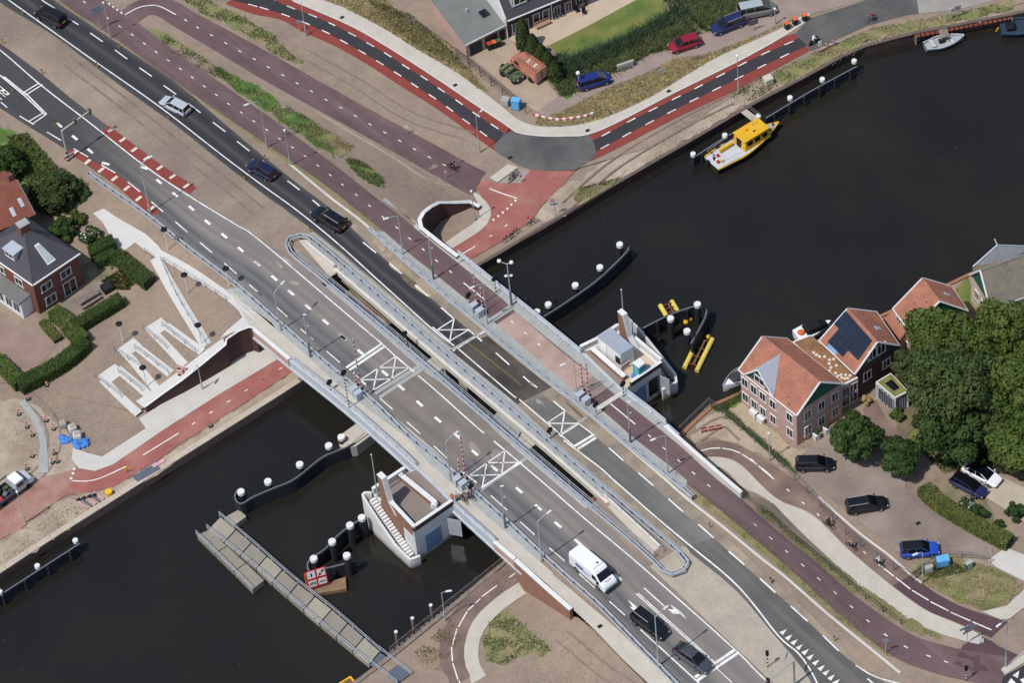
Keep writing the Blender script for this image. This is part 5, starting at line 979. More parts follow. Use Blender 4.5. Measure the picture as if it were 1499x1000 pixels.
# marker posts along the verges
mk = A(0, 0, "125,80 17,240 232,405 70,505 302,690 535,370 925,655 655,265 1057,555 1457,875 1340,985")+A(1, 1, "318,375 520,320")+A(2, 3, "1118,150 1455,455")+A(3, 3, "108,450 458,772")
for i, q in enumerate(mk):
    p = geo(q, R); o = emp('marker_post', p, 0, 'short yellowish marker post '+['near the black car at top left', 'at the left picture edge', 'on the earth above the double stop line', 'in the lane by the road lettering', 'in the lane left of the gantry arm', 'on the earth ahead of the silver estate', 'on the earth behind the silver estate', 'on the straw verge near the top left fork', 'on the straw verge beside the silver estate', 'on the straw verge beside the dark blue car', 'on the earth below the dark blue car', 'at the rounded end of the guard rail', 'beside the black off-road car', 'below the right end of the white edged guard rail', 'at the paved median right edge', 'on the lower right verge, upper', 'on the lower right verge by the kerb'][i], 'post', 'marker posts along the roads')
    MB().box((0, 0, .4), (.13, .1, .8), YAW).build('post', mat('marker_yellow', '#b59d52', .7, .1), o); MB().box((0, 0, .83), (.15, .12, .12), YAW).build('reflector', BLACK, o)
# striped posts and signals
def striped(o, h, r=.07):
    n = max(3, int(h/.3))
    for i in range(n): MB().cyl((0, 0, h*i/n), (0, 0, h*(i+1)/n), r, n=8).build('band', WPAINT if i % 2 else BLACK, o)
def signal(base, head, fld, label, rnd=True):
    p = geo(base, fld); h = max(1.5, zfor((p.x, p.y), head[1])-p.z); o = emp('traffic_signal', p, YAW, label, 'traffic light'); striped(o, h-.1)
    if rnd: MB().cyl((-.06, 0, h), (.06, 0, h), .42, n=16).build('backboard', BLACK, o)
    for k in (-1, 0, 1): MB().cyl((-.22, 0, h+k*.22), (.1, 0, h+k*.22), .11, n=8).build('lens_hood', DARK, o)
    if not rnd: MB().box((0, 0, h), (.2, .34, .85)).build('housing', BLACK, o, bevel=.03)
for b, hd, lab in (((511, 597.7), (503, 546), 'on the tall mast in front of the raised barriers'), ((484, 572), (482, 560), 'on the near pavement left of the barriers'), ((688, 453), (685, 432), 'left of the barrier cabinets on the pink path'), ((806, 642), (802.5, 633), 'on the rail left of the box marking'), ((595, 509.7), (592, 489), 'above the gap between the bridges'), ((913, 580.5), (910.5, 562), 'at the corner of the far platform'), ((873, 608), (873, 592), 'at the expansion joint beside the lower barriers'), ((726, 428), (722.4, 408), 'on the water side railing of the pink path'), ((691, 727), (690, 712), 'beside the lower near barriers')): signal(b, hd, R, 'round black signal on banded post %s' % lab)
signal((1124, 977), (1122, 957), S, 'traffic light on a banded post on the paved median', False)
signal((1414, 997), (1413, 979), S, 'traffic light on a banded post at the bottom right crossing', False)
o = emp('traffic_gantry', geo((100, 235), R), 0, 'pale gantry mast with long arm over the left road', 'gantry'); p = o.location; h = zfor((p.x, p.y), 191)-p.z
striped(o, 1.6, .14); MB().cyl((0, 0, 1.6), (0, 0, h), .1, n=8).build('mast', mat('gantry_beige', '#cfcab4', .5, .05), o); tp = un([(133.5, 161.5)], p.z+h)[0]; d = (tp[0]-p.x, tp[1]-p.y)
MB().cyl((0, 0, h), (d[0], d[1], h+.15), .09, .06, 8).build('arm', MATS['gantry_beige'], o)
for k in (.45, .95): MB().box((d[0]*k, d[1]*k, h+.05), (.35, .3, 1.0), YAW).build('signal_head', mat('signal_green', '#5d6a52', .6), o, bevel=.03)
board(P("102,231")[0], 1.7, .5, 'red and white barrier board at the foot of the gantry', 1.4, 2)
o = emp('traffic_gantry', geo((1163, 1003), S), 0, 'grey gantry mast with arm and small blue sign at the bottom edge', 'gantry'); p = o.location; h = 4.6
MB().cyl((0, 0, 0), (0, 0, h), .12, n=8).build('mast', LAMPC, o); tp = un([(1122, 1000)], p.z+h-.2)[0]; d = (tp[0]-p.x, tp[1]-p.y); MB().cyl((0, 0, h-.2), (d[0], d[1], h), .09, n=8).build('arm', LAMPC, o); MB().box((d[0]*.95, d[1]*.95, h-.2), (.35, .3, 1.), YAW).build('signal_head', DARK, o)
MB().box((-.7, .5, h+.3), (1.0, .06, .5), 1.2).build('sign_plate', mat('sign_blue', '#5f8cc8', .5), o)
# raised barriers
def barrier(cab, boom, tip, fld, label, rz=None):
    p = geo(cab, fld); o = emp('raised_barrier', p, YAW, label, 'barrier')
    MB().box((0, 0, .55), (.62, .95, 1.1)).build('cabinet', BLUEST, o, bevel=.03); MB().box((0, 0, 1.13), (.68, 1.0, .08)).build('cabinet_lid', GALV, o)
    h = max(3., zfor((p.x, p.y), tip[1])-p.z); n = max(8, int(h/.45))
    for i in range(n): a, b = .9+(h-.9)*i/n, .9+(h-.9)*(i+1)/n; MB().box((-.1, .55, (a+b)/2), (.09, .15 if i < n*.5 else .11, b-a)).build('boom_band', WPAINT if i % 2 else REDPAINT, o)
    MB().box((-.1, .62, .95), (.2, .5, .3)).build('counterweight', DARK, o)
for c, b, t, lab in (((525, 583), 0, (506, 500), 'long red and white boom raised over the near road, upper end'), ((519, 577), 0, (514, 548), 'short pavement boom beside the long upper near boom'), ((678.5, 715), 0, (666.5, 641), 'long red and white boom raised over the near road by the lower platform'), ((670, 709), 0, (665, 677), 'short pavement boom by the lower platform'),
                     ((703, 462.5), 0, (699, 425), 'red and white boom nearest the road on the upper pink path'), ((694.4, 454.5), 0, (689, 402), 'taller red and white boom on the upper pink path'), ((858.4, 592.5), 0, (852, 537), 'right hand boom of the pair near the white cabin'), ((850, 585), 0, (845, 537), 'left hand boom of the pair near the white cabin')): barrier(c, b, t, R, lab)
# small signs
def sign(base, fld, h, plates, label, name='road_sign', rz=0.):
    p = geo(base, fld); o = emp(name, p, rz, label, 'sign'); MB().cyl((0, 0, 0), (0, 0, h), .045, n=7).build('post', LAMPC, o)
    for dx, dz, w_, h_, mm in plates:
        if w_ is None: MB().cyl((dx, -.09, dz), (dx, -.05, dz), h_, n=14).build('disc', mm, o)
        else: MB().box((dx, -.07, dz), (w_, .04, h_)).build('plate', mm, o)
    return o
SB = mat('sign_grey', '#8d95a3', .5); PK = mat('sign_pink', '#d8a7b0', .5); SBL = MATS['sign_blue']
sign((147, 43), N, 4.2, [(-.2, 4.0, 1.5, .45, SB), (.2, 3.5, 1.5, .45, SB), (0, 3., 1.2, .4, SB)], 'grey direction fingers on a post at the top left path fork', rz=.4)
sign((1415.5, 943), S, 3.4, [(-.3, 3.2, 1.4, .4, SB), (.3, 2.75, 1.4, .4, SB), (0, 2.3, 1.2, .35, SB)], 'grey direction fingers on a post at the lower right path end', rz=.4)
sign((1296.6, 957), S, 2.6, [(0, 2.4, .7, .5, SB)], 'small grey sign on a post beside the lower cycle path')
sign((813, 315), Z0, 3., [(-.2, 2.8, .55, .7, PK), (0, 2.1, .9, .3, SB)], 'pink and grey sign on a post by the upper quay')
sign((774, 327), Z0, 1.2, [(0, 1.1, .2, .5, REDPAINT), (0, .65, .2, .3, WPAINT)], 'red and white beacon on the upper quay by the bicycles')
sign((763, 266), Z0, 1.2, [(0, 1.1, .24, .4, REDPAINT), (0, .7, .24, .3, WPAINT)], 'red and white beacon at the bicycle stands')
sign((671.5, 238), N, 1.3, [(0, 1.1, None, .2, PK)], 'small round sign right of the lone cyclist'); sign((653, 260), N, 1.3, [(0, 1.1, None, .2, PK)], 'small round sign below the lone cyclist')
sign((596, 196), N, 1.5, [(0, 1.3, None, .28, WPAINT)], 'white round sign on the bare earth above the lower cycle path')
sign((439, 45), N, 2.0, [(0, 1.7, .6, .6, SB)], 'grey sign plate left of the top street lamp')
sign((1103, 44), N, 1.9, [(0, 1.5, 1.3, .9, mat('info_board', '#5d6166', .5))], 'dark information board between the street and the straw verge', 'information_board', .3)
sign((968, 111), N, 1.3, [(0, 1., .8, .6, mat('pale_board', '#b8bcb4', .5))], 'pale square board standing in the straw verge', rz=.3)
sign((1393, 27), N, 1.9, [(0, 1.55, .8, .8, WPAINT), (.12, 1.55, .45, .6, BLACK)], 'black and white chevron board by the upper right bank', rz=.2)
sign((1401, 25), N, 2., [(0, 1.7, .95, .95, PK), (0, 1.72, .75, .75, WPAINT), (0, 1.7, .14, .6, SBL)], 'white sign with pink frame by the upper right bank', rz=.2)
sign((1200, 76), N, 2., [(0, 1.6, .5, .9, WPAINT), (0, .4, .9, .3, PK)], 'white upright sign left of the closed road boards', rz=.3)
o = board((1214, 71), .1, .45, 'red and white road closure boards with two round signs', 2.6, 2)
for s in (-.5, .5): MB().cyl((s, -.06, 1.2), (s, -.03, 1.2), .3, n=14).build('disc', REDPAINT, o); MB().cyl((s, -.09, 1.2), (s, -.061, 1.2), .2, n=14).build('disc_centre', WPAINT, o)
for q, lab in (((1031, 633), 'left'), ((1042, 631), 'middle'), ((1052, 629), 'right')):
    b = geo(q, SL); o = emp('barrier_board', b, .2, 'red and white striped board, the %s one of three on the sand by the water' % lab, 'barrier'); MB().box((0, 0, .75), (.7, .05, .22)).build('plank', REDPAINT, o); MB().box((0, 0, .5), (.7, .05, .22)).build('plank', WPAINT, o); MB().box((0, 0, .25), (.7, .05, .2)).build('plank', REDPAINT, o); [MB().box((s*.25, .15, .03), (.1, .5, .06)).build('foot', DARK, o) for s in (-1, 1)]
# beacons on the building site
bc = A(0, 2, "155,355 105,440 150,510 180,555 295,520 300,655 290,705 318,700 1155,505 258,280 255,475 178,670 150,740")
bl = ['below the hedge corner', 'at the far left of the site track', 'left of the grey track', 'beside the grey track, lower', 'left of the white sacks', 'right of the grey track', 'in the cluster by the red paving, left', 'in the cluster by the red paving, right', 'on the red quay path', 'on the bare earth near the hedge', 'beside the rubble heap', 'at the lower sandy track', 'behind the pickup']
for q, l_ in zip(bc, bl):
    p = geo(q, Z0); o = emp('traffic_beacon', p, random.uniform(-.5, .5), 'red and white traffic beacon %s' % l_, 'beacon'); MB().box((0, 0, .05), (.5, .4, .1)).build('foot', DARK, o)
    for i in range(4): MB().box((0, 0, .2+.2*i), (.22, .05, .2)).build('stripe', REDPAINT if i % 2 else WPAINT, o)
for q, l_ in (((263, 540), 'left'), ((269, 543), 'right'), ((264, 549), 'lower')):
    p = geo(q, N); o = emp('barrier_board', p, random.uniform(-.6, .6), 'red and white board in a cluster on the zigzag ramp, %s' % l_, 'barrier'); [MB().box((0, 0, .2+.2*i), (.7, .06, .19)).build('plank', ORANGE if i % 2 == 0 else WPAINT, o) for i in range(4)]; MB().box((0, 0, .05), (.5, .4, .08)).build('foot', DARK, o)
SACK = mat('sack_white', '#cfc9bf', .85, .15, 3)
for q, s, mm, lab in (((93, 624), .9, mat('grey_sack', '#9d9a92', .9, .3, 3), 'grey rubble heap beside the sacks'), ((107, 630), .95, SACK, 'white bulk sack, upper of two'), ((114, 641), 1., SACK, 'white bulk sack, lower of two')):
    p = geo(q, Z0); o = emp('bulk_bag', p, random.uniform(0, 1), lab+' on the building site', 'sack'); MB().box((0, 0, s*.45), (s*1.05, s*1.05, s*.9), 0, .92).build('bag', mm, o, bevel=.12); MB().box((0, 0, s*.9), (s*.7, s*.7, .1), .2).build('fill', SAND, o, bevel=.04)
for q, lab in (((101, 641), 'left'), ((117, 651), 'lower')):
    p = geo(q, Z0); o = emp('tarpaulin', p, 0, 'crumpled bright blue tarpaulin, the %s heap beside the white sacks' % lab, 'tarpaulin'); mb = MB(); [mb.sphere((random.uniform(-.8, .8), random.uniform(-.6, .6), .1), random.uniform(.25, .5), 6, .7) for _ in range(11)]; mb.build('folds', MATS['blue_tarp'], o)
o = emp('yellow_sign', geo((187, 692), Z0), .3, 'small yellow cross shaped sign on the red quay path', 'sign'); MB().cyl((0, 0, 0), (0, 0, .7), .04).build('post', DARK, o); MB().box((0, 0, .75), (.85, .06, .22), pitch=.5).box((0, 0, .75), (.22, .05, .7)).build('plate', YELLOW, o)
o = emp('barrel', geo((160, 724), Z0), 0, 'yellow tub on the quay edge beside stacked barriers', 'tub'); MB().lathe([(.35, 0), (.42, .6), (.36, .62)], n=12).build('tub', YELLOW, o)
o = emp('barrier_stack', geo((134, 733), Z0), .55, 'stack of grey and red barrier feet lying on the quay', 'barriers')
for i in range(5): MB().box((-1.2+i*.55, 0, .12), (.16, 1.7, .2), .2).build('bar', GALV_D if i % 2 else PK, o)
for i in range(4): MB().box((-1.2+i*.6, .9-.2*i, .3), (.5, .25, .14)).build('foot', DARK, o)
for q, lab in (((215, 693), 'near the landing steps'),):
    p = un([q], 0)[0]; o = emp('mooring_steps', (p[0], p[1], 0), .52, 'grey steel stair platform at the quay edge %s' % lab, 'steps'); MB().box((0, 0, .08), (3.2, 1.1, .12)).build('grating', GALV_D, o); MB().box((1.8, .3, .2), (1.6, .5, .1)).build('sign_board', PK, o); [MB().cyl((s, .5, 0), (s, .5, 1.), .03).build('post', GALV, o) for s in (-1.5, 0, 1.5)]
# red white chain barrier by the road bend
q = catmull(onto(P("779,168 790,172 803,175 820,177 840,175 858,172 869,168"), N)[:, :2], 19); o = emp('chain_barrier', (*q[0], .2), 0, 'long red and white plastic barrier lying round the road bend', 'barrier')
for i in range(18): MB().wall([tuple(q[i]), tuple(q[i+1])], .22, .3, .62).build('segment', WPAINT if i % 2 else mat('faded_red', '#c4695c', .6), o, True)
# boxes and bins
def cabinet(px, fld, d, rz, m, label, name='cabinet', cat='cabinet', lid=None, door=True):
    o = emp(name, geo(px, fld), rz, label, cat); MB().box((0, 0, d[2]/2), d).build('housing', m, o, bevel=.03); MB().box((0, 0, d[2]+.04), (d[0]*1.06, d[1]*1.06, .08), 0, .95).build('lid', lid or m, o)
    if door: MB().box((0, -d[1]/2-.012, d[2]*.5), (d[0]*.8, .02, d[2]*.8)).build('door', lid or m, o)
    return o
BL2 = mat('light_blue', '#69b0df', .5)
cabinet((756, 158), N, (1.1, .8, 1.5), -.4, BLUE, 'bright blue cabinet by the fence above the road bend', lid=BL2)
cabinet((740, 152), N, (1.0, .9, .9), -.4, mat('box_grey', '#a9a79f', .7), 'grey box beside the bright blue cabinet')
cabinet((1380, 827), SL, (1.4, .9, 1.1), .1, BLUE, 'light blue box on the grass corner below the blue car', lid=BL2)
cabinet((1360, 837), SL, (.9, .6, .8), .1, MATS['box_grey'], 'small grey box beside the light blue box')
cabinet((1418, 832), SL, (.8, .5, 1.0), .5, mat('cabinet_green', '#46594d', .6), 'dark green cabinet on the grass corner', lid=mat('cabinet_pale', '#a9b5a9', .6))
cabinet((1124.5, 121), N, (1.1, 1.0, .9), .4, mat('cream_box', '#c9c1ae', .7), 'cream utility box on the upper bank below the curved road')
cabinet((916, 100), N, (2.2, .3, 1.0), .3, mat('bench_grey', '#a8aaa4', .6), 'grey notice wall at the edge of the reeds', 'notice_board', 'board')
cabinet((1437, 940), S, (.5, .5, .2), 0, CONC3, 'low concrete block at the end of the pale footpath', 'concrete_block', 'block', door=False)
def bin_(px, fld, rz, m, lid, label):
    o = emp('wheelie_bin', geo(px, fld), rz, label, 'bin'); MB().box((0, 0, .55), (.5, .55, 1.), 0, 1.12).build('body', m, o, bevel=.03); MB().box((0, .02, 1.1), (.6, .68, .1), 0, .9).build('lid', lid, o, bevel=.02); [MB().cyl((s*.24-.04, .28, .12), (s*.24+.04, .28, .12), .12).build('wheel', TYRE, o) for s in (-1, 1)]
for q, lab in (((1152.4, 42), 'left'), ((1164, 35.7), 'middle'), ((1178, 30), 'right')): bin_(q, N, .4, DARK, ORANGE, 'dark wheelie bin with orange lid, the %s of three on the footway' % lab)
bin_((717, 72), N, .3, DARK, mat('bin_red', '#b54a35', .5), 'wheelie bin with red lid by the garage doors'); bin_((724, 69.5), N, .3, DARK, ORANGE, 'wheelie bin with orange lid by the garage doors'); bin_((731, 67), N, .3, DARK, mat('bin_green', '#3f6b4a', .5), 'wheelie bin with green lid by the garage doors')
bin_((1458, 789), SL, .4, mat('bin_blue', '#3c5c9c', .5), mat('bin_blue2', '#5b7fc0', .5), 'blue wheelie bin at the end of the clipped hedge')
for i, (q, lab) in enumerate((((1113.7, 618), 'right'), ((1103, 609), 'left'))): cabinet(q, SL, (1., .45, .8), -.95, WPAINT, 'white air conditioning unit, %s one at the foot of the brick house' % lab, 'air_conditioner', 'air conditioner', lid=CAB)
for q, lab in (((1195, 643), 'left'), ((1210, 633.5), 'right')):
    o = emp('planter', geo(q, SL), .5, 'white square planter with plant, %s of the brick house entrance' % lab, 'planter'); MB().box((0, 0, .45), (.6, .6, .9), 0, 1.1).build('pot', WPAINT, o); mb = MB(); [mb.sphere((random.uniform(-.2, .2), random.uniform(-.2, .2), 1.+random.uniform(0, .3)), .2, 6) for _ in range(5)]; mb.build('foliage', mat('leaf_dark', [.03, .06, .02], .8, .4, 3), o)
o = emp('planter', geo((157.5, 424), N), .5, 'black square planter on the garden terrace of the dark roofed house', 'planter'); MB().box((0, 0, .35), (1.3, 1.3, .7)).build('pot', BLACK, o, bevel=.03); MB().box((0, 0, .72), (1.1, 1.1, .05)).build('soil', DARK, o)
o = emp('picnic_table', geo((129, 440), N), .58, 'grey wooden picnic table with benches on the garden terrace', 'table')
for k in range(4): MB().box((0, -.36+.24*k, .75), (3., .22, .05)).build('table_plank', OLDWOOD, o)
for s in (-1, 1):
    MB().box((0, s*.85, .45), (3., .3, .06)).build('bench', OLDWOOD, o); [MB().box((x, s*.5, .38), (.09, .09, .76), topy=.6).build('leg', OLDWOOD, o) for x in (-1.2, 1.2)]
o = emp('garden_bench', geo((795, 38), N), .45, 'pink wooden bench in front of the terrace house', 'bench'); [MB().box((0, -.2+.2*k, .45), (2.2, .17, .05)).build('slat', mat('pink_wood', '#b98f7b', .8), o) for k in range(3)]; MB().box((0, .35, .7), (2.2, .05, .4)).build('backrest', MATS['pink_wood'], o); [MB().box((s, 0, .22), (.08, .5, .44)).build('leg', MATS['pink_wood'], o) for s in (-.9, .9)]
o = emp('garden_table', geo((851, 8), N), .3, 'brown round table with chairs on the terrace', 'table'); MB().lathe([(.6, .72), (.6, .76)]).build('tabletop', mat('brown_wood', '#7c4a33', .8), o); MB().cyl((0, 0, 0), (0, 0, .72), .06).build('leg', DARK, o)
for q, l_ in (((845, 17), 'left'), ((855, 20), 'right')):
    o = emp('garden_chair', geo(q, N), random.uniform(0, 3), 'dark garden chair on the sandy terrace, the %s one' % l_, 'chair', 'garden chairs on the terrace'); MB().box((0, 0, .42), (.5, .5, .06)).build('seat', BLACK, o); MB().box((0, .24, .7), (.5, .05, .5)).build('backrest', BLACK, o); [MB().box((a*.2, b*.2, .2), (.05, .05, .4)).build('leg', BLACK, o) for a in (-1, 1) for b in (-1, 1)]
# plank bridge over the reeds
q = [np.array(v) for v in XY(P("972,3 984,-3 1026,42 1014,48"), .5)]; o = emp('plank_bridge', (*np.mean(q, 0), .2), 0, 'grey plank footbridge with dark railing through the reeds', 'footbridge')
for i in range(16):
    a, b = i/16+.003, (i+.9)/16; MB().prism([tuple(q[0]*(1-a)+q[3]*a), tuple(q[1]*(1-a)+q[2]*a), tuple(q[1]*(1-b)+q[2]*b), tuple(q[0]*(1-b)+q[3]*b)], .35, .42).build('plank', OLDWOOD, o, True)
rail(o, [q[1], q[2]], .4, .9, 1.8, m=DARK); rail(o, [q[0], q[3]], .4, .9, 1.8, m=DARK)
# manholes
for i, q in enumerate(A(2, 0, "895,500 450,716 25,865")+A(1, 0, "490,95 1110,467 1412,865")+A(2, 3, "518,692")+A(3, 3, "918,127")): 
    p = onto([q], R if i == 6 else (SL if i == 7 else N))[0]; o = emp('drain_cover', p+np.array([0, 0, .05]), .5, 'dark square drain cover '+['on the footway below the pale board', 'at the right end of the road bend footway', 'at the left of the road bend', 'on the top footway by the lamp', 'on the footway above the bend', 'in the bend below the lamp', 'on the sidewalk near the brick wing wall', 'on the parking lot'][i], 'drain cover', 'drain covers'); MB().box((0, 0, .02), (.55, .4, .03)).build('grate', DARK, o)
# left garden gate / trellis
o = emp('wooden_trellis', geo((98, 487), N), .95, 'leaning grey wooden trellis by the hedge opening', 'trellis'); [MB().box((-1.2+.4*i, 0, .9), (.08, .06, 1.8)).build('slat', OLDWOOD, o) for i in range(7)]; [MB().box((0, .05, z), (2.6, .05, .08)).build('rail', OLDWOOD, o) for z in (.4, 1.4)]
# floats and buoys
def floats(pa, pb, label, n=2, gap=1.5):
    a, b = un([pa], -1.1)[0], un([pb], -1.1)[0]; c = (a+b)/2; d = b-a; L = np.hypot(*d); rz = math.atan2(d[1], d[0]); o = emp('pontoon_float', (c[0], c[1], WATER_Z), rz, label, 'float')
    for s in (-1, 1): MB().cyl((-L/2, s*gap/2, .25), (L/2, s*gap/2, .25), .3, n=12).build('float_tube', FLOATY, o); 
    for k in range(4): MB().box((-L/2+L*(k+.5)/4, 0, .45), (.12, gap, .1)).build('crossbar', RUST, o)
    MB().box((0, .1, .5), (L*.75, .2, .08)).build('walk_plank', mat('brown_planks2', '#7d5d3a', .8), o); MB().cyl((0, 0, .3), (.1, .1, 1.6), .04).build('mast', DARK, o)
    return o
floats((1034, 494), (1011, 541), 'long yellow pontoon float with two tubes right of the fender', gap=1.55); floats((975, 444), (988, 466), 'short yellow pontoon float behind the fender', gap=1.5)
for q, l_ in (((1004, 470.5), 'lower'), ((1010, 465.5), 'upper'), ((1036, 492), 'at the end of the long float')):
    p = un([q], -1.1)[0]; o = emp('buoy', (p[0], p[1], WATER_Z), 0, 'small round yellow buoy, %s' % (l_ if 'end' in l_ else l_+' of two inside the fender'), 'buoy'); MB().sphere((0, 0, .15), .32, 10).build('ball', YELLOW, o); MB().cyl((0, 0, .4), (0, 0, .55), .06).build('eye', DARK, o)
o = emp('yellow_raft', (*un([(503, 1007)], -1.)[0], WATER_Z), .55, 'yellow raft corner at the bottom edge by the gangway', 'raft'); MB().box((0, 0, .2), (3., 1.6, .5)).build('hull', YELLOW, o, bevel=.05); MB().box((0, 0, .47), (2.4, 1.1, .06)).build('deck', mat('brown_planks2', '#7d5d3a'), o)
# ================================================================== buildings
TILE = mat('orange_roof_tiles', '#b37861', .88, .18, .9, .2, 6, col2='#a06e5c', c2sc=.5); TILE2 = mat('old_roof_tiles', '#8b5445', .85, .16, .8, .2, 6); TILED = mat('dark_roof_tiles', '#4c4a50', .7, .1, .8, .12, 6); TILEG = mat('grey_brown_tiles', '#807d78', .85, .16, .9, .2, 5, col2='#8b8270', c2sc=.8)
ZINC = mat('zinc_roof', '#b9bfc9', .5, .08, 1); GREENW = mat('dark_green_boards', '#2c5a4b', .7, .12, 1); TRIM = mat('white_trim', '#e6e6e4', .6, .05); SEDUM = mat('sedum_roof', '#9a6a4c', .95, .25, .8, .3, 6, col2='#86684a', c2sc=.6)
PANEL = mat('solar_panel', '#1f2838', .25, .08, 1, spec=.5); FLATR = mat('bitumen_roof', '#787a76', .9, .1, .5, .1, 6)
def V3(p, z): return np.array([p[0], p[1], z])
def slab(o, q, t, m, name, parent_world=True, **k):          # thin slab below a quad/tri q (list of 3-vectors), thickness along normal
    q = [np.array(v, float) for v in q]; n = np.cross(q[1]-q[0], q[2]-q[0]); n /= np.linalg.norm(n); n = n if n[2] > 0 else -n
    v = [tuple(p) for p in q]+[tuple(p-n*t) for p in q]; k_ = len(q)
    return MB().add(v, [tuple(range(k_)), tuple(range(k_, 2*k_))[::-1]]+[(i, (i+1) % k_, k_+(i+1) % k_, k_+i) for i in range(k_)]).build(name, m, o, True, **k)
def courses(o, a, b, c, d, m, n, name='tile_course', kind='stuff'):   # roof plane a-b eave, d-c ridge; overlapping tile rows with ribs
    a, b, c, d = map(lambda v: np.array(v, float), (a, b, c, d)); nn = np.cross(b-a, d-a); nn /= np.linalg.norm(nn); nn = nn if nn[2] > 0 else -nn; mb = MB()
    for i in range(n):
        f0, f1 = i/n, (i+1)/n; p = [a+(d-a)*f0+nn*.075, b+(c-b)*f0+nn*.075, b+(c-b)*f1+nn*.02, a+(d-a)*f1+nn*.02]; mb.quad(*[tuple(v) for v in p]); mb.quad(tuple(p[0]), tuple(p[1]), tuple(p[1]-nn*.06), tuple(p[0]-nn*.06))
    L = np.linalg.norm(b-a); k = int(L/.34)
    for j in range(k):
        g = (j+.5)/k; e = (b-a)/L*.045; p0, p1 = a+(b-a)*g+nn*.06, d+(c-d)*g+nn*.06; mb.add([tuple(p0-e), tuple(p0+nn*.05), tuple(p0+e), tuple(p1-e), tuple(p1+nn*.05), tuple(p1+e)], [(0, 1, 4, 3), (1, 2, 5, 4)])
    return mb.build(name, m, o, True, kind=kind)
def window(o, p, d, w_, h_, n, name='window', frame=TRIM, door=False):   # p: centre on wall; d: unit along wall (2d); n: outward (2d)
    p = np.array(p, float); d3 = np.array([d[0], d[1], 0]); n3 = np.array([n[0], n[1], 0]); z = np.array([0, 0, 1.])
    def bx(c, a, b, t, nm, m, par):
        v = [tuple(c+d3*sx*a/2+n3*sy*t/2+z*sz*b/2) for sx in (-1, 1) for sy in (-1, 1) for sz in (-1, 1)]
        return MB().add(v, [(0, 1, 3, 2), (4, 6, 7, 5), (0, 4, 5, 1), (2, 3, 7, 6), (0, 2, 6, 4), (1, 5, 7, 3)]).build(nm, m, par, True)
    l = o.location; fr = MB(); b = .1
    for c, a, hh in ((p+z*(h_/2), w_+b*2, b), (p-z*(h_/2), w_+b*2+.1, b), (p+d3*w_/2, b, h_), (p-d3*w_/2, b, h_), (p, .06, h_)):
        if door and c is p: continue
        fr.add([tuple(c+n3*.04+d3*sx*a/2+n3*sy*.05+z*sz*hh/2) for sx in (-1, 1) for sy in (-1, 1) for sz in (-1, 1)], [(0, 1, 3, 2), (4, 6, 7, 5), (0, 4, 5, 1), (2, 3, 7, 6), (0, 2, 6, 4), (1, 5, 7, 3)])
    f = fr.build(name, frame, o, True)
    g = bx(p+n3*.015, w_, h_, .03, 'pane', GLASS, None); me = g.data
    g.parent = f; g.location = Vector((0, 0, 0)); me.vertices.foreach_set('co', (np.array([v.co[:] for v in me.vertices])-np.array(o.location)).ravel()); me.update()
def bargeboard(o, a, b, m=TRIM, r=.14, name='bargeboard'): MB().cyl(tuple(a), tuple(b), r, n=4).build(name, m, o, True)
def gable(label, FL, FR, BR, BL, ridgeF, ze, wall, tile, name='brick_house', over=.25, green=True, zr=None, rows=18):
    # plan corners (px at eave height): front-left, front-right, back-right, back-left; the ridge runs front -> back
    fl, fr, br_, bl_ = [un([p], ze)[0] for p in (FL, FR, BR, BL)]; c = (fl+fr+br_+bl_)/4; o = emp(name, (c[0], c[1], 0), 0, label, 'house'); mf, mb_ = (fl+fr)/2, (bl_+br_)/2
    zr = zr or zfor(mf, ridgeF[1]); ins = lambda p: c+(p-c)*.965; W4 = [ins(p) for p in (fl, fr, br_, bl_)]; wf, wb = (W4[0]+W4[1])/2, (W4[3]+W4[2])/2
    MB().prism([tuple(p) for p in W4], -1.5, ze).build('wall', wall, o, True)
    for a, b, t in ((W4[0], W4[1], wf), (W4[3], W4[2], wb)):
        n = (wf-wb)/np.linalg.norm(wf-wb)*(1 if t is wf else -1); tri = [V3(a, ze), V3(b, ze), V3(t, zr-.25)]; n3 = np.array([n[0], n[1], 0])*.02
        MB().add([tuple(p-n3*6) for p in tri]+[tuple(p+n3) for p in tri], [(0, 1, 2), (3, 4, 5), (0, 1, 4, 3), (1, 2, 5, 4), (2, 0, 3, 5)]).build('gable_boards' if green else 'gable_wall', GREENW if green else wall, o, True)
    A_, B_, C_, D_ = V3(fl, ze-.1), V3(bl_, ze-.1), V3(mb_, zr), V3(mf, zr); E_, F_ = V3(fr, ze-.1), V3(br_, ze-.1)
    r1 = slab(o, [A_, B_, C_, D_], .16, tile, 'roof'); r2 = slab(o, [E_, F_, C_, D_], .16, tile, 'roof')
    courses(o, A_, B_, C_, D_, tile, rows); courses(o, E_, F_, C_, D_, tile, rows)
    bargeboard(o, A_, D_); bargeboard(o, E_, D_); bargeboard(o, B_, C_); bargeboard(o, F_, C_); MB().cyl(tuple(D_+[0, 0, .06]), tuple(C_+[0, 0, .06]), .13, n=6).build('ridge', tile, o, True)
    MB().cyl(tuple(A_), tuple(B_), .1, n=6).build('gutter', TRIM, o, True); MB().cyl(tuple(E_), tuple(F_), .1, n=6).build('gutter', TRIM, o, True)
    return o, dict(fl=fl, fr=fr, bl=bl_, br=br_, W=W4, zr=zr, ze=ze, A=A_, B=B_, C=C_, D=D_, E=E_, F=F_)
def wallwins(o, a, b, zs, fs, w_, h_, **k):
    d = (b-a)/np.hypot(*(b-a)); n = np.array([d[1], -d[0]])
    if np.dot(n, (a+b)/2-np.array(o.location[:2])) < 0: n = -n
    for z in zs:
        for f in fs: q = a+(b-a)*f; window(o, (q[0], q[1], z), d, w_, h_, n, **k)
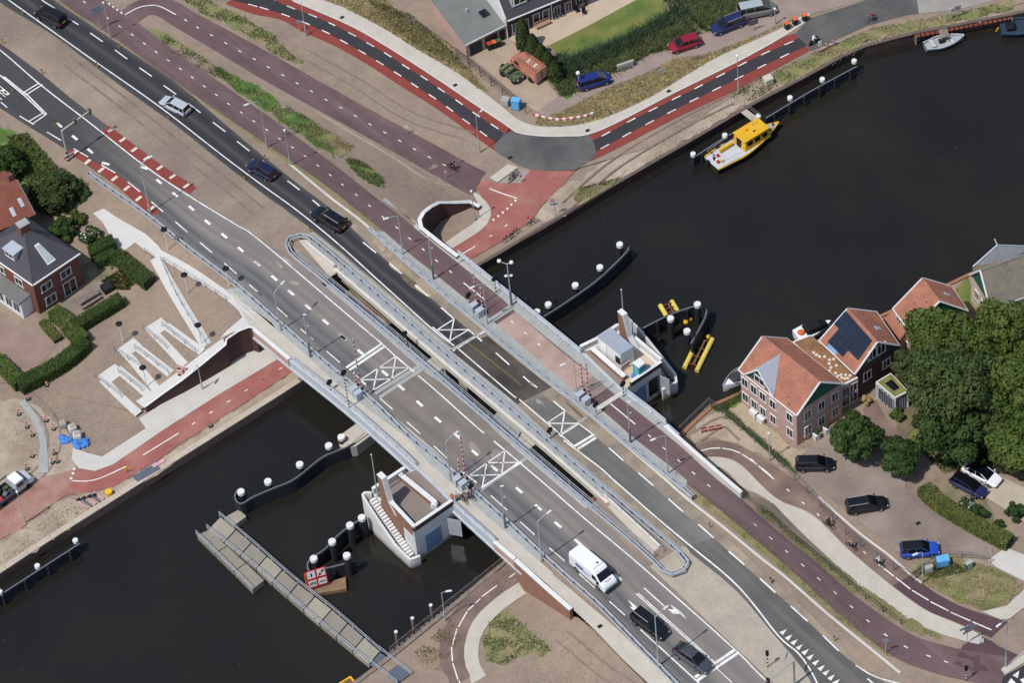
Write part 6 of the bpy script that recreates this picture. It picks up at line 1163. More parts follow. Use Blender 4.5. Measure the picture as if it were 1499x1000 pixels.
def onplane(g, fu, fv, side='L'):    # point on roof plane: fu along eave front->back, fv eave->ridge
    a, b, c, d = (g['A'], g['B'], g['C'], g['D']) if side == 'L' else (g['E'], g['F'], g['C'], g['D']); return (a*(1-fu)+b*fu)*(1-fv)+(d*(1-fu)+c*fu)*fv
def rooflight(o, g, fu, fv, su, sv, side, m=GLASS, name='skylight', up=.1, frame=True):
    q = [onplane(g, fu+a*su, fv+b*sv, side) for a, b in ((-1, -1), (1, -1), (1, 1), (-1, 1))]; n = np.cross(q[1]-q[0], q[2]-q[0]); n /= np.linalg.norm(n); n = n if n[2] > 0 else -n
    if frame: slab(o, [p+n*(up-.03)+(p-np.mean(q, 0))*.14 for p in q], .12, ZINC, 'skylight_frame')
    return slab(o, [p+n*up for p in q], .05, m, name)
# house 1: pink brick, orange roof, zinc dormer
o, g = gable('pink brick house with orange tiled roof and zinc dormer, nearest the bridge', (1166, 607.5), (1235, 561), (1152, 495), (1081, 541), (1199, 559.5), 5.9, BRICKP, TILE, rows=20)
wallwins(o, g['W'][0], g['W'][3], (1.5, 4.2), (.12, .42, .6, .76, .92), .95, 1.45); wallwins(o, g['W'][0], g['W'][1], (1.6, 4.3), (.24, .54, .84), .95, 1.5)
for f, s in ((.22, .25), (.16, .12), ): rooflight(o, g, f, s, .008, .012, 'L', DARK, 'roof_vent', .25, False)
dL, dR, dz = [un([p], z)[0] for p, z in (((1092, 546), 5.9), ((1135, 582), 5.9), ((1110, 545), 8))]
u_ = (g['bl']-g['fl'])/np.hypot(*(g['bl']-g['fl'])); n_ = np.array([-u_[1], u_[0]]); n_ = n_ if np.dot(n_, g['fl']-g['fr']) > 0 else -n_
s0, s1 = np.dot(dL-g['fl'], u_), np.dot(dR-g['fl'], u_); fm = (s0+s1)/2; e0, e1 = g['fl']+u_*s0+n_*.15, g['fl']+u_*s1+n_*.15; mid = g['fl']+u_*fm+n_*.15; zt = 5.9+2.9
slope = (g['zr']-5.9)/ (np.linalg.norm((g['fr']-g['fl']))/2); rin = mid-n_*((zt-5.9)/slope+.1)
slab(o, [V3(e0, 5.85), V3(mid, zt), V3(rin, zt)], .1, ZINC, 'dormer_roof'); slab(o, [V3(e1, 5.85), V3(mid, zt), V3(rin, zt)], .1, ZINC, 'dormer_roof')
MB().add([tuple(V3(p-n_*.25, z)) for p, z in ((e0, 5.9), (e1, 5.9), (mid, zt-.1))]+[tuple(V3(p-n_*.32, z)) for p, z in ((e0, 5.9), (e1, 5.9), (mid, zt-.1))], [(0, 1, 2), (3, 4, 5)]).build('dormer_gable', GREENW, o, True)
bargeboard(o, V3(e0, 5.9), V3(mid, zt+.05), r=.1); bargeboard(o, V3(e1, 5.9), V3(mid, zt+.05), r=.1); window(o, tuple(V3(mid-n_*.22, 6.8)), u_, 1.6, 1.1, n_)
H1 = g
# house 2: solar panels
o, g = gable('brick house with black solar panels covering its orange roof', (1251, 547), (1317, 505), (1283, 456), (1199, 498), (1287, 500.7), 5.0, BRICKD, TILE, rows=18)
fw_, fh_ = 3, 4
for i in range(6):
    for j in range(4):
        if (i < 2 and j < 1) or (i >= 5 and j < 2): continue
        rooflight(o, g, .1+i*.148+.07, .12+j*.205+.1, .0725, .1, 'L', PANEL, 'solar_panel', .18, False)
for k in range(3): rooflight(o, g, .58+k*.085, .1, .036, .075, 'L', mat('blue_glass', '#7fa3c8', .2), 'roof_window', .16, True)
rooflight(o, g, .45, .45, .05, .1, 'R', mat('pale_glass', '#b9c0c4', .2), 'roof_window', .14)
wallwins(o, g['W'][0], g['W'][1], (3.1,), (.28, .72), 1.1, 1.4); wallwins(o, g['W'][0], g['W'][1], (6.3,), (.4, .6), 1.2, 1.6)
H2 = g
# house 3
o, g = gable('orange roofed brick house half hidden by the big tree crowns', (1332, 484), (1417, 454), (1393, 419), (1307, 451), (1376, 441), 5.0, BRICKP, TILE, rows=18)
for f, s in ((.55, .5), (.28, .75)): rooflight(o, g, f, s, .01, .015, 'L', DARK, 'roof_vent', .25, False)
rooflight(o, g, .5, .45, .05, .09, 'R', MATS['pale_glass'], 'roof_window', .14)
wallwins(o, g['W'][0], g['W'][3], (1.4, 3.8), (.3, .7), 1., 1.3)
# house 4: grey roof, green gable, zinc annex
o, g = gable('green gabled house with mottled grey tiled roof at the right edge', (1419, 402), (1450, 452), (1590, 402), (1560, 352), (1433, 396), 4.6, mat('cream_wall', '#c9b9a2', .9, .1), TILEG, rows=18)
wallwins(o, g['W'][0], g['W'][1], (2.6,), (.3, .6), .9, 1.4)
a = emp('hipped_annex', (*un([(1465, 375)], 3.)[0], 0), 0, 'pale zinc hipped roof annex behind the green gabled house', 'annex'); q = [un([p], 3.8)[0] for p in ((1424, 390), (1478, 381), (1515, 360), (1462, 368))]; pk = V3(un([(1460, 358)], 6.6)[0], 6.6)
MB().prism([tuple(p) for p in q], -1.5, 3.8).build('wall', MATS['cream_wall'], a, True)
for i in range(4): slab(a, [V3(q[i], 3.8), V3(q[(i+1) % 4], 3.8), pk], .1, ZINC, 'roof_panel')
for k in range(1, 8):
    f = k/8; p = V3(q[0]*(1-f)+q[1]*f, 3.84); t_ = .0+abs(f-.5)*1.2; MB().cyl(tuple(p), tuple(p*t_+(pk+[0, 0, .04])*(1-t_)), .04, n=4).build('standing_seam', ZINC, a, True)
MB().cyl(tuple(pk), tuple(pk+[-.3, .3, .7]), .06).build('finial', TRIM, a, True)
# flat sedum link between houses 1 and 2
lk = emp('flat_roofed_link', (*un([(1220, 535)], 3.6)[0], 0), 0, 'flat roofed link with sedum and round white discs between two brick houses', 'building'); q = XY(P("1160,500 1186,490 1256,553 1231,566"), 4.2)
MB().prism(q, -1.5, 3.95).build('wall', BRICKP, lk, True); MB().prism(q, 3.951, 4.2).build('roof_edge', TRIM, lk, True); qq = [np.array(v) for v in q]; cq = np.mean(qq, 0); MB().prism([tuple(cq+(v-cq)*.95) for v in qq], 4.201, 4.25).build('sedum', SEDUM, lk, True)
dm = MB().lathe([(.2, 0), (.2, .08), (.02, .1)], n=10).build('roof_disc', mat('disc_cream', '#dcd2bd', .6), lk); dm.location = Vector((*un([(1195, 520)], 4.25)[0], 4.25))-lk.location
for x, y in A(3, 2, "345,100 362,112 378,122 405,122 432,140 455,135 430,160 440,182 432,200 470,170 465,212 478,228 495,222 500,238 520,222 532,240 545,225 518,242"): link('roof_disc', dm.data, lk, (*un([(x, y)], 4.25)[0], 4.25), world=True)
d = qq[3]-qq[2]; L = np.hypot(*d); d /= L; n = np.array([d[1], -d[0]]); n = n if n[1] < 0 else -n
for z in (1.2, 2.9):
    for f in (.3, .72): window(lk, (*(qq[2]+d*L*f), z), d, 1.1, 1.4, n, frame=ZINC)
l2 = emp('low_tiled_link', (*un([(1307, 480)], 2.5)[0], 0), 0, 'low orange tiled lean-to between the solar house and the next house', 'building'); q = [un([p], 3.)[0] for p in ((1290, 470), (1312, 459), (1332, 487), (1318, 497))]; MB().prism([tuple(v) for v in q], -1.5, 2.9).build('wall', BRICKP, l2, True); A4 = [V3(q[0], 3.), V3(q[3], 3.), V3(q[2], 3.9), V3(q[1], 3.9)]; slab(l2, A4, .12, TILE, 'roof'); courses(l2, *A4, TILE, 8)
# entrance canopy
cp_ = emp('entrance_canopy', (*un([(1305, 565)], 3.)[0], 0), 0, 'white framed glazed porch with a flat green roof beside the solar house', 'porch'); q = [np.array(v) for v in XY(P("1282,559 1310,583 1330,573 1304,546"), 3.)]; cq = np.mean(q, 0)
MB().prism([tuple(v) for v in q], 2.75, 3.).build('roof_slab', TRIM, cp_, True); MB().prism([tuple(cq+(v-cq)*.9) for v in q], 3.001, 3.06).build('sedum', mat('green_sedum', '#83804a', .95, .3, .8, .3, 6), cp_, True); MB().prism([tuple(cq+(v-cq)*.45) for v in q], 3.061, 3.16).build('skylight', GLASS, cp_, True)
for v in q: p = cq+(v-cq)*.94; MB().box((p[0], p[1], 1.3), (.22, .22, 2.9)).build('post', TRIM, cp_, True)
for i, j in ((0, 1), (1, 2)):
    a, b = cq+(q[i]-cq)*.92, cq+(q[j]-cq)*.92; d = (b-a)/np.hypot(*(b-a)); n = np.array([d[1], -d[0]]); n = n if n[1] < 0 else -n
    for f in (.2, .4, .6, .8): window(cp_, (*(a+(b-a)*f), 1.4), d, .6, 2.1, n, frame=ZINC)
# left house: pyramid roof, dark tiles
ze = 5.8; F_, R_, Lc = [un([p], ze)[0] for p in ((48, 418), (117.5, 371), (-32, 362))]; B_ = R_+Lc-F_; c = (R_+Lc)/2; o = emp('brick_house', (c[0], c[1], .3), 0, 'red brick house with dark pyramid roof at the left edge', 'house')
W4 = [c+(p-c)*.95 for p in (F_, R_, B_, Lc)]; MB().prism([tuple(p) for p in W4], -.2, ze).build('wall', BRICKR, o, True); ap = V3(un([(40, 333)], 9.6)[0], 9.6); ap = np.array([c[0], c[1], zfor(c, 334)])
E4 = [V3(p, ze) for p in (F_, R_, B_, Lc)]
for i in range(4): slab(o, [E4[i], E4[(i+1) % 4], ap], .16, TILED, 'roof')
for i in (0, 3):
    a, b = E4[i], E4[(i+1) % 4]; nn = np.cross(b-a, ap-a); nn /= np.linalg.norm(nn); nn = nn if nn[2] > 0 else -nn; mb = MB()
    for k in range(22):
        f0, f1 = k/22, (k+1)/22; p = [a+(ap-a)*f0+nn*.07, b+(ap-b)*f0+nn*.07, b+(ap-b)*f1+nn*.02, a+(ap-a)*f1+nn*.02]; mb.quad(*[tuple(v) for v in p]); mb.quad(tuple(p[0]), tuple(p[1]), tuple(p[1]-nn*.06), tuple(p[0]-nn*.06))
    mb.build('tile_course', TILED, o, True, kind='stuff'); MB().cyl(tuple(a), tuple(b), .12, n=6).build('gutter', TRIM, o, True); MB().cyl(tuple(b), tuple(ap), .1, n=6).build('hip_ridge', TILED, o, True)
ch = MB().box((ap[0], ap[1], ap[2]+.1), (1.3, 1.0, 1.5), .55).build('chimney', BRICKR, o, True); MB().box((ap[0], ap[1], ap[2]+.9), (1.45, 1.15, .12), .55).build('chimney_cap', CONC3, o, True)
def tri_pt(a, b, ap, f, g): return (a*(1-f)+b*f)*(1-g)+ap*g
nn = np.cross(E4[1]-E4[0], ap-E4[0]); nn /= np.linalg.norm(nn); nn = nn if nn[2] > 0 else -nn
q = [tri_pt(E4[0], E4[1], ap, f, g_)+nn*.16 for f, g_ in ((.42, .2), (.6, .2), (.58, .58), (.4, .58))]; slab(o, [p+(p-np.mean(q, 0))*.2-nn*.05 for p in q], .14, TRIM, 'skylight_frame'); slab(o, q, .05, MATS['pale_glass'], 'skylight')
dm = tri_pt(E4[3], E4[0], ap, .55, .3); ud = (E4[0]-E4[3])[:2]; ud /= np.hypot(*ud); nd = np.array([ud[1], -ud[0]]); nd = nd if np.dot(nd, dm[:2]-c) > 0 else -nd
cb_ = dm[:2]-nd*.4; MB().box((cb_[0], cb_[1], dm[2]+.55), (1.7, 1.6, 1.3), math.atan2(ud[1], ud[0])).build('dormer', ZINC, o, True); window(o, (*(cb_+nd*.82), dm[2]+.6), ud, 1.3, .8, nd); MB().box((cb_[0], cb_[1], dm[2]+1.24), (2., 2., .1), math.atan2(ud[1], ud[0])).build('dormer_roof', ZINC, o, True)
wallwins(o, W4[0], W4[1], (4.0,), (.25, .68), 1.5, 1.2); wallwins(o, W4[0], W4[1], (1.5,), (.28,), 1.5, 1.4); wallwins(o, W4[0], W4[1], (1.4,), (.7,), 1.8, 2.2, name='garden_door')
by = emp('bay_extension', (*un([(8, 440)], 2.)[0], .3), 0, 'white framed bay extension with grey flat roof on the left house', 'extension'); a, b = W4[0], W4[3]; d = (b-a)/np.hypot(*(b-a)); n = np.array([d[1], -d[0]]); n = n if np.dot(n, a-c) > 0 else -n
q = [a+d*1.0+n*.02, a+d*1.0+n*1.7, b-d*.6+n*1.7, b-d*.6+n*.02]; MB().prism([tuple(v) for v in q], -.1, 2.9).build('wall', TRIM, by, True); MB().prism([tuple(v) for v in [q[0], q[1]+n*.25, q[2]+n*.25, q[3]]], 2.901, 3.1).build('flat_roof', FLATR, by, True)
for f in (.12, .3, .5, .7, .88): window(by, (*(q[1]+(q[2]-q[1])*f), 1.7), d, 1.1, 1.7, n)
wallwins(o, W4[0], W4[3], (4.2,), (.3, .65), 1.3, 1.2)
# orange roofed neighbour
p = [un([q], 4.5)[0] for q in ((14, 331), (52, 314))]; o = emp('brick_house', (*un([(10, 310)], 3)[0], .4), 0, 'house with weathered orange roof and two skylights at the left edge', 'house'); zr = 6.8; rt = [un([q], zr)[0] for q in ((-12, 277), (25, 263))]; d0 = p[0]-p[1]; p0 = p[0]+d0*1.6; r0 = rt[0]+(rt[0]-rt[1])*1.6
back = 2*rt[1]-p[1]; back0 = 2*r0-p0
A4 = [V3(p0, 4.5), V3(p[1], 4.5), V3(rt[1], zr), V3(r0, zr)]; slab(o, A4, .15, TILE2, 'roof'); courses(o, *A4, TILE2, 16); slab(o, [V3(back0, 4.5), V3(back, 4.5), V3(rt[1], zr), V3(r0, zr)], .15, TILE2, 'roof'); cw = (p0+p[1]+back+back0)/4; MB().prism([tuple(cw+(v-cw)*.94) for v in (p0, p[1], back, back0)], 0, 4.5).build('wall', BRICKR, o, True); bargeboard(o, V3(p[1], 4.5), V3(rt[1], zr), mat('grey_verge_board', '#8a8a88'), .1)
for f, g_ in ((.74, .28), (.9, .42)):
    q = [(A4[0]*(1-(f+a*.028))+A4[1]*(f+a*.028))*(1-(g_+b*.12))+(A4[3]*(1-(f+a*.028))+A4[2]*(f+a*.028))*(g_+b*.12)+np.array([0, -.05, .14]) for a, b in ((-1, -1), (1, -1), (1, 1), (-1, 1))]; slab(o, q, .08, MATS['pale_glass'], 'skylight')
MB().box((rt[1][0]-.8, rt[1][1]+.2, zr+.3), (.6, .6, 1.2), .5).build('chimney', BRICKR, o, True)
# garage and terrace house at the top
gz = 2.75; q = [un([v], gz)[0] for v in ((681, 65.4), (740, 36), (690, -30), (625, 0))]; q[3] = q[0]+(q[2]-q[1]); o = emp('garage', (*np.mean(q, 0), .2), 0, 'flat grey roofed garage with dark doors and pale pink side wall at the top', 'garage')
cq = np.mean(q, 0); MB().prism([tuple(cq+(v-cq)*.98) for v in q], -.1, gz-.15).build('wall', BRICKP, o, True); MB().prism([tuple(v) for v in q], gz-.149, gz).build('roof', FLATR, o, True); MB().wall([tuple(q[0]), tuple(q[1])], -.1, gz-.16, gz+.05).build('fascia', TRIM, o, True)
d = (q[1]-q[0])/np.hypot(*(q[1]-q[0])); n = np.array([d[1], -d[0]]); L = np.hypot(*(q[1]-q[0])); w0 = cq+(q[0]-cq)*.98
for f in (.24, .62): c_ = w0+d*L*f; MB().wall([tuple(c_-d*L*.15+n*.03), tuple(c_+d*L*.15+n*.03)], -.05, .1, 2.2).build('garage_door', mat('garage_door_dark', '#2b2f36', .6), o, True)
c_ = w0+d*L*.9; MB().wall([tuple(c_-d*.4+n*.03), tuple(c_+d*.4+n*.03)], -.05, .1, 2.1).build('side_door', BLACK, o, True)
s_ = un([(709, 20)], gz)[0]; MB().box((s_[0], s_[1], gz+.12), (1.0, 1.2, .25), math.atan2(d[1], d[0])).build('skylight', GLASS, o, True); MB().cyl((s_[0]-2.2, s_[1]+.6, gz), (s_[0]-2.2, s_[1]+.6, gz+.7), .12).build('vent', ZINC, o, True)
e0, e1 = un([(741, 27)], 3.6)[0], un([(858, -21)], 3.6)[0]; d = (e1-e0)/np.hypot(*(e1-e0)); n = np.array([d[1], -d[0]]); n = n if n[1] < 0 else -n; dep = 8.; zr = 8.0; b0, b1 = e0-n*dep, e1-n*dep; o = emp('terrace_house', (*((e0+e1+b0+b1)/4), .2), 0, 'dark brick terrace house with dark tiled roof and white gable wall at the top', 'house')
MB().prism([tuple(v) for v in (e0, e1, b1, b0)], -.1, 3.6).build('wall', BRICKD, o, True); m0, m1 = (e0+b0)/2, (e1+b1)/2; ov = n*.3
A4 = [V3(e0+ov, 3.5), V3(e1+ov, 3.5), V3(m1, zr), V3(m0, zr)]; slab(o, A4, .15, TILED, 'roof'); courses(o, *A4, TILED, 16); slab(o, [V3(b0-ov, 3.5), V3(b1-ov, 3.5), V3(m1, zr), V3(m0, zr)], .15, TILED, 'roof')
MB().add([tuple(V3(v-d*t, z)) for t in (0, .25) for v, z in ((e0, -.1), (b0, -.1), (b0, 3.6), (m0, zr+.15), (e0, 3.6))], [(0, 1, 2, 3, 4), (9, 8, 7, 6, 5)]+[(i, (i+1) % 5, 5+(i+1) % 5, 5+i) for i in range(5)]).build('gable_wall', WPAINT, o, True)
L = np.hypot(*(e1-e0))
for i, f in enumerate((.1, .22, .36, .48, .62, .76, .9)): window(o, (*(e0+d*L*f), 1.4), d, .9, 2.0 if i in (2, 3) else 1.6, n, 'door' if i in (2, 3) else 'window', ZINC if i not in (2, 3) else TRIM, door=i in (2, 3))
for f in (.2, .55): c_ = e0+d*L*f-n*1.6; MB().box((c_[0], c_[1], 5.3), (2.2, 2.2, 1.7), math.atan2(d[1], d[0])).build('dormer', ZINC, o, True); window(o, (*(c_+n*1.12), 5.3), d, 1.6, 1.1, n)
for s in (e0-d*.1, e0+d*L*.55): MB().cyl((*(s+n*.12), 0), (*(s+n*.12), 3.5), .07).build('downpipe', TRIM, o, True)
MB().cyl((*(e0+n*.4), 3.5), (*(e1+n*.4), 3.5), .1, n=6).build('gutter', TRIM, o, True)
# ================================================================== vehicles, boats, people
def paint(name, h, rough=.3): return mat(name, h, rough, .03, 2, spec=.6)
STY = dict(  # roof x0,x1 (rear..front, fraction of L), base x0,x1, belt z, hood z, width factor of the roof
    hatch=(-.42, .08, -.49, .27, .60, .56), wagon=(-.44, .06, -.49, .25, .60, .55), suv=(-.43, .08, -.49, .26, .60, .60), sedan=(-.28, .06, -.44, .26, .62, .56), mpv=(-.45, .14, -.49, .36, .58, .52))
def car(label, front, rear, fld, L, W_, H_, style, pm, roof=None, rails=False, cat='car', name='parked_car'):
    a, b = onto([rear], lambda t: fld(t)+.6)[0], onto([front], lambda t: fld(t)+.6)[0]; c = (a+b)/2; z = fld(c[None, :2])[0]+.03; rz = math.atan2(b[1]-a[1], b[0]-a[0])
    o = emp(name, (c[0], c[1], z), rz, label, cat); x0, x1, b0, b1, zb, zh = STY[style]; h = H_
    dz = (fld(b[None, :2])[0]-fld(a[None, :2])[0])/max(1, np.hypot(*(b-a)[:2])); o.rotation_mode = 'ZYX'; o.rotation_euler = (0, -math.atan(dz), rz)
    st = [(-.5, .80, .30, zb-.06), (-.47, .93, .24, zb), (-.3, 1, .2, zb+.01), (0, 1, .19, zb), (b1-.02, 1, .2, zb-.01), (b1+.06, .98, .2, zh), (.42, .92, .21, zh-.07), (.47, .84, .24, zh-.12), (.5, .66, .3, zh-.2)]
    v = []; f = []
    for x, wf, z0, z1 in st:
        w2 = W_/2*wf; z1 *= h; zm = z0*h*.6+.1
        for y, zz in ((-w2*.9, z0*h*.8), (-w2, zm+.12), (-w2, z1-.12), (-w2*.86, z1), (w2*.86, z1), (w2, z1-.12), (w2, zm+.12), (w2*.9, z0*h*.8)): v.append((x*L, y, zz))
    k = 8
    for i in range(len(st)-1):
        for j in range(k): f.append((i*k+j, i*k+(j+1) % k, (i+1)*k+(j+1) % k, (i+1)*k+j))
    f += [tuple(range(k))[::-1], tuple(range((len(st)-1)*k, len(st)*k))]; MB().add(v, f).build('body', pm, o, bevel=.05)
    zt = h-.05; wb, wr = W_/2*.89, W_/2*.70
    base = [(b0*L+.04, -wb*.95), (b1*L, -wb*.93), (b1*L, wb*.93), (b0*L+.04, wb*.95)]; top = [(x0*L, -wr), (x1*L, -wr), (x1*L, wr), (x0*L, wr)]
    zb_ = zb*h-.01; V = [(x, y, zb_) for x, y in base]+[(x, y, zt) for x, y in top]
    MB().add(V, [(0, 1, 2, 3), (4, 5, 6, 7)]+[(i, (i+1) % 4, 4+(i+1) % 4, 4+i) for i in range(4)]).build('window', CARGLASS, o)
    rp = roof or pm; MB().add([(x*1.01, y*1.03, zt-.02) for x, y in top]+[(x*.95+.01, y*.9, h) for x, y in top], [(3, 2, 1, 0), (4, 5, 6, 7)]+[(i, (i+1) % 4, 4+(i+1) % 4, 4+i) for i in range(4)]).build('roof', rp, o, bevel=.03)
    for s in (-1, 1):
        for p_, q_ in (((b1*L, s*wb*.93, zb_), (x1*L, s*wr, zt)), ((b0*L+.04, s*wb*.95, zb_), (x0*L, s*wr, zt)), ((-.08*L, s*wb*.955, zb_), (-.1*L, s*(wr+.01), zt)), ((-.3*L, s*wb*.955, zb_), (-.31*L, s*(wr+.01), zt))): MB().cyl(p_, q_, .045, n=5).build('pillar', pm, o)
        MB().box((b1*L-.15, s*(W_/2+.08), zb_+.08), (.16, .2, .14)).build('mirror', pm, o, bevel=.02)
        MB().box((.478*L, s*W_*.32, (zh-.18)*h), (.1, W_*.15, .09), -s*.35).build('headlight', HEAD, o); MB().box((-.492*L, s*W_*.37, (zb-.1)*h), (.1, W_*.13, .22)).build('tail_light', TAIL, o)
        if rails: MB().cyl((x0*L+.1, s*wr*.93, h+.05), (x1*L-.15, s*wr*.93, h+.05), .03, n=5).build('roof_rail', LAMPC, o)
        for x in (-.3, .31): 
            w_ = MB().cyl((x*L, s*(W_/2-.2), .32), (x*L, s*(W_/2+.015), .32), .32, n=14).build('wheel', TYRE, o); MB().cyl((x*L, s*(W_/2+.01), .32), (x*L, s*(W_/2+.03), .32), .21, n=10).build('rim', RIM, w_)
    MB().box((-.5*L, 0, .5*h), (.03, .52, .12)).build('number_plate', PLATE, o); MB().box((.485*L, 0, .3*h), (.1, W_*.5, .14)).build('grille', BLACK, o)
    return o
cblk, cnav, cblu, cred, csil, cgry, cwht = paint('black_car_paint', '#15161a'), paint('navy_car_paint', '#232a55'), paint('blue_car_paint', '#2450b4'), paint('red_car_paint', '#8e1d30'), paint('silver_car_paint', '#b9bfc8'), paint('grey_car_paint', '#474a50'), paint('white_car_paint', '#f1f2f3')
car('black car driving at the top left corner of the dark road', (55, 15), (94, 34), R, 4.6, 1.9, 1.8, 'mpv', cblk, name='car'); car('silver estate car driving on the dark road at upper left', (238, 145), (274, 163), R, 4.3, 1.75, 1.45, 'wagon', csil, name='car')
car('dark blue car driving behind the silver estate', (365, 240), (401, 258), R, 4.2, 1.75, 1.55, 'hatch', paint('deep_navy_paint', '#1b2140'), name='car'); car('black off-road car with roof rails just above the rounded guard rail end', (457, 309), (506, 335), R, 4.9, 1.95, 1.85, 'suv', cblk, rails=True, name='car')
car('black car with roof bars driving behind the white van', (973, 932), (928, 897), R, 4.7, 1.9, 1.7, 'suv', cblk, rails=True, name='car'); car('dark grey saloon waiting behind the stop line at the bottom', (1037, 981), (990, 947), R, 4.8, 1.85, 1.45, 'sedan', cgry, name='car')
car('very dark navy car parked in front of the pink brick house', (1220, 679), (1166, 680), SL, 4.5, 1.8, 1.5, 'hatch', paint('dark_navy_paint', '#1b1c26')); car('black estate with bright roof rails parked in the middle of the lot', (1299, 734), (1238, 744), SL, 4.8, 1.85, 1.5, 'wagon', cblk, rails=True)
car('bright blue car with black roof parked beside the mesh fence', (1374, 803), (1318, 807), SL, 4.4, 1.85, 1.55, 'suv', cblu, cblk); car('dark navy car parked beside the white car on the pale drive', (1443, 724), (1394, 698), SL, 4.5, 1.8, 1.45, 'hatch', cnav, CARGLASS); car('white car with black glass roof on the pale drive', (1461, 706), (1414, 682), SL, 4.7, 1.85, 1.45, 'sedan', cwht, CARGLASS)
car('dark red car parked on the pink street by the reeds', (981, 70), (1023, 57), N, 4.2, 1.75, 1.5, 'hatch', cred); car('navy estate parked next to the grey van', (1043, 44), (1087, 27), N, 4.6, 1.8, 1.55, 'wagon', cnav, rails=True); car('blue people carrier parked beside the globe lamp', (889, 112), (850, 124), N, 4.4, 1.8, 1.6, 'mpv', paint('royal_blue_paint', '#232f72'))
car('grey van with pale roof parked at the top of the street', (1133, 10), (1083, 20), N, 5.0, 1.95, 2.0, 'mpv', paint('van_grey_paint', '#77797a'), paint('van_roof_grey', '#a9b0b6'), cat='van', name='parked_van')
# white delivery van
def wvan():
    a, b = onto([(846, 815)], lambda t: R(t)+1)[0], onto([(891, 855)], lambda t: R(t)+1)[0]; c = (a+b)/2; o = emp('delivery_van', (c[0], c[1], R(c[None, :2])[0]+.03), math.atan2(*(b-a)[1::-1]), 'white delivery van driving across the near bridge', 'van'); L, W_, H_ = 5.9, 2.05, 2.5
    st = [(-.5, .3, H_*.93, .93), (-.485, .3, H_*.97, .96), (.1, .3, H_, .96), (.2, .3, H_*.98, .95), (.245, .3, H_*.9, .93), (.37, .3, 1.42, .97), (.46, .3, 1.22, .93), (.5, .34, .9, .82)]; v = []; f = []
    for x, z0, z1, wf in st:
        w2 = W_/2
        for y, zz in ((-w2*.97, z0), (-w2, .6), (-w2*wf, z1-.35 if z1 > 1.5 else z1-.12), (-w2*wf*.86, z1), (w2*wf*.86, z1), (w2*wf, z1-.35 if z1 > 1.5 else z1-.12), (w2, .6), (w2*.97, z0)): v.append((x*L, y, zz))
    for i in range(7): f += [(i*8+j, i*8+(j+1) % 8, (i+1)*8+(j+1) % 8, (i+1)*8+j) for j in range(8)]
    MB().add(v, f+[tuple(range(8))[::-1], tuple(range(56, 64))]).build('body', cwht, o, bevel=.07)
    MB().add([(.252*L, s*.82, 2.2) for s in (-1, 1)]+[(.372*L, s*.92, 1.47) for s in (1, -1)], [(0, 1, 2, 3)]).build('windscreen', CARGLASS, o)
    for s in (-1, 1):
        MB().add([(.16*L, s*1.035, 1.95), (.23*L, s*1.03, 1.95), (.34*L, s*1.05, 1.35), (.16*L, s*1.06, 1.35)], [(0, 1, 2, 3)]).build('side_window', CARGLASS, o); MB().box((-.1*L, s*1.035, 1.2), (2.4, .02, .25)).build('side_stripe', paint('stripe_blue', '#8fa9d4'), o)
        for k in range(5): MB().box((-.28*L+k*.26, s*1.05, 1.5), (.18, .02, .26)).build('lettering', paint('stripe_dark', '#37415a'), o)
        MB().box((.33*L, s*1.15, 1.35), (.2, .22, .3)).build('mirror', BLACK, o); MB().box((.475*L, s*.75, .95), (.16, .32, .22)).build('headlight', HEAD, o); MB().box((-.502*L, s*.93, 1.1), (.04, .14, .5)).build('tail_light', TAIL, o)
        for x in (-.3, .32): w_ = MB().cyl((x*L, s*.8, .36), (x*L, s*1.05, .36), .36, n=14).build('wheel', TYRE, o); MB().cyl((x*L, s*1.045, .36), (x*L, s*1.065, .36), .22, n=10).build('rim', RIM, w_)
    MB().box((-.505*L, 0, 1.35), (.03, 1.5, 1.7)).build('rear_door', paint('stripe_pale', '#bcd0ea'), o); MB().box((.08*L, 0, H_+.07), (.9, 1.5, .16)).build('roof_fairing', cwht, o, bevel=.05); MB().cyl((.1*L, .2, H_+.15), (.1*L, .2, H_+.2), .13).build('roof_vent', BLACK, o); MB().box((.505*L, 0, .5), (.06, 1.9, .24)).build('bumper', cgry, o)
    for k in range(3): MB().box((.42*L, -.3+k*.3, 1.345), (.16, .16, .02)).build('lettering', MATS['stripe_dark'], o)
wvan()
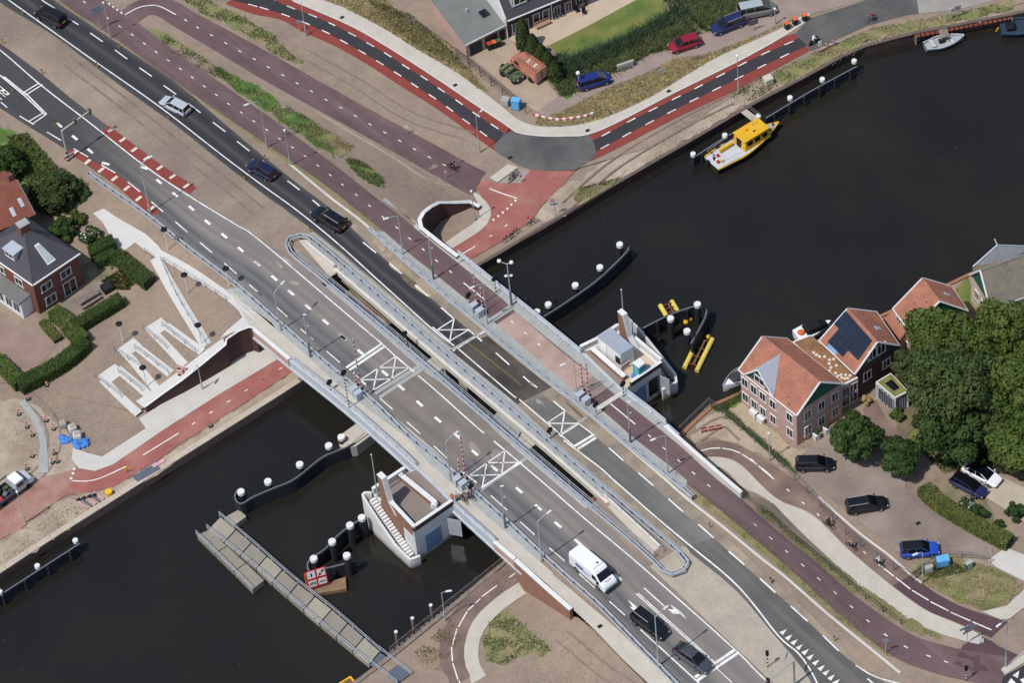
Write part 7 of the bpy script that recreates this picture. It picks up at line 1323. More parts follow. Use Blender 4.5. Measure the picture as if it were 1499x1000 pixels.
def flatbed():
    a, b = onto([(0, 735)], Z0)[0], onto([(41, 704)], Z0)[0]; d = math.atan2(*(b-a)[1::-1]); c = (a+b)/2-np.array([math.cos(d), math.sin(d), 0])*.2; o = emp('pickup_truck', c+np.array([0, 0, .03]), d, 'silver pickup with white cab roof and load bed full of tools', 'pickup')
    MB().box((1.9, 0, .85), (1.6, 1.9, .75), top=.8).build('hood', csil, o, bevel=.08); MB().box((.75, 0, 1.2), (1.5, 1.9, 1.5), top=.86).build('cab', csil, o, bevel=.06); MB().box((.75, 0, 1.97), (1.25, 1.55, .08)).build('roof', cwht, o, bevel=.03); MB().box((1.36, 0, 1.55), (.5, 1.6, .6), pitch=.55).build('windscreen', CARGLASS, o)
    for s in (-1, 1):
        MB().box((.75, s*.93, 1.5), (.9, .04, .45)).build('side_window', CARGLASS, o); MB().box((-1.7, s*.98, 1.0), (3.3, .06, .4)).build('drop_side', GALV_D, o); MB().box((2.66, s*.7, .8), (.1, .3, .2)).build('headlight', HEAD, o)
        for x in (-1.8, 1.7): MB().cyl((x, s*.7, .35), (x, s*.97, .35), .35, n=12).build('wheel', TYRE, o)
    MB().box((-1.7, 0, .75), (3.4, 1.95, .14)).build('load_bed', DARK, o); MB().cyl((-2.6, .9, 2.0), (.2, .9, 2.05), .09).build('rack_pipe', mat('green_pipe', '#2d4a45', .6), o)
    for i, (x, y, cc) in enumerate(((-.6, .3, '#4c5c3a'), (-1.2, -.4, '#6d7076'), (-1.9, .2, '#d8cf5a'), (-2.5, -.3, '#c9cfd2'), (-.5, -.5, '#3c4440'), (-1.6, .5, '#57654a'), (-2.7, .5, '#d9a845'), (-2.1, -.6, '#b33c3c'))): MB().box((x, y, 1.02+.05*(i % 3)), (.6, .5, .4), i*.6).build('tool_box', mat('load_%d' % i, cc, .6), o, bevel=.04)
flatbed()
def firetruck():
    a, b = onto([(791, 112)], lambda t: N(t)+.8)[0], onto([(754, 86)], lambda t: N(t)+.8)[0]; d = math.atan2(*(b-a)[1::-1]); c = (a+b)/2; o = emp('old_truck', (c[0], c[1], .33), d, 'old faded orange truck with ladders and hoses on its roof in the yard', 'truck'); OR = mat('faded_orange_paint', '#b3745e', .6, .12, 2, .06, 8)
    MB().box((1.9, 0, 1.0), (1.3, 1.7, .9), top=.85).build('hood', OR, o, bevel=.12); MB().box((1.0, 0, 1.35), (1.1, 1.95, 1.7), top=.9).build('cab', OR, o, bevel=.08); MB().box((-1.1, 0, 1.4), (3.1, 2.05, 1.75)).build('body', OR, o, bevel=.06); MB().box((1.5, 0, 1.75), (.16, 1.5, .55)).build('windscreen', CARGLASS, o)
    for s in (-1, 1):
        MB().box((1.0, s*.96, 1.7), (.7, .04, .45)).build('side_window', CARGLASS, o); MB().box((-1.1, s*1.035, 1.5), (2.6, .03, .9)).build('locker_door', mat('orange_locker', '#cf8a70', .6), o); [MB().box((2.0+0*s, s*.8, .62), (.8, .35, .2)).build('mudguard', OR, o, bevel=.05)]
        for x in (-1.5, 1.8): MB().cyl((x, s*.75, .42), (x, s*1.04, .42), .42, n=14).build('wheel', TYRE, o)
        MB().cyl((2.55, s*.6, 1.05), (2.62, s*.6, 1.05), .14).build('headlight', HEAD, o); MB().box((-2.66, s*.6, 1.3), (.04, .7, 1.3)).build('rear_door', mat('rear_pale', '#c7a196', .6), o)
    for s in (-.7, .75): [MB().cyl((-2.5, s+e, 2.36), (1.2, s+e, 2.36), .04, n=5).build('ladder_rail', mat('ladder_brown', '#8a5f4c', .8), o) for e in (-.18, .18)]; [MB().box((-2.3+.5*k, s, 2.36), (.05, .36, .05)).build('rung', MATS['ladder_brown'], o) for k in range(7)]
    for k in range(5): MB().box((-2.2+.6*k, .05, 2.34), (.5, .7, .12), .1*k).build('roof_locker', mat('roof_locker_%d' % (k % 2), ('#a8806c', '#d2b09c')[k % 2], .8), o, bevel=.02)
firetruck()
def jeep():
    a, b = onto([(762, 121)], N)[0], onto([(736, 103)], N)[0]; d = math.atan2(*(b-a)[1::-1]); c = (a+b)/2; o = emp('army_jeep', (c[0], c[1], .33), d+math.pi, 'green camouflage army jeep without roof in the yard', 'jeep'); CM = mat('camouflage', '#5d6b4e', .8, .2, 2, col2='#3c3f35', c2sc=2.2, c2w=.05)
    MB().box((1.0, 0, .78), (1.3, 1.35, .5), top=.92).build('hood', CM, o, bevel=.05); MB().box((-.5, 0, .6), (1.9, 1.5, .35)).build('tub', CM, o); [MB().box((-.6, s*.72, .85), (1.7, .06, .4)).build('side_panel', CM, o) for s in (-1, 1)]; MB().box((.28, 0, 1.2), (.06, 1.3, .5), pitch=.2).build('windscreen_frame', CM, o)
    for y in (-.36, .36): MB().box((-.4, y, .9), (.5, .5, .3)).build('seat', mat('olive_canvas', '#6f7256', .9, .1), o, bevel=.04)
    MB().box((-1.2, 0, .9), (.5, 1.2, .35)).build('rear_seat', MATS['olive_canvas'], o, bevel=.04); MB().cyl((.1, .36, 1.05), (.16, .36, 1.08), .2, n=12).build('steering_wheel', BLACK, o); MB().cyl((-1.52, 0, .8), (-1.7, 0, .8), .35, n=12).build('spare_wheel', TYRE, o)
    for s in (-1, 1):
        MB().box((1.05, s*.78, .78), (1., .3, .08)).build('mudguard', CM, o); MB().cyl((1.64, s*.42, .8), (1.7, s*.42, .8), .12).build('headlight', HEAD, o)
        for x in (-.95, 1.05): MB().cyl((x, s*.55, .36), (x, s*.8, .36), .36, n=12).build('wheel', TYRE, o)
jeep()
# ---- boats
def hull(L, Wd, H_, keel=.35, n=12, bow=1.8, stern=.8):
    v = []; k = 7
    for i in range(n+1):
        t = i/n; x = -L/2+L*t; w_ = Wd/2*(stern+(1-stern)*min(1, t*3)) if t < .35 else Wd/2*max(.02, (1-((t-.35)/.65)**bow)); sh = H_*(1+.25*max(0, t-.5)**1.5)
        for yy, zz in ((-1, 1), (-.96, .5), (-.7, 0), (0, -.25), (.7, 0), (.96, .5), (1, 1)): v.append((x, w_*yy, sh*zz))
    f = [(i*k+j, i*k+j+1, (i+1)*k+j+1, (i+1)*k+j) for i in range(n) for j in range(k-1)]+[tuple(range(k))[::-1]]
    return v, f, [(v[i*k], v[i*k+6]) for i in range(n+1)]
def deckmesh(e, dz=0, s=1.): v = []; [v.extend([(a[0], a[1]*s, a[2]+dz), (b[0], b[1]*s, b[2]+dz)]) for a, b in e]; return v, [(2*i, 2*i+1, 2*i+3, 2*i+2) for i in range(len(e)-1)]
def rimtube(o, e, r, m, name, dz=0.): MB().tube([(a[0], a[1], a[2]+dz) for a, b in e], r, 6).tube([(b[0], b[1], b[2]+dz) for a, b in e], r, 6).build(name, m, o)
def boatat(stern, bow, z=-.9): a, b = un([stern], z)[0], un([bow], z)[0]; c = (a+b)/2; return c, math.atan2(b[1]-a[1], b[0]-a[0]), np.hypot(*(b-a))
c, rz, L = boatat((1041, 243), (1140, 183)); o = emp('work_boat', (c[0], c[1], WATER_Z), rz, 'yellow work boat with yellow cabin moored along the upper quay', 'boat'); YB = mat('boat_yellow', '#e3b02c', .45, .08, 1)
v, f, e = hull(L, 3.5, .95); MB().add(v, f).build('hull', mat('hull_dark', '#35352f', .5, .1, 1), o); dv, df = deckmesh(e, -.06); MB().add(dv, df).build('deck', mat('boat_deck', '#c5c8cc', .7, .1, 1), o); rimtube(o, e, .1, YB, 'gunwale'); rimtube(o, e, .11, BLACK, 'fender_strip', -.28)
MB().box((1.1, 0, 1.65), (4.2, 2.5, 1.6), top=.88).build('cabin', YB, o, bevel=.08); MB().box((1.05, 0, 2.48), (4.0, 2.35, .14)).build('cabin_roof', YB, o, bevel=.05)
for s in (-1, 1):
    for k in range(3): MB().box((-.1+k*1.15, s*1.2, 1.85), (.75, .06, .6)).build('window', CARGLASS, o)
    MB().tube([(-L/2+.4, s*1.3, 1.75), (-1.4, s*1.6, 1.75)], .03).build('handrail', LAMPC, o)
for y in (-.55, .55): MB().box((3.1, y, 1.85), (.1, .9, .6), pitch=.2).build('windscreen', CARGLASS, o)
MB().box((-2.4, .7, 1.25), (2.0, .35, .55)).build('deck_locker', YB, o, bevel=.03); MB().box((-.95, 0, 1.6), (.1, .8, 1.3)).build('cabin_door', BLACK, o); MB().cyl((1.6, .5, 2.5), (1.6, .5, 4.2), .04).build('mast', LAMPC, o); MB().box((.6, .3, 2.6), (.5, .16, .1)).build('light_bar', ORANGE, o); MB().box((1.2, -.4, 2.6), (.4, .1, .12)).build('horn', DARK, o)
for i in range(7): MB().box((-L/2+.5+random.uniform(0, .9), random.uniform(-1.2, 1.2), 1.15), (.3, .25, .35), i).build('deck_gear', (REDPAINT, BLACK, WPAINT, YELLOW)[i % 4], o)
MB().box((L/2-1.6, 0, 1.12), (1., .7, .12)).build('bow_hatch', LAMPC, o); MB().cyl((L/2-.9, 0, 1.0), (L/2-.9, 0, 1.45), .1).build('bollard', BLACK, o); MB().cyl((-L/2-.1, .4, .3), (-L/2-.1, .4, 1.2), .2, .14).build('outboard_motor', BLACK, o)
c, rz, L = boatat((1354, 69), (1411, 53)); o = emp('sloop', (c[0], c[1], WATER_Z), rz, 'pale grey open sloop moored at the upper right landing stage', 'boat'); v, f, e = hull(L, 2.1, .7, bow=2.2, stern=.6); MB().add(v, f).build('hull', mat('sloop_grey', '#7f858e', .5, .06), o); rimtube(o, e, .09, mat('sloop_rim', '#b9bdbf', .5), 'gunwale'); dv, df = deckmesh(e, -.2, .96); MB().add(dv, df).build('floor', mat('sloop_floor', '#a9adae', .7, .1), o)
MB().box((-.4, 0, .85), (.7, .5, .5)).build('steering_console', DARK, o, bevel=.04); MB().box((-1.6, 0, .7), (.6, 1.3, .25)).build('stern_bench', mat('sloop_seat', '#c0c2c0', .7), o); MB().box((.9, 0, .7), (.4, 1.6, .2)).build('thwart', MATS['sloop_seat'], o); MB().cyl((-.15, 0, 1.1), (-.1, 0, 1.15), .2).build('steering_wheel', BLACK, o)
c, rz, L = boatat((1464, 44), (1540, 36)); o = emp('sloop', (c[0], c[1], WATER_Z), rz, 'dark blue open sloop cut by the top right edge', 'boat'); v, f, e = hull(L, 2.8, .9, bow=2.2, stern=.75); MB().add(v, f).build('hull', mat('sloop_navy', '#2c3e57', .5, .06), o); rimtube(o, e, .11, mat('sloop_navy_rim', '#35485f', .6), 'gunwale'); dv, df = deckmesh(e, -.25, .95); MB().add(dv, df).build('floor', mat('navy_floor', '#2e3e50', .7), o); MB().box((-2., 0, 1.0), (1.1, 1.2, .5)).build('engine_box', BLACK, o, bevel=.06); MB().box((.5, 0, .9), (.5, 2.2, .25)).build('thwart', mat('navy_seat', '#54677d', .7), o); MB().tube([(-L/2-.1, .7, .3), (-L/2-.5, .2, .1)], .06).build('mooring_rope', YELLOW, o)
c, rz, L = boatat((1165, 495), (1216, 474)); o = emp('motor_boat', (c[0], c[1], WATER_Z), rz, 'white motor boat with black cover behind the brick houses', 'boat'); v, f, e = hull(L, 2.2, 1.0); MB().add(v, f).build('hull', cwht, o); dv, df = deckmesh(e, -.05); MB().add(dv, df).build('deck', cwht, o); MB().box((-.1, 0, 1.4), (2.2, 1.8, .8), top=.8).build('cover', BLACK, o, bevel=.12); MB().box((1.3, 0, 1.2), (1., 1.5, .5), top=.6).build('windscreen', CARGLASS, o, bevel=.05); MB().lathe([(.35, 0), (.45, .12), (.35, .25)], (-L/2+.7, 0, 1.), 14).build('lifebuoy', ORANGE, o)
c, rz, L = boatat((1092, 548), (1063, 567)); o = emp('motor_boat', (c[0], c[1], WATER_Z), rz, 'white boat bow with dark cover poking out left of the pink brick house', 'boat'); v, f, e = hull(max(L, 4.), 1.9, .9); MB().add(v, f).build('hull', cwht, o); dv, df = deckmesh(e, -.05); MB().add(dv, df).build('deck', cwht, o); MB().box((-.6, 0, 1.1), (2.6, 1.5, .5), top=.75).build('cover', mat('grey_canvas', '#3c3d42', .9), o, bevel=.08); rimtube(o, e, .05, LAMPC, 'bow_rail', .25)
# ---- bicycles and people
def wheel_(mb, x, z=.34, r=.33):
    P_ = [(x+r*math.cos(2*math.pi*i/14), 0, z+r*math.sin(2*math.pi*i/14)) for i in range(15)]; mb.tube(P_, .025, 5)
    for i in range(4): a = math.pi*i/4; mb.cyl((x+r*math.cos(a), 0, z+r*math.sin(a)), (x-r*math.cos(a), 0, z-r*math.sin(a)), .006, n=4)
def bicycle(o, m=None, lean=0):
    m = m or BLACK
    for x in (-.52, .52): mb = MB(); wheel_(mb, x); mb.build('wheel', TYRE, o)
    MB().tube([(-.52, 0, .34), (-.15, 0, .82), (.38, 0, .8), (-.08, 0, .3), (-.52, 0, .34)], .022, 6).tube([(-.08, 0, .3), (-.17, 0, .9)], .022, 6).tube([(.52, 0, .34), (.38, 0, .8), (.34, 0, 1.02)], .022, 6).build('frame', m, o); MB().tube([(.2, -.28, 1.03), (.34, -.1, 1.04), (.34, .1, 1.04), (.2, .28, 1.03)], .02, 6).build('handlebar', DARK, o); MB().box((-.18, 0, .93), (.26, .16, .07)).build('saddle', BLACK, o, bevel=.02); MB().box((-.55, 0, .72), (.36, .14, .03)).build('carrier', DARK, o)
def skinbody(name, verts, edges, rad, mats_, parent, pick):
    me = bpy.data.meshes.new(name); me.from_pydata(verts, edges, []); t = bpy.data.objects.new(name, me); COL.objects.link(t); sk = t.modifiers.new('s', 'SKIN'); 
    for i, r in enumerate(rad): me.skin_vertices[0].data[i].radius = (r, r) if not isinstance(r, tuple) else r
    me.skin_vertices[0].data[0].use_root = True; ss = t.modifiers.new('u', 'SUBSURF'); ss.levels = 1; ss.render_levels = 1
    dg = bpy.context.evaluated_depsgraph_get(); m2 = bpy.data.meshes.new_from_object(t.evaluated_get(dg)); bpy.data.objects.remove(t)
    for m in mats_: m2.materials.append(m)
    for p in m2.polygons: p.material_index = pick(p.center); p.use_smooth = True
    o = bpy.data.objects.new(name, m2); COL.objects.link(o); o.parent = parent; return o
def hand_edges(v, e, r, wi, d):      # palm and five short fingers from wrist index wi along direction d
    w_ = Vector(v[wi]); d = Vector(d).normalized(); s = d.cross(Vector((0, 0, 1))); s = s.normalized() if s.length > .1 else Vector((0, 1, 0)); pi_ = len(v); v.append(tuple(w_+d*.07)); e.append((wi, pi_)); r.append((.035, .02))
    for k, L_ in ((-.03, .07), (-.01, .085), (.01, .08), (.03, .065)): v.append(tuple(w_+d*(.07+L_*.6)+s*k)); e.append((pi_, len(v)-1)); r.append(.009)
    v.append(tuple(w_+d*.06+s*.06)); e.append((pi_, len(v)-1)); r.append(.01)
def person(o, pose, top, legs, hair=HAIR, bags=None):
    if pose == 'ride': J = dict(pel=(-.16, 0, 1.0), ch=(.02, 0, 1.4), ne=(.08, 0, 1.54), hd=(.12, 0, 1.68), sh=.2, el=(.16, .27, 1.22), wr=(.3, .25, 1.08), kn=((.2, .1, .82), (.12, -.1, .72)), an=((.02, .1, .45), (-.06, -.1, .26)), hip=.1)
    elif pose == 'moped': J = dict(pel=(-.2, 0, .82), ch=(-.08, 0, 1.2), ne=(-.04, 0, 1.34), hd=(0, 0, 1.48), sh=.2, el=(.08, .27, 1.05), wr=(.28, .25, 1.0), kn=((.22, .14, .72), (.22, -.14, .72)), an=((.12, .14, .32), (.12, -.14, .32)), hip=.1)
    else: J = dict(pel=(0, 0, .95), ch=(.02, 0, 1.32), ne=(.03, 0, 1.5), hd=(.05, 0, 1.64), sh=.2, el=(.02, .28, 1.12), wr=(.1, .28, .9), kn=((.05, .1, .52), (-.02, -.1, .52)), an=((0, .1, .1), (-.08, -.1, .1)), hip=.1)
    v = [J['pel'], J['ch'], J['ne'], J['hd']]; e = [(0, 1), (1, 2), (2, 3)]; r = [(.15, .11), (.17, .12), .06, (.1, .11)]
    v.append((J['hd'][0]+.01, 0, J['hd'][2]+.1)); e.append((3, 4)); r.append(.085); v.append((J['hd'][0]+.11, 0, J['hd'][2])); e.append((3, 5)); r.append(.02)
    for i, s in enumerate((1, -1)):
        n = len(v); c_ = J['ch']; v += [(c_[0], s*J['sh'], c_[2]+.06), (J['el'][0], s*J['el'][1], J['el'][2]), (J['wr'][0], s*J['wr'][1], J['wr'][2])]; e += [(1, n), (n, n+1), (n+1, n+2)]; r += [.07, .05, .035]; hand_edges(v, e, r, n+2, Vector(v[n+2])-Vector(v[n+1]))
        n = len(v); v += [(J['pel'][0], s*J['hip'], J['pel'][2]-.04), J['kn'][i], J['an'][i], (J['an'][i][0]+.17, J['an'][i][1], J['an'][i][2]-.07)]; e += [(0, n), (n, n+1), (n+1, n+2), (n+2, n+3)]; r += [.095, .06, .045, .04]
    hz, pz = J['hd'][2], J['pel'][2]
    def pick(c): 
        if c.z > J['ne'][2]-.01: return 3 if (c.z > hz+.06 or c.x < J['hd'][0]-.06) else 2
        if abs(c.y) > .2 and c.z < J['el'][2]-.02 and c.z > .6: return 2
        if c.z < pz-.0 : return 4 if c.z < min(J['an'][0][2], J['an'][1][2])+.03 else 1
        return 0
    skinbody('body', v, e, r, [top, legs, SKIN, hair, BLACK], o, pick); return o
def cl(n, h): return mat(n, h, .9, .1, 4)
def cyclist(px, rz, fld, label, top, legs, bike=BLACK):
    o = emp('cyclist', geo(px, fld, .04), rz, label, 'cyclist'); bo = emp('bicycle', (0, 0, 0), 0); bo.parent = o; bicycle(bo, bike); person(o, 'ride', top, legs); return o
K, WH, RD, DB = cl('black_cloth', '#26272b'), cl('white_cloth', '#dfe0e2'), cl('dark_red_cloth', '#7a2735'), cl('denim', '#3b4a63')
cyclist((663, 249), -.75, N, 'lone cyclist in dark clothes on the lower cycle path', K, K); cyclist((1213, 772), YAW+.1+math.pi, SL, 'cyclist in black, foremost of three on the lower right path', K, K); cyclist((1246, 803), YAW+math.pi, SL, 'cyclist with bare arms and dark bicycle, middle of three on the lower right path', cl('beige_cloth', '#b99a88'), K); cyclist((1286, 828), YAW+math.pi, SL, 'cyclist in white shirt, last of three on the lower right path', WH, DB)
cyclist((1276, 31), .6+math.pi, N, 'cyclist in dark red on the asphalt near the upper right bank', RD, DB)
for q, rz, t_, l_, lab in (((678, 735), YAW, cl('olive_cloth', '#6d6a58'), K, 'cyclist in olive waiting by the lower platform'), ((688, 731), YAW+.3, RD, K, 'cyclist in dark red waiting by the near barrier cabinets')): cyclist(q, rz, R, lab, t_, l_)
o = emp('person', geo((663, 737), R, .04), YAW+2, 'person in orange work jacket leaning at the platform edge', 'person'); person(o, 'stand', cl('orange_jacket', '#e2753a'), DB)
o = emp('person', geo((669, 733), R, .04), YAW-1, 'person in black and white beside the orange jacket', 'person'); person(o, 'stand', WH, K)
o = emp('moped_rider', geo((1192, 64), N, .04), .5, 'rider in white helmet on a dark moped near the orange lidded bins', 'moped rider'); [MB().cyl((x, -.06, .27), (x, .06, .27), .27, n=12).build('wheel', TYRE, o) for x in (-.55, .6)]; MB().box((-.25, 0, .62), (.9, .34, .3), 0, .8).build('moped_body', BLACK, o, bevel=.06); MB().box((.3, 0, .5), (.5, .3, .08)).box((.48, 0, .75), (.08, .34, .6)).build('leg_shield', DARK, o); MB().tube([(.35, -.3, 1.02), (.45, 0, 1.05), (.35, .3, 1.02)], .025).build('handlebar', BLACK, o); person(o, 'moped', WH, K, WPAINT)
for q, rz, lab in (((744, 352), .6, 'dark bicycle leaning at the upper quay, left'), ((754, 344), .75, 'dark bicycle leaning at the upper quay, middle'), ((780, 328), .6, 'dark bicycle lying near the beacon on the upper quay'), ((749, 263), 1.0, 'bicycle in the small stand at the corner, left'), ((754, 259), 1.0, 'bicycle in the small stand at the corner, right')):
    o = emp('bicycle', geo(q, Z0, .03), rz, lab, 'bicycle'); bicycle(o)
o = emp('bicycle', geo((819, 26), N, .03), .4, 'bicycle leaning before the terrace house', 'bicycle'); bicycle(o, GALV_D)
# ================================================================== trees, hedges, reeds
def leafmat(name, c1, c2, var=.35):
    m = mat(name, c1, .75, var, .9, .3, 4, col2=c2, c2sc=.35, c2w=.2, spec=.2, k=1.); b = m.node_tree.nodes['Principled BSDF']; t = m.node_tree
    tr = t.nodes.new('ShaderNodeBsdfTranslucent'); mx = t.nodes.new('ShaderNodeMixShader'); mx.inputs[0].default_value = .3; src = b.inputs['Base Color'].links[0].from_socket; t.links.new(src, tr.inputs[0])
    out = t.nodes['Material Output']; t.links.new(b.outputs[0], mx.inputs[1]); t.links.new(tr.outputs[0], mx.inputs[2]); t.links.new(mx.outputs[0], out.inputs[0]); return m
LF = leafmat('leaf_green', [.075, .13, .026], [.13, .17, .042]); LFB = leafmat('leaf_brown_green', [.068, .105, .032], [.10, .13, .046]); LFD = leafmat('leaf_deep_green', [.042, .082, .022], [.072, .112, .033]); LFO = leafmat('leaf_olive', [.055, .085, .026], [.085, .105, .038]); LFY = leafmat('leaf_yellow_green', [.10, .135, .03], [.15, .16, .045]); LFC = leafmat('cypress_green', [.04, .062, .02], [.075, .095, .03]); LFH = leafmat('hedge_green', [.045, .08, .02], [.08, .115, .03])
RDK = leafmat('reed_dark', [.05, .095, .05], [.085, .12, .055]); RDL = leafmat('reed_light', [.11, .15, .055], [.16, .17, .075]); TUFT = leafmat('tuft_green', [.10, .155, .045], [.17, .18, .075]); TUFS = leafmat('tuft_straw', [.36, .29, .15], [.27, .23, .11]); WFL = mat('white_blossom', '#e3e3d6', .8, .15, 4)
BARK = mat('bark', '#5d5044', .9, .2, 3, .2, 12)
def quads(name, ctr, nrm, size, m, parent=None, kind=None, asp=1.5):
    n = len(ctr); nrm = nrm/(np.linalg.norm(nrm, axis=1)[:, None]+1e-9); a = np.cross(nrm, rng.normal(size=(n, 3))); a /= np.linalg.norm(a, axis=1)[:, None]+1e-9; b = np.cross(nrm, a); s = np.broadcast_to(size, (n,))[:, None]*rng.uniform(.65, 1.3, (n, 1))
    v = np.stack([ctr-a*s*asp/2, ctr-b*s*.5+a*s*.1, ctr+a*s*asp/2, ctr+b*s*.5+a*s*.1], 1).reshape(-1, 3)
    return rawmesh(name, v, 4, m, parent, kind)
def rawmesh(name, v, k, m, parent, kind):
    me = bpy.data.meshes.new(name); N_ = len(v); me.vertices.add(N_); me.vertices.foreach_set('co', np.asarray(v, np.float32).ravel()); me.loops.add(N_); me.loops.foreach_set('vertex_index', np.arange(N_, dtype=np.int32)); me.polygons.add(N_//k); me.polygons.foreach_set('loop_start', np.arange(0, N_, k, dtype=np.int32)); me.update(calc_edges=True); me.materials.append(m)
    o = bpy.data.objects.new(name, me); COL.objects.link(o); o.parent = parent
    if kind: o['kind'] = kind
    return o
def lobes_pts(lobes, n, jit=.25):
    w_ = np.array([l[3]**2 for l in lobes]); idx = rng.choice(len(lobes), n, p=w_/w_.sum()); L = np.array(lobes)[idx]; d = rng.normal(size=(n, 3)); d[:, 2] += .25; d /= np.linalg.norm(d, axis=1)[:, None]; r = L[:, 3]*rng.uniform(.72, 1.06, n)
    return L[:, :3]+d*r[:, None]*np.array([1, 1, .85]), d+rng.normal(size=(n, 3))*jit*2
def tree(px, rpx, zc, m, label, name='broadleaf_tree', n=7000, leaf=.3, nl=30, flat=.8, fld=SL, cat='tree', m2=None):
    c = un([px], zc)[0]; z0 = fld(c[None])[0]; R_ = rpx/12.3; o = emp(name, (c[0], c[1], z0), 0, label, cat); zc -= z0
    MB().cyl((0, 0, -.1), (.1, .05, zc*.75), R_*.085+.06, R_*.05+.03, 10).build('trunk', BARK, o); lb = []
    for i in range(nl):
        a = 2.4*i+random.uniform(-.3, .3); h = -1+2*(i+.5)/nl; rr = math.sqrt(max(0, 1-h*h)); k = random.uniform(.48, .86); lb.append((math.cos(a)*rr*R_*k, math.sin(a)*rr*R_*k, zc+h*R_*flat*.62, R_*random.uniform(.17, .4)))
    lb.append((0, 0, zc, R_*.5)); n = int(n*1.25); mb = MB()
    for l in lb[:8]: mb.cyl((0, 0, zc*.45), (l[0]*.85, l[1]*.85, l[2]), R_*.035, .02, 5)
    mb.build('limbs', BARK, o); p, d = lobes_pts(lb, n); quads('crown', p, d, leaf, m, o)
    if m2: p, d = lobes_pts(lb, n//6); quads('blossom' if m2 is WFL else 'crown_tips', p*1.0, d, leaf*.9, m2, o)
    return o
tree((1378, 493), 53, 6.5, LF, 'light green round tree with crown against house three roof, top left of the grove', n=8500, m2=LFY); tree((1460, 495), 57, 7, LF, 'light green round tree below the grey tiled roof, top right of the grove', n=8500, m2=LFY)
tree((1344, 533), 35, 5, LFO, 'olive green tree at the left flank of the grove above the porch', n=6500); tree((1395, 555), 64, 9, LFB, 'large dull green tree in the middle of the grove', n=11000, nl=40, m2=LFD); tree((1478, 570), 56, 7.5, LF, 'broad light green tree at the right edge of the grove', n=8500, m2=LFY)
tree((1392, 628), 52, 5.5, LFD, 'dark green tree at the bottom left of the grove', n=8500); tree((1440, 615), 46, 5, LFB, 'olive tree low in the centre of the grove', n=8000); tree((1490, 648), 50, 5, LF, 'light green tree at the bottom right of the grove', n=8000)
tree((1250, 640), 38, 3.6, LFD, 'dark green tree on the parking lot in front of the house entrance', n=8000, leaf=.28, m2=LF); tree((1319, 668), 30, 3.3, LFD, 'smaller dark tree right of it at the edge of the lot', n=6500, leaf=.26, m2=LFO)
tree((82, 282), 38, 2.6, LFO, 'sparse olive tree behind the dark pyramid roof', n=5000, fld=N, leaf=.26); tree((118, 283), 20, 1.6, LFD, 'dark shrub right of the sparse olive tree', 'shrub', 2200, .24, 8, fld=N, cat='shrub'); tree((93, 335), 26, 2.0, LFD, 'dark green bush between the roof and the white blossom', 'shrub', 3000, .24, 10, fld=N, cat='shrub'); tree((112, 322), 17, 1.8, LFY, 'bright green bush above the white blossom', 'shrub', 1500, .24, 8, fld=N, cat='shrub')
tree((135, 347), 21, 1.5, LFH, 'white flowering shrub by the pale paving', 'flowering_shrub', 1800, .22, 9, fld=N, cat='shrub', m2=WFL); tree((6, 238), 34, 2.5, LFD, 'very dark tree cut by the left edge', n=4500, fld=N); 
for q, r, mm, lab in (((28, 212), 16, LFY, 'bright green bush at the left edge, upper'), ((48, 228), 17, LF, 'green bush at the left edge, second'), ((66, 246), 16, LFY, 'bright green bush next to the sparse olive tree'), ((158, 372), 9, LFH, 'small bush inside the hedge corner'), ((196, 412), 13, LFH, 'low bush at the lower hedge end by the ramps'), ((163, 387), 10, LFO, 'grey green bush by the orange flower bed'), ((188, 398), 9, LFY, 'yellow green bush in the orange flower bed')): tree(q, r, .9, mm, lab, 'shrub', 1100, .22, 7, fld=N, cat='shrub')
for q, r, z, mm, lab, w2 in (((1382, 668), 12, 1., LFY, 'bright green bush under the grove', None), ((1486, 748), 17, 1.2, LFD, 'round dark clipped bush at the right edge', None), ((1430, 750), 15, 1.2, LFD, 'dark bush behind the clipped hedge', None), ((1415, 738), 13, 1., LFO, 'white flowering bush by the navy car', WFL), ((1313, 607), 13, .8, LF, 'green bush in front of the glazed porch', None), ((1345, 618), 12, .8, LFO, 'grey green bush right of the porch', None), ((1267, 585), 8, .7, mat('straw_plant', '#b39a6a', .9, .2, 3), 'straw coloured plant by the house door', None), ((1462, 769), 9, .8, LFH, 'small bush at the end of the drive', None)): tree(q, r, z, mm, lab, 'shrub', 1300, .2, 8, fld=SL, cat='shrub', m2=w2)
for i, (b, h, r, lab) in enumerate((((768, 72), 5.4, .95, 'tallest and leftmost of the five columnar cypresses in the yard'), ((782, 86), 4.4, .9, 'second columnar cypress behind the orange truck'), ((794, 98), 4.2, .9, 'third columnar cypress behind the orange truck'), ((805, 109), 4.0, .9, 'fourth columnar cypress behind the orange truck'), ((814, 117), 3.4, .8, 'lowest and rightmost columnar cypress beside the lawn'))):
    p = geo(b, N); o = emp('cypress', p, 0, lab, 'tree'); MB().cyl((0, 0, 0), (0, 0, h*.8), .12, .05, 8).build('trunk', BARK, o); n = 3200; t = rng.uniform(0, 1, n); a = rng.uniform(0, 2*np.pi, n); rr = r*np.clip(np.minimum(t*6, (1-t)**.55*1.25), .08, 1)*rng.uniform(.78, 1.08, n)*(1+.12*np.sin(a*5+t*9)); c = np.stack([np.cos(a)*rr, np.sin(a)*rr, t*h], 1); quads('crown', c, np.stack([np.cos(a), np.sin(a), .4+0*a], 1)+rng.normal(size=(n, 3))*.5, .24, LFC, o)
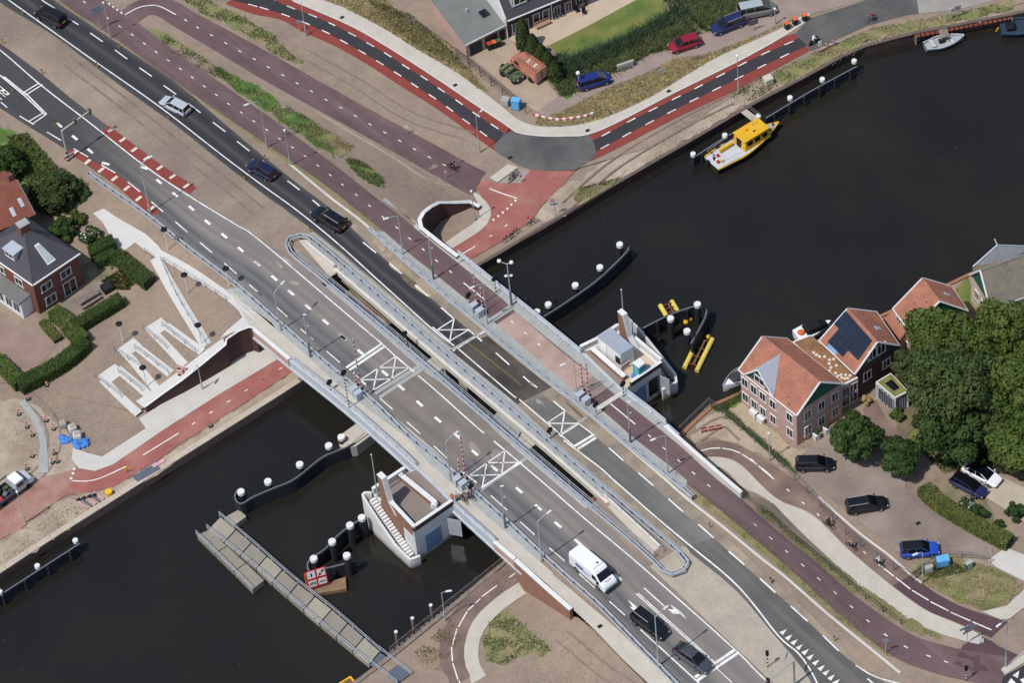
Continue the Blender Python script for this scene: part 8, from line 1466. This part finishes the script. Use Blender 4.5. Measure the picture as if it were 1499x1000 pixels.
def hedge(px, w_, h, fld, m, label, dens=110, m2=None):
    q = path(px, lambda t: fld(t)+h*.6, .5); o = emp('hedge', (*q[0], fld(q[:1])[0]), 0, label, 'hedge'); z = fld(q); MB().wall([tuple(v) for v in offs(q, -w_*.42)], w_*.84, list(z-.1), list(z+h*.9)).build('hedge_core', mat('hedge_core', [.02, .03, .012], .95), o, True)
    s = np.r_[0, np.cumsum(np.hypot(*np.diff(q, axis=0).T))]; L = s[-1]; n = int(L*(w_+2*h)*dens); u = rng.uniform(0, L, n); pt = np.stack([np.interp(u, s, q[:, 0]), np.interp(u, s, q[:, 1])], 1); tg = np.gradient(q, axis=0); tg /= np.hypot(*tg.T)[:, None]; nr = np.stack([-np.interp(u, s, tg[:, 1]), np.interp(u, s, tg[:, 0])], 1)
    f = rng.uniform(0, 1, n)*(w_+2*h); top = f < w_; sd = np.where(top, (f-w_/2), np.where(f < w_+h, -w_/2, w_/2)); zz = np.where(top, h, np.where(f < w_+h, f-w_, f-w_-h)); p = np.c_[pt+nr*sd[:, None], np.interp(u, s, z)+zz]+rng.normal(size=(n, 3))*.03; d = np.c_[nr*np.where(top, 0, np.sign(sd))[:, None], np.where(top, 1., .2)]+rng.normal(size=(n, 3))*.35
    quads('foliage', p-np.array(o.location), d, .14, m, o)
    if m2: k = rng.choice(n, n//5); quads('flower_tips', p[k]+[0, 0, .05]-np.array(o.location), d[k], .16, m2, o)
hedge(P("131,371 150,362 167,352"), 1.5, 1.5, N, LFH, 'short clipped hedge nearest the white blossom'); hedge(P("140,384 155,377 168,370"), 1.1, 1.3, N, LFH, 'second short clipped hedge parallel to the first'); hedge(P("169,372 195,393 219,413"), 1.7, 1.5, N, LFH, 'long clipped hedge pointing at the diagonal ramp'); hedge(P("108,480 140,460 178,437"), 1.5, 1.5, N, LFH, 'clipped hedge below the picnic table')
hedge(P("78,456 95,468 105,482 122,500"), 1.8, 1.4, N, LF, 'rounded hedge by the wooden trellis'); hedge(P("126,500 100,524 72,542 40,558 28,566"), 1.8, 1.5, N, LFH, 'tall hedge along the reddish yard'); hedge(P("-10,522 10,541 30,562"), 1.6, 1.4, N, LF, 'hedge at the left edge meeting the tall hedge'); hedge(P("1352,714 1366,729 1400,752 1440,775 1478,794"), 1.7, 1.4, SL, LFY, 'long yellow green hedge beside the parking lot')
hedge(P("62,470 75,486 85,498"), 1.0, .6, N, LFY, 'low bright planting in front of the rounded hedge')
# picket fence by the drive
q = path(P("1455,686 1480,697 1515,712"), SL, 1.); o = emp('timber_fence', (*q[0], SL(q[:1])[0]), 0, 'dark close boarded timber fence behind the white car', 'fence'); s = np.r_[0, np.cumsum(np.hypot(*np.diff(q, axis=0).T))]; me = None
for i in range(int(s[-1]/.17)):
    p = arc(q, i*.17, i*.17, 1)[0]; a = math.atan2(*(q[-1]-q[0])[::-1]); zz = SL(p[None])[0]
    if me is None: ob = MB().box((0, 0, .75), (.14, .04, 1.5)).build('board', mat('dark_boards', '#4a4038', .9, .2, 2), o); ob.location = Vector((p[0], p[1], zz))-o.location; ob.rotation_euler = (0, 0, a); me = ob.data
    else: link('board', me, o, (p[0], p[1], zz+random.uniform(-.04, .04)), a, True)
def blades(name, px, fld, n, h, w_, m, fan=.35, label=None, fol=0.):
    b = ring(P(px) if isinstance(px, str) else px, fld); lo, hi = b.min(0), b.max(0); q = rng.uniform(lo, hi, (n*4, 2)); q = q[inpoly(q, b)][:n]
    if fol: g = np.sin(q[:, 0]*1.7+np.sin(q[:, 1]*1.3)*2)+np.sin(q[:, 1]*2.3+q[:, 0]*.7); q = q[g > rng.normal(0, .5, len(q))*1.5+fol-1.]
    k = len(q); z = fld(q); hh = h*rng.uniform(.5, 1.15, k); a = rng.uniform(0, 2*np.pi, k); d = np.stack([np.cos(a), np.sin(a), 0*a], 1)*w_*rng.uniform(.6, 1.4, k)[:, None]; t = np.c_[rng.normal(0, fan, (k, 2))*hh[:, None], hh]; p = np.c_[q, z]
    return rawmesh(name, np.stack([p-d, p+d, p+t], 1).reshape(-1, 3), 3, m, None, 'stuff')
blades('reeds', "815,82 831,91 850,82 911,59 980,21 990,12 1000,24 940,62 880,92 840,112 822,118", N, 7000, 1.1, .09, RDK, .7); blades('reeds', "819,140 815,118 850,105 900,82 950,55 985,22 1010,30 1023,49 980,70 940,82 922,99 889,108 850,130 836,138", N, 8000, .75, .08, RDL, .8); blades('reeds', "975,0 990,-20 1120,-20 1095,8 1060,38 1035,45 1022,38", N, 6000, .8, .08, RDL, .8)
for px in ("262,-5 294,19 336,35 382,64 402,80 431,92 446,93 434,84 410,64 400,51 347,19 320,8 300,-5", "300,88 330,105 370,122 410,151 439,165 466,184 480,205 493,227 460,212 423,187 386,158 345,130", "506,232 525,234 557,256 566,276 541,268 515,247"): blades('grass', px, N, 3200, .25, .07, TUFT, .9, fol=.55)
blades('grass', "783,183 788,168 801,173 833,158 870,139 905,123 950,106 985,87 1033,80 1098,56 1140,37 1165,26 1147,36 1044,86 953,140 889,170 852,181 820,185", N, 7000, .3, .06, TUFS, .9); blades('grass', "474,-2 560,-4 600,30 640,55 668,82 695,110 712,134 706,133 663,102 610,71 567,44 503,10", N, 6000, .3, .06, TUFS, .9); blades('grass', "540,0 600,20 640,55 668,82 690,105 660,95 600,60 560,30", N, 2500, .4, .05, TUFT)
for px, n, m_ in (("66,-5 155,47 192,74 374,205 440,250 554,339 560,334 462,252 384,198 207,74 165,45 96,-3", 4500, TUFS), ("1010,727 1105,802 1160,848 1225,905 1300,962 1325,962 1260,912 1200,862 1115,788 1030,720", 4500, TUFS)): blades('grass', px, R, n, .25, .045, m_, fol=.6)
blades('grass', "840,292 850,275 868,270 900,262 912,258 880,280 845,300", Z0, 1400, .35, .05, TUFT); blades('grass', "1060,140 1120,112 1190,78 1275,42 1340,30 1480,2 1481,17 1334,44 1254,66 1100,148", Z0, 6500, .4, .05, TUFT, fol=.5); blades('grass', "800,328 900,262 1010,163 1075,134 1190,78 1334,30 1334,44 1100,150 954,234", Z0, 3000, .35, .05, TUFS, fol=.7)
blades('grass', "706,935 722,905 745,895 760,910 808,950 800,960 760,962 735,975 712,968", S2, 2200, .25, .06, TUFT, .9, fol=.8); blades('grass', "1040,598 1060,592 1088,574 1090,584 1064,600 1100,632 1150,676 1165,694 1140,676 1060,606", SL, 3500, .6, .05, TUFT); blades('grass', "1330,845 1345,825 1400,815 1455,832 1497,855 1480,880 1440,893 1400,880", SL, 3500, .3, .05, TUFS, fol=.4); blades('grass', "1335,840 1350,828 1400,826 1415,838 1370,848", SL, 1200, .4, .05, TUFT)
blades('grass', "1107,744 1120,742 1200,815 1330,905 1380,935 1350,930 1300,905 1200,830", S, 2500, .3, .05, TUFS, fol=.5); blades('grass', "10,200 40,195 80,240 130,270 110,300 60,290 20,250", N, 5000, .5, .06, TUFT); blades('ground_cover', "148,412 175,395 196,408 190,425 165,424", N, 1500, .4, .06, LFO); blades('grass', "1330,640 1500,620 1500,700 1440,690 1380,690 1345,663", SL, 5000, .4, .06, LFD)
blades('grass', "640,925 655,905 680,930 660,960 640,985 600,960", Z0, 1500, .3, .05, TUFS, fol=.7); blades('grass', "100,720 150,730 60,790 10,820", Z0, 700, .25, .04, TUFS, fol=.8)
blades('grass', "230,45 260,60 330,105 345,130 300,105 240,70", N, 2000, .3, .05, TUFT, fol=.8); blades('grass', "440,165 520,215 500,232 470,207 430,185", N, 1600, .3, .05, TUFS, fol=.6)

def stones(px, fld, n, m, s=.06):
    b = ring(P(px), fld); lo, hi = b.min(0), b.max(0); q = rng.uniform(lo, hi, (n*3, 2)); q = q[inpoly(q, b)][:n]; d = rng.normal(size=(len(q), 3))*.25; d[:, 2] += 1; quads('gravel', np.c_[q, fld(q)+.03], d, s, m, None, 'stuff', 1.1)
PB, PD = mat('pebble_pale', '#c5b8a6', .9, .2, 3), mat('pebble_dark', '#6f6257', .9, .2, 3)
for px, f, n in (("0,63 107,146 215,233 280,286 347,328 400,350 363,267 267,191 83,55 0,3", N, 1800), ("440,80 640,180 720,235 640,225 540,165 440,110", N, 600), ("560,200 690,280 640,296 560,270", N, 700), ("120,440 300,520 200,590 120,560", N, 900), ("30,570 110,600 200,620 110,680 40,700 0,640", Z0, 1400), ("800,900 960,1010 760,1010 720,960", S2, 1200), ("1062,596 1095,600 1205,640 1165,690 1100,628", SL, 1500), ("0,790 130,730 128,754 0,837", Z0, 700), ("790,320 900,235 1075,137 1100,150 954,236 800,328", Z0, 900)): stones(px, f, n, PB); stones(px, f, n, PD, .06)

q = un(np.stack([rng.uniform(-20, 1520, 900), rng.uniform(-10, 1010, 900)], 1), WATER_Z+.01); nq, sq = un(QN, 0), un(QS, 0); ok = ~inpoly(q, np.vstack([nq, un(P("2200,-600 -700,-600"), 0)])) & ~inpoly(q, np.vstack([sq, un(P("2200,1700 200,1700"), 0)])); q = q[ok][:60]; d = rng.normal(size=(len(q), 3))*.1; d[:, 2] += 1
quads('floating_leaves', np.c_[q, np.full(len(q), WATER_Z+.012)], d, .07, mat('floating_leaf', '#8d8a66', .8, .3, 3), None, 'stuff')
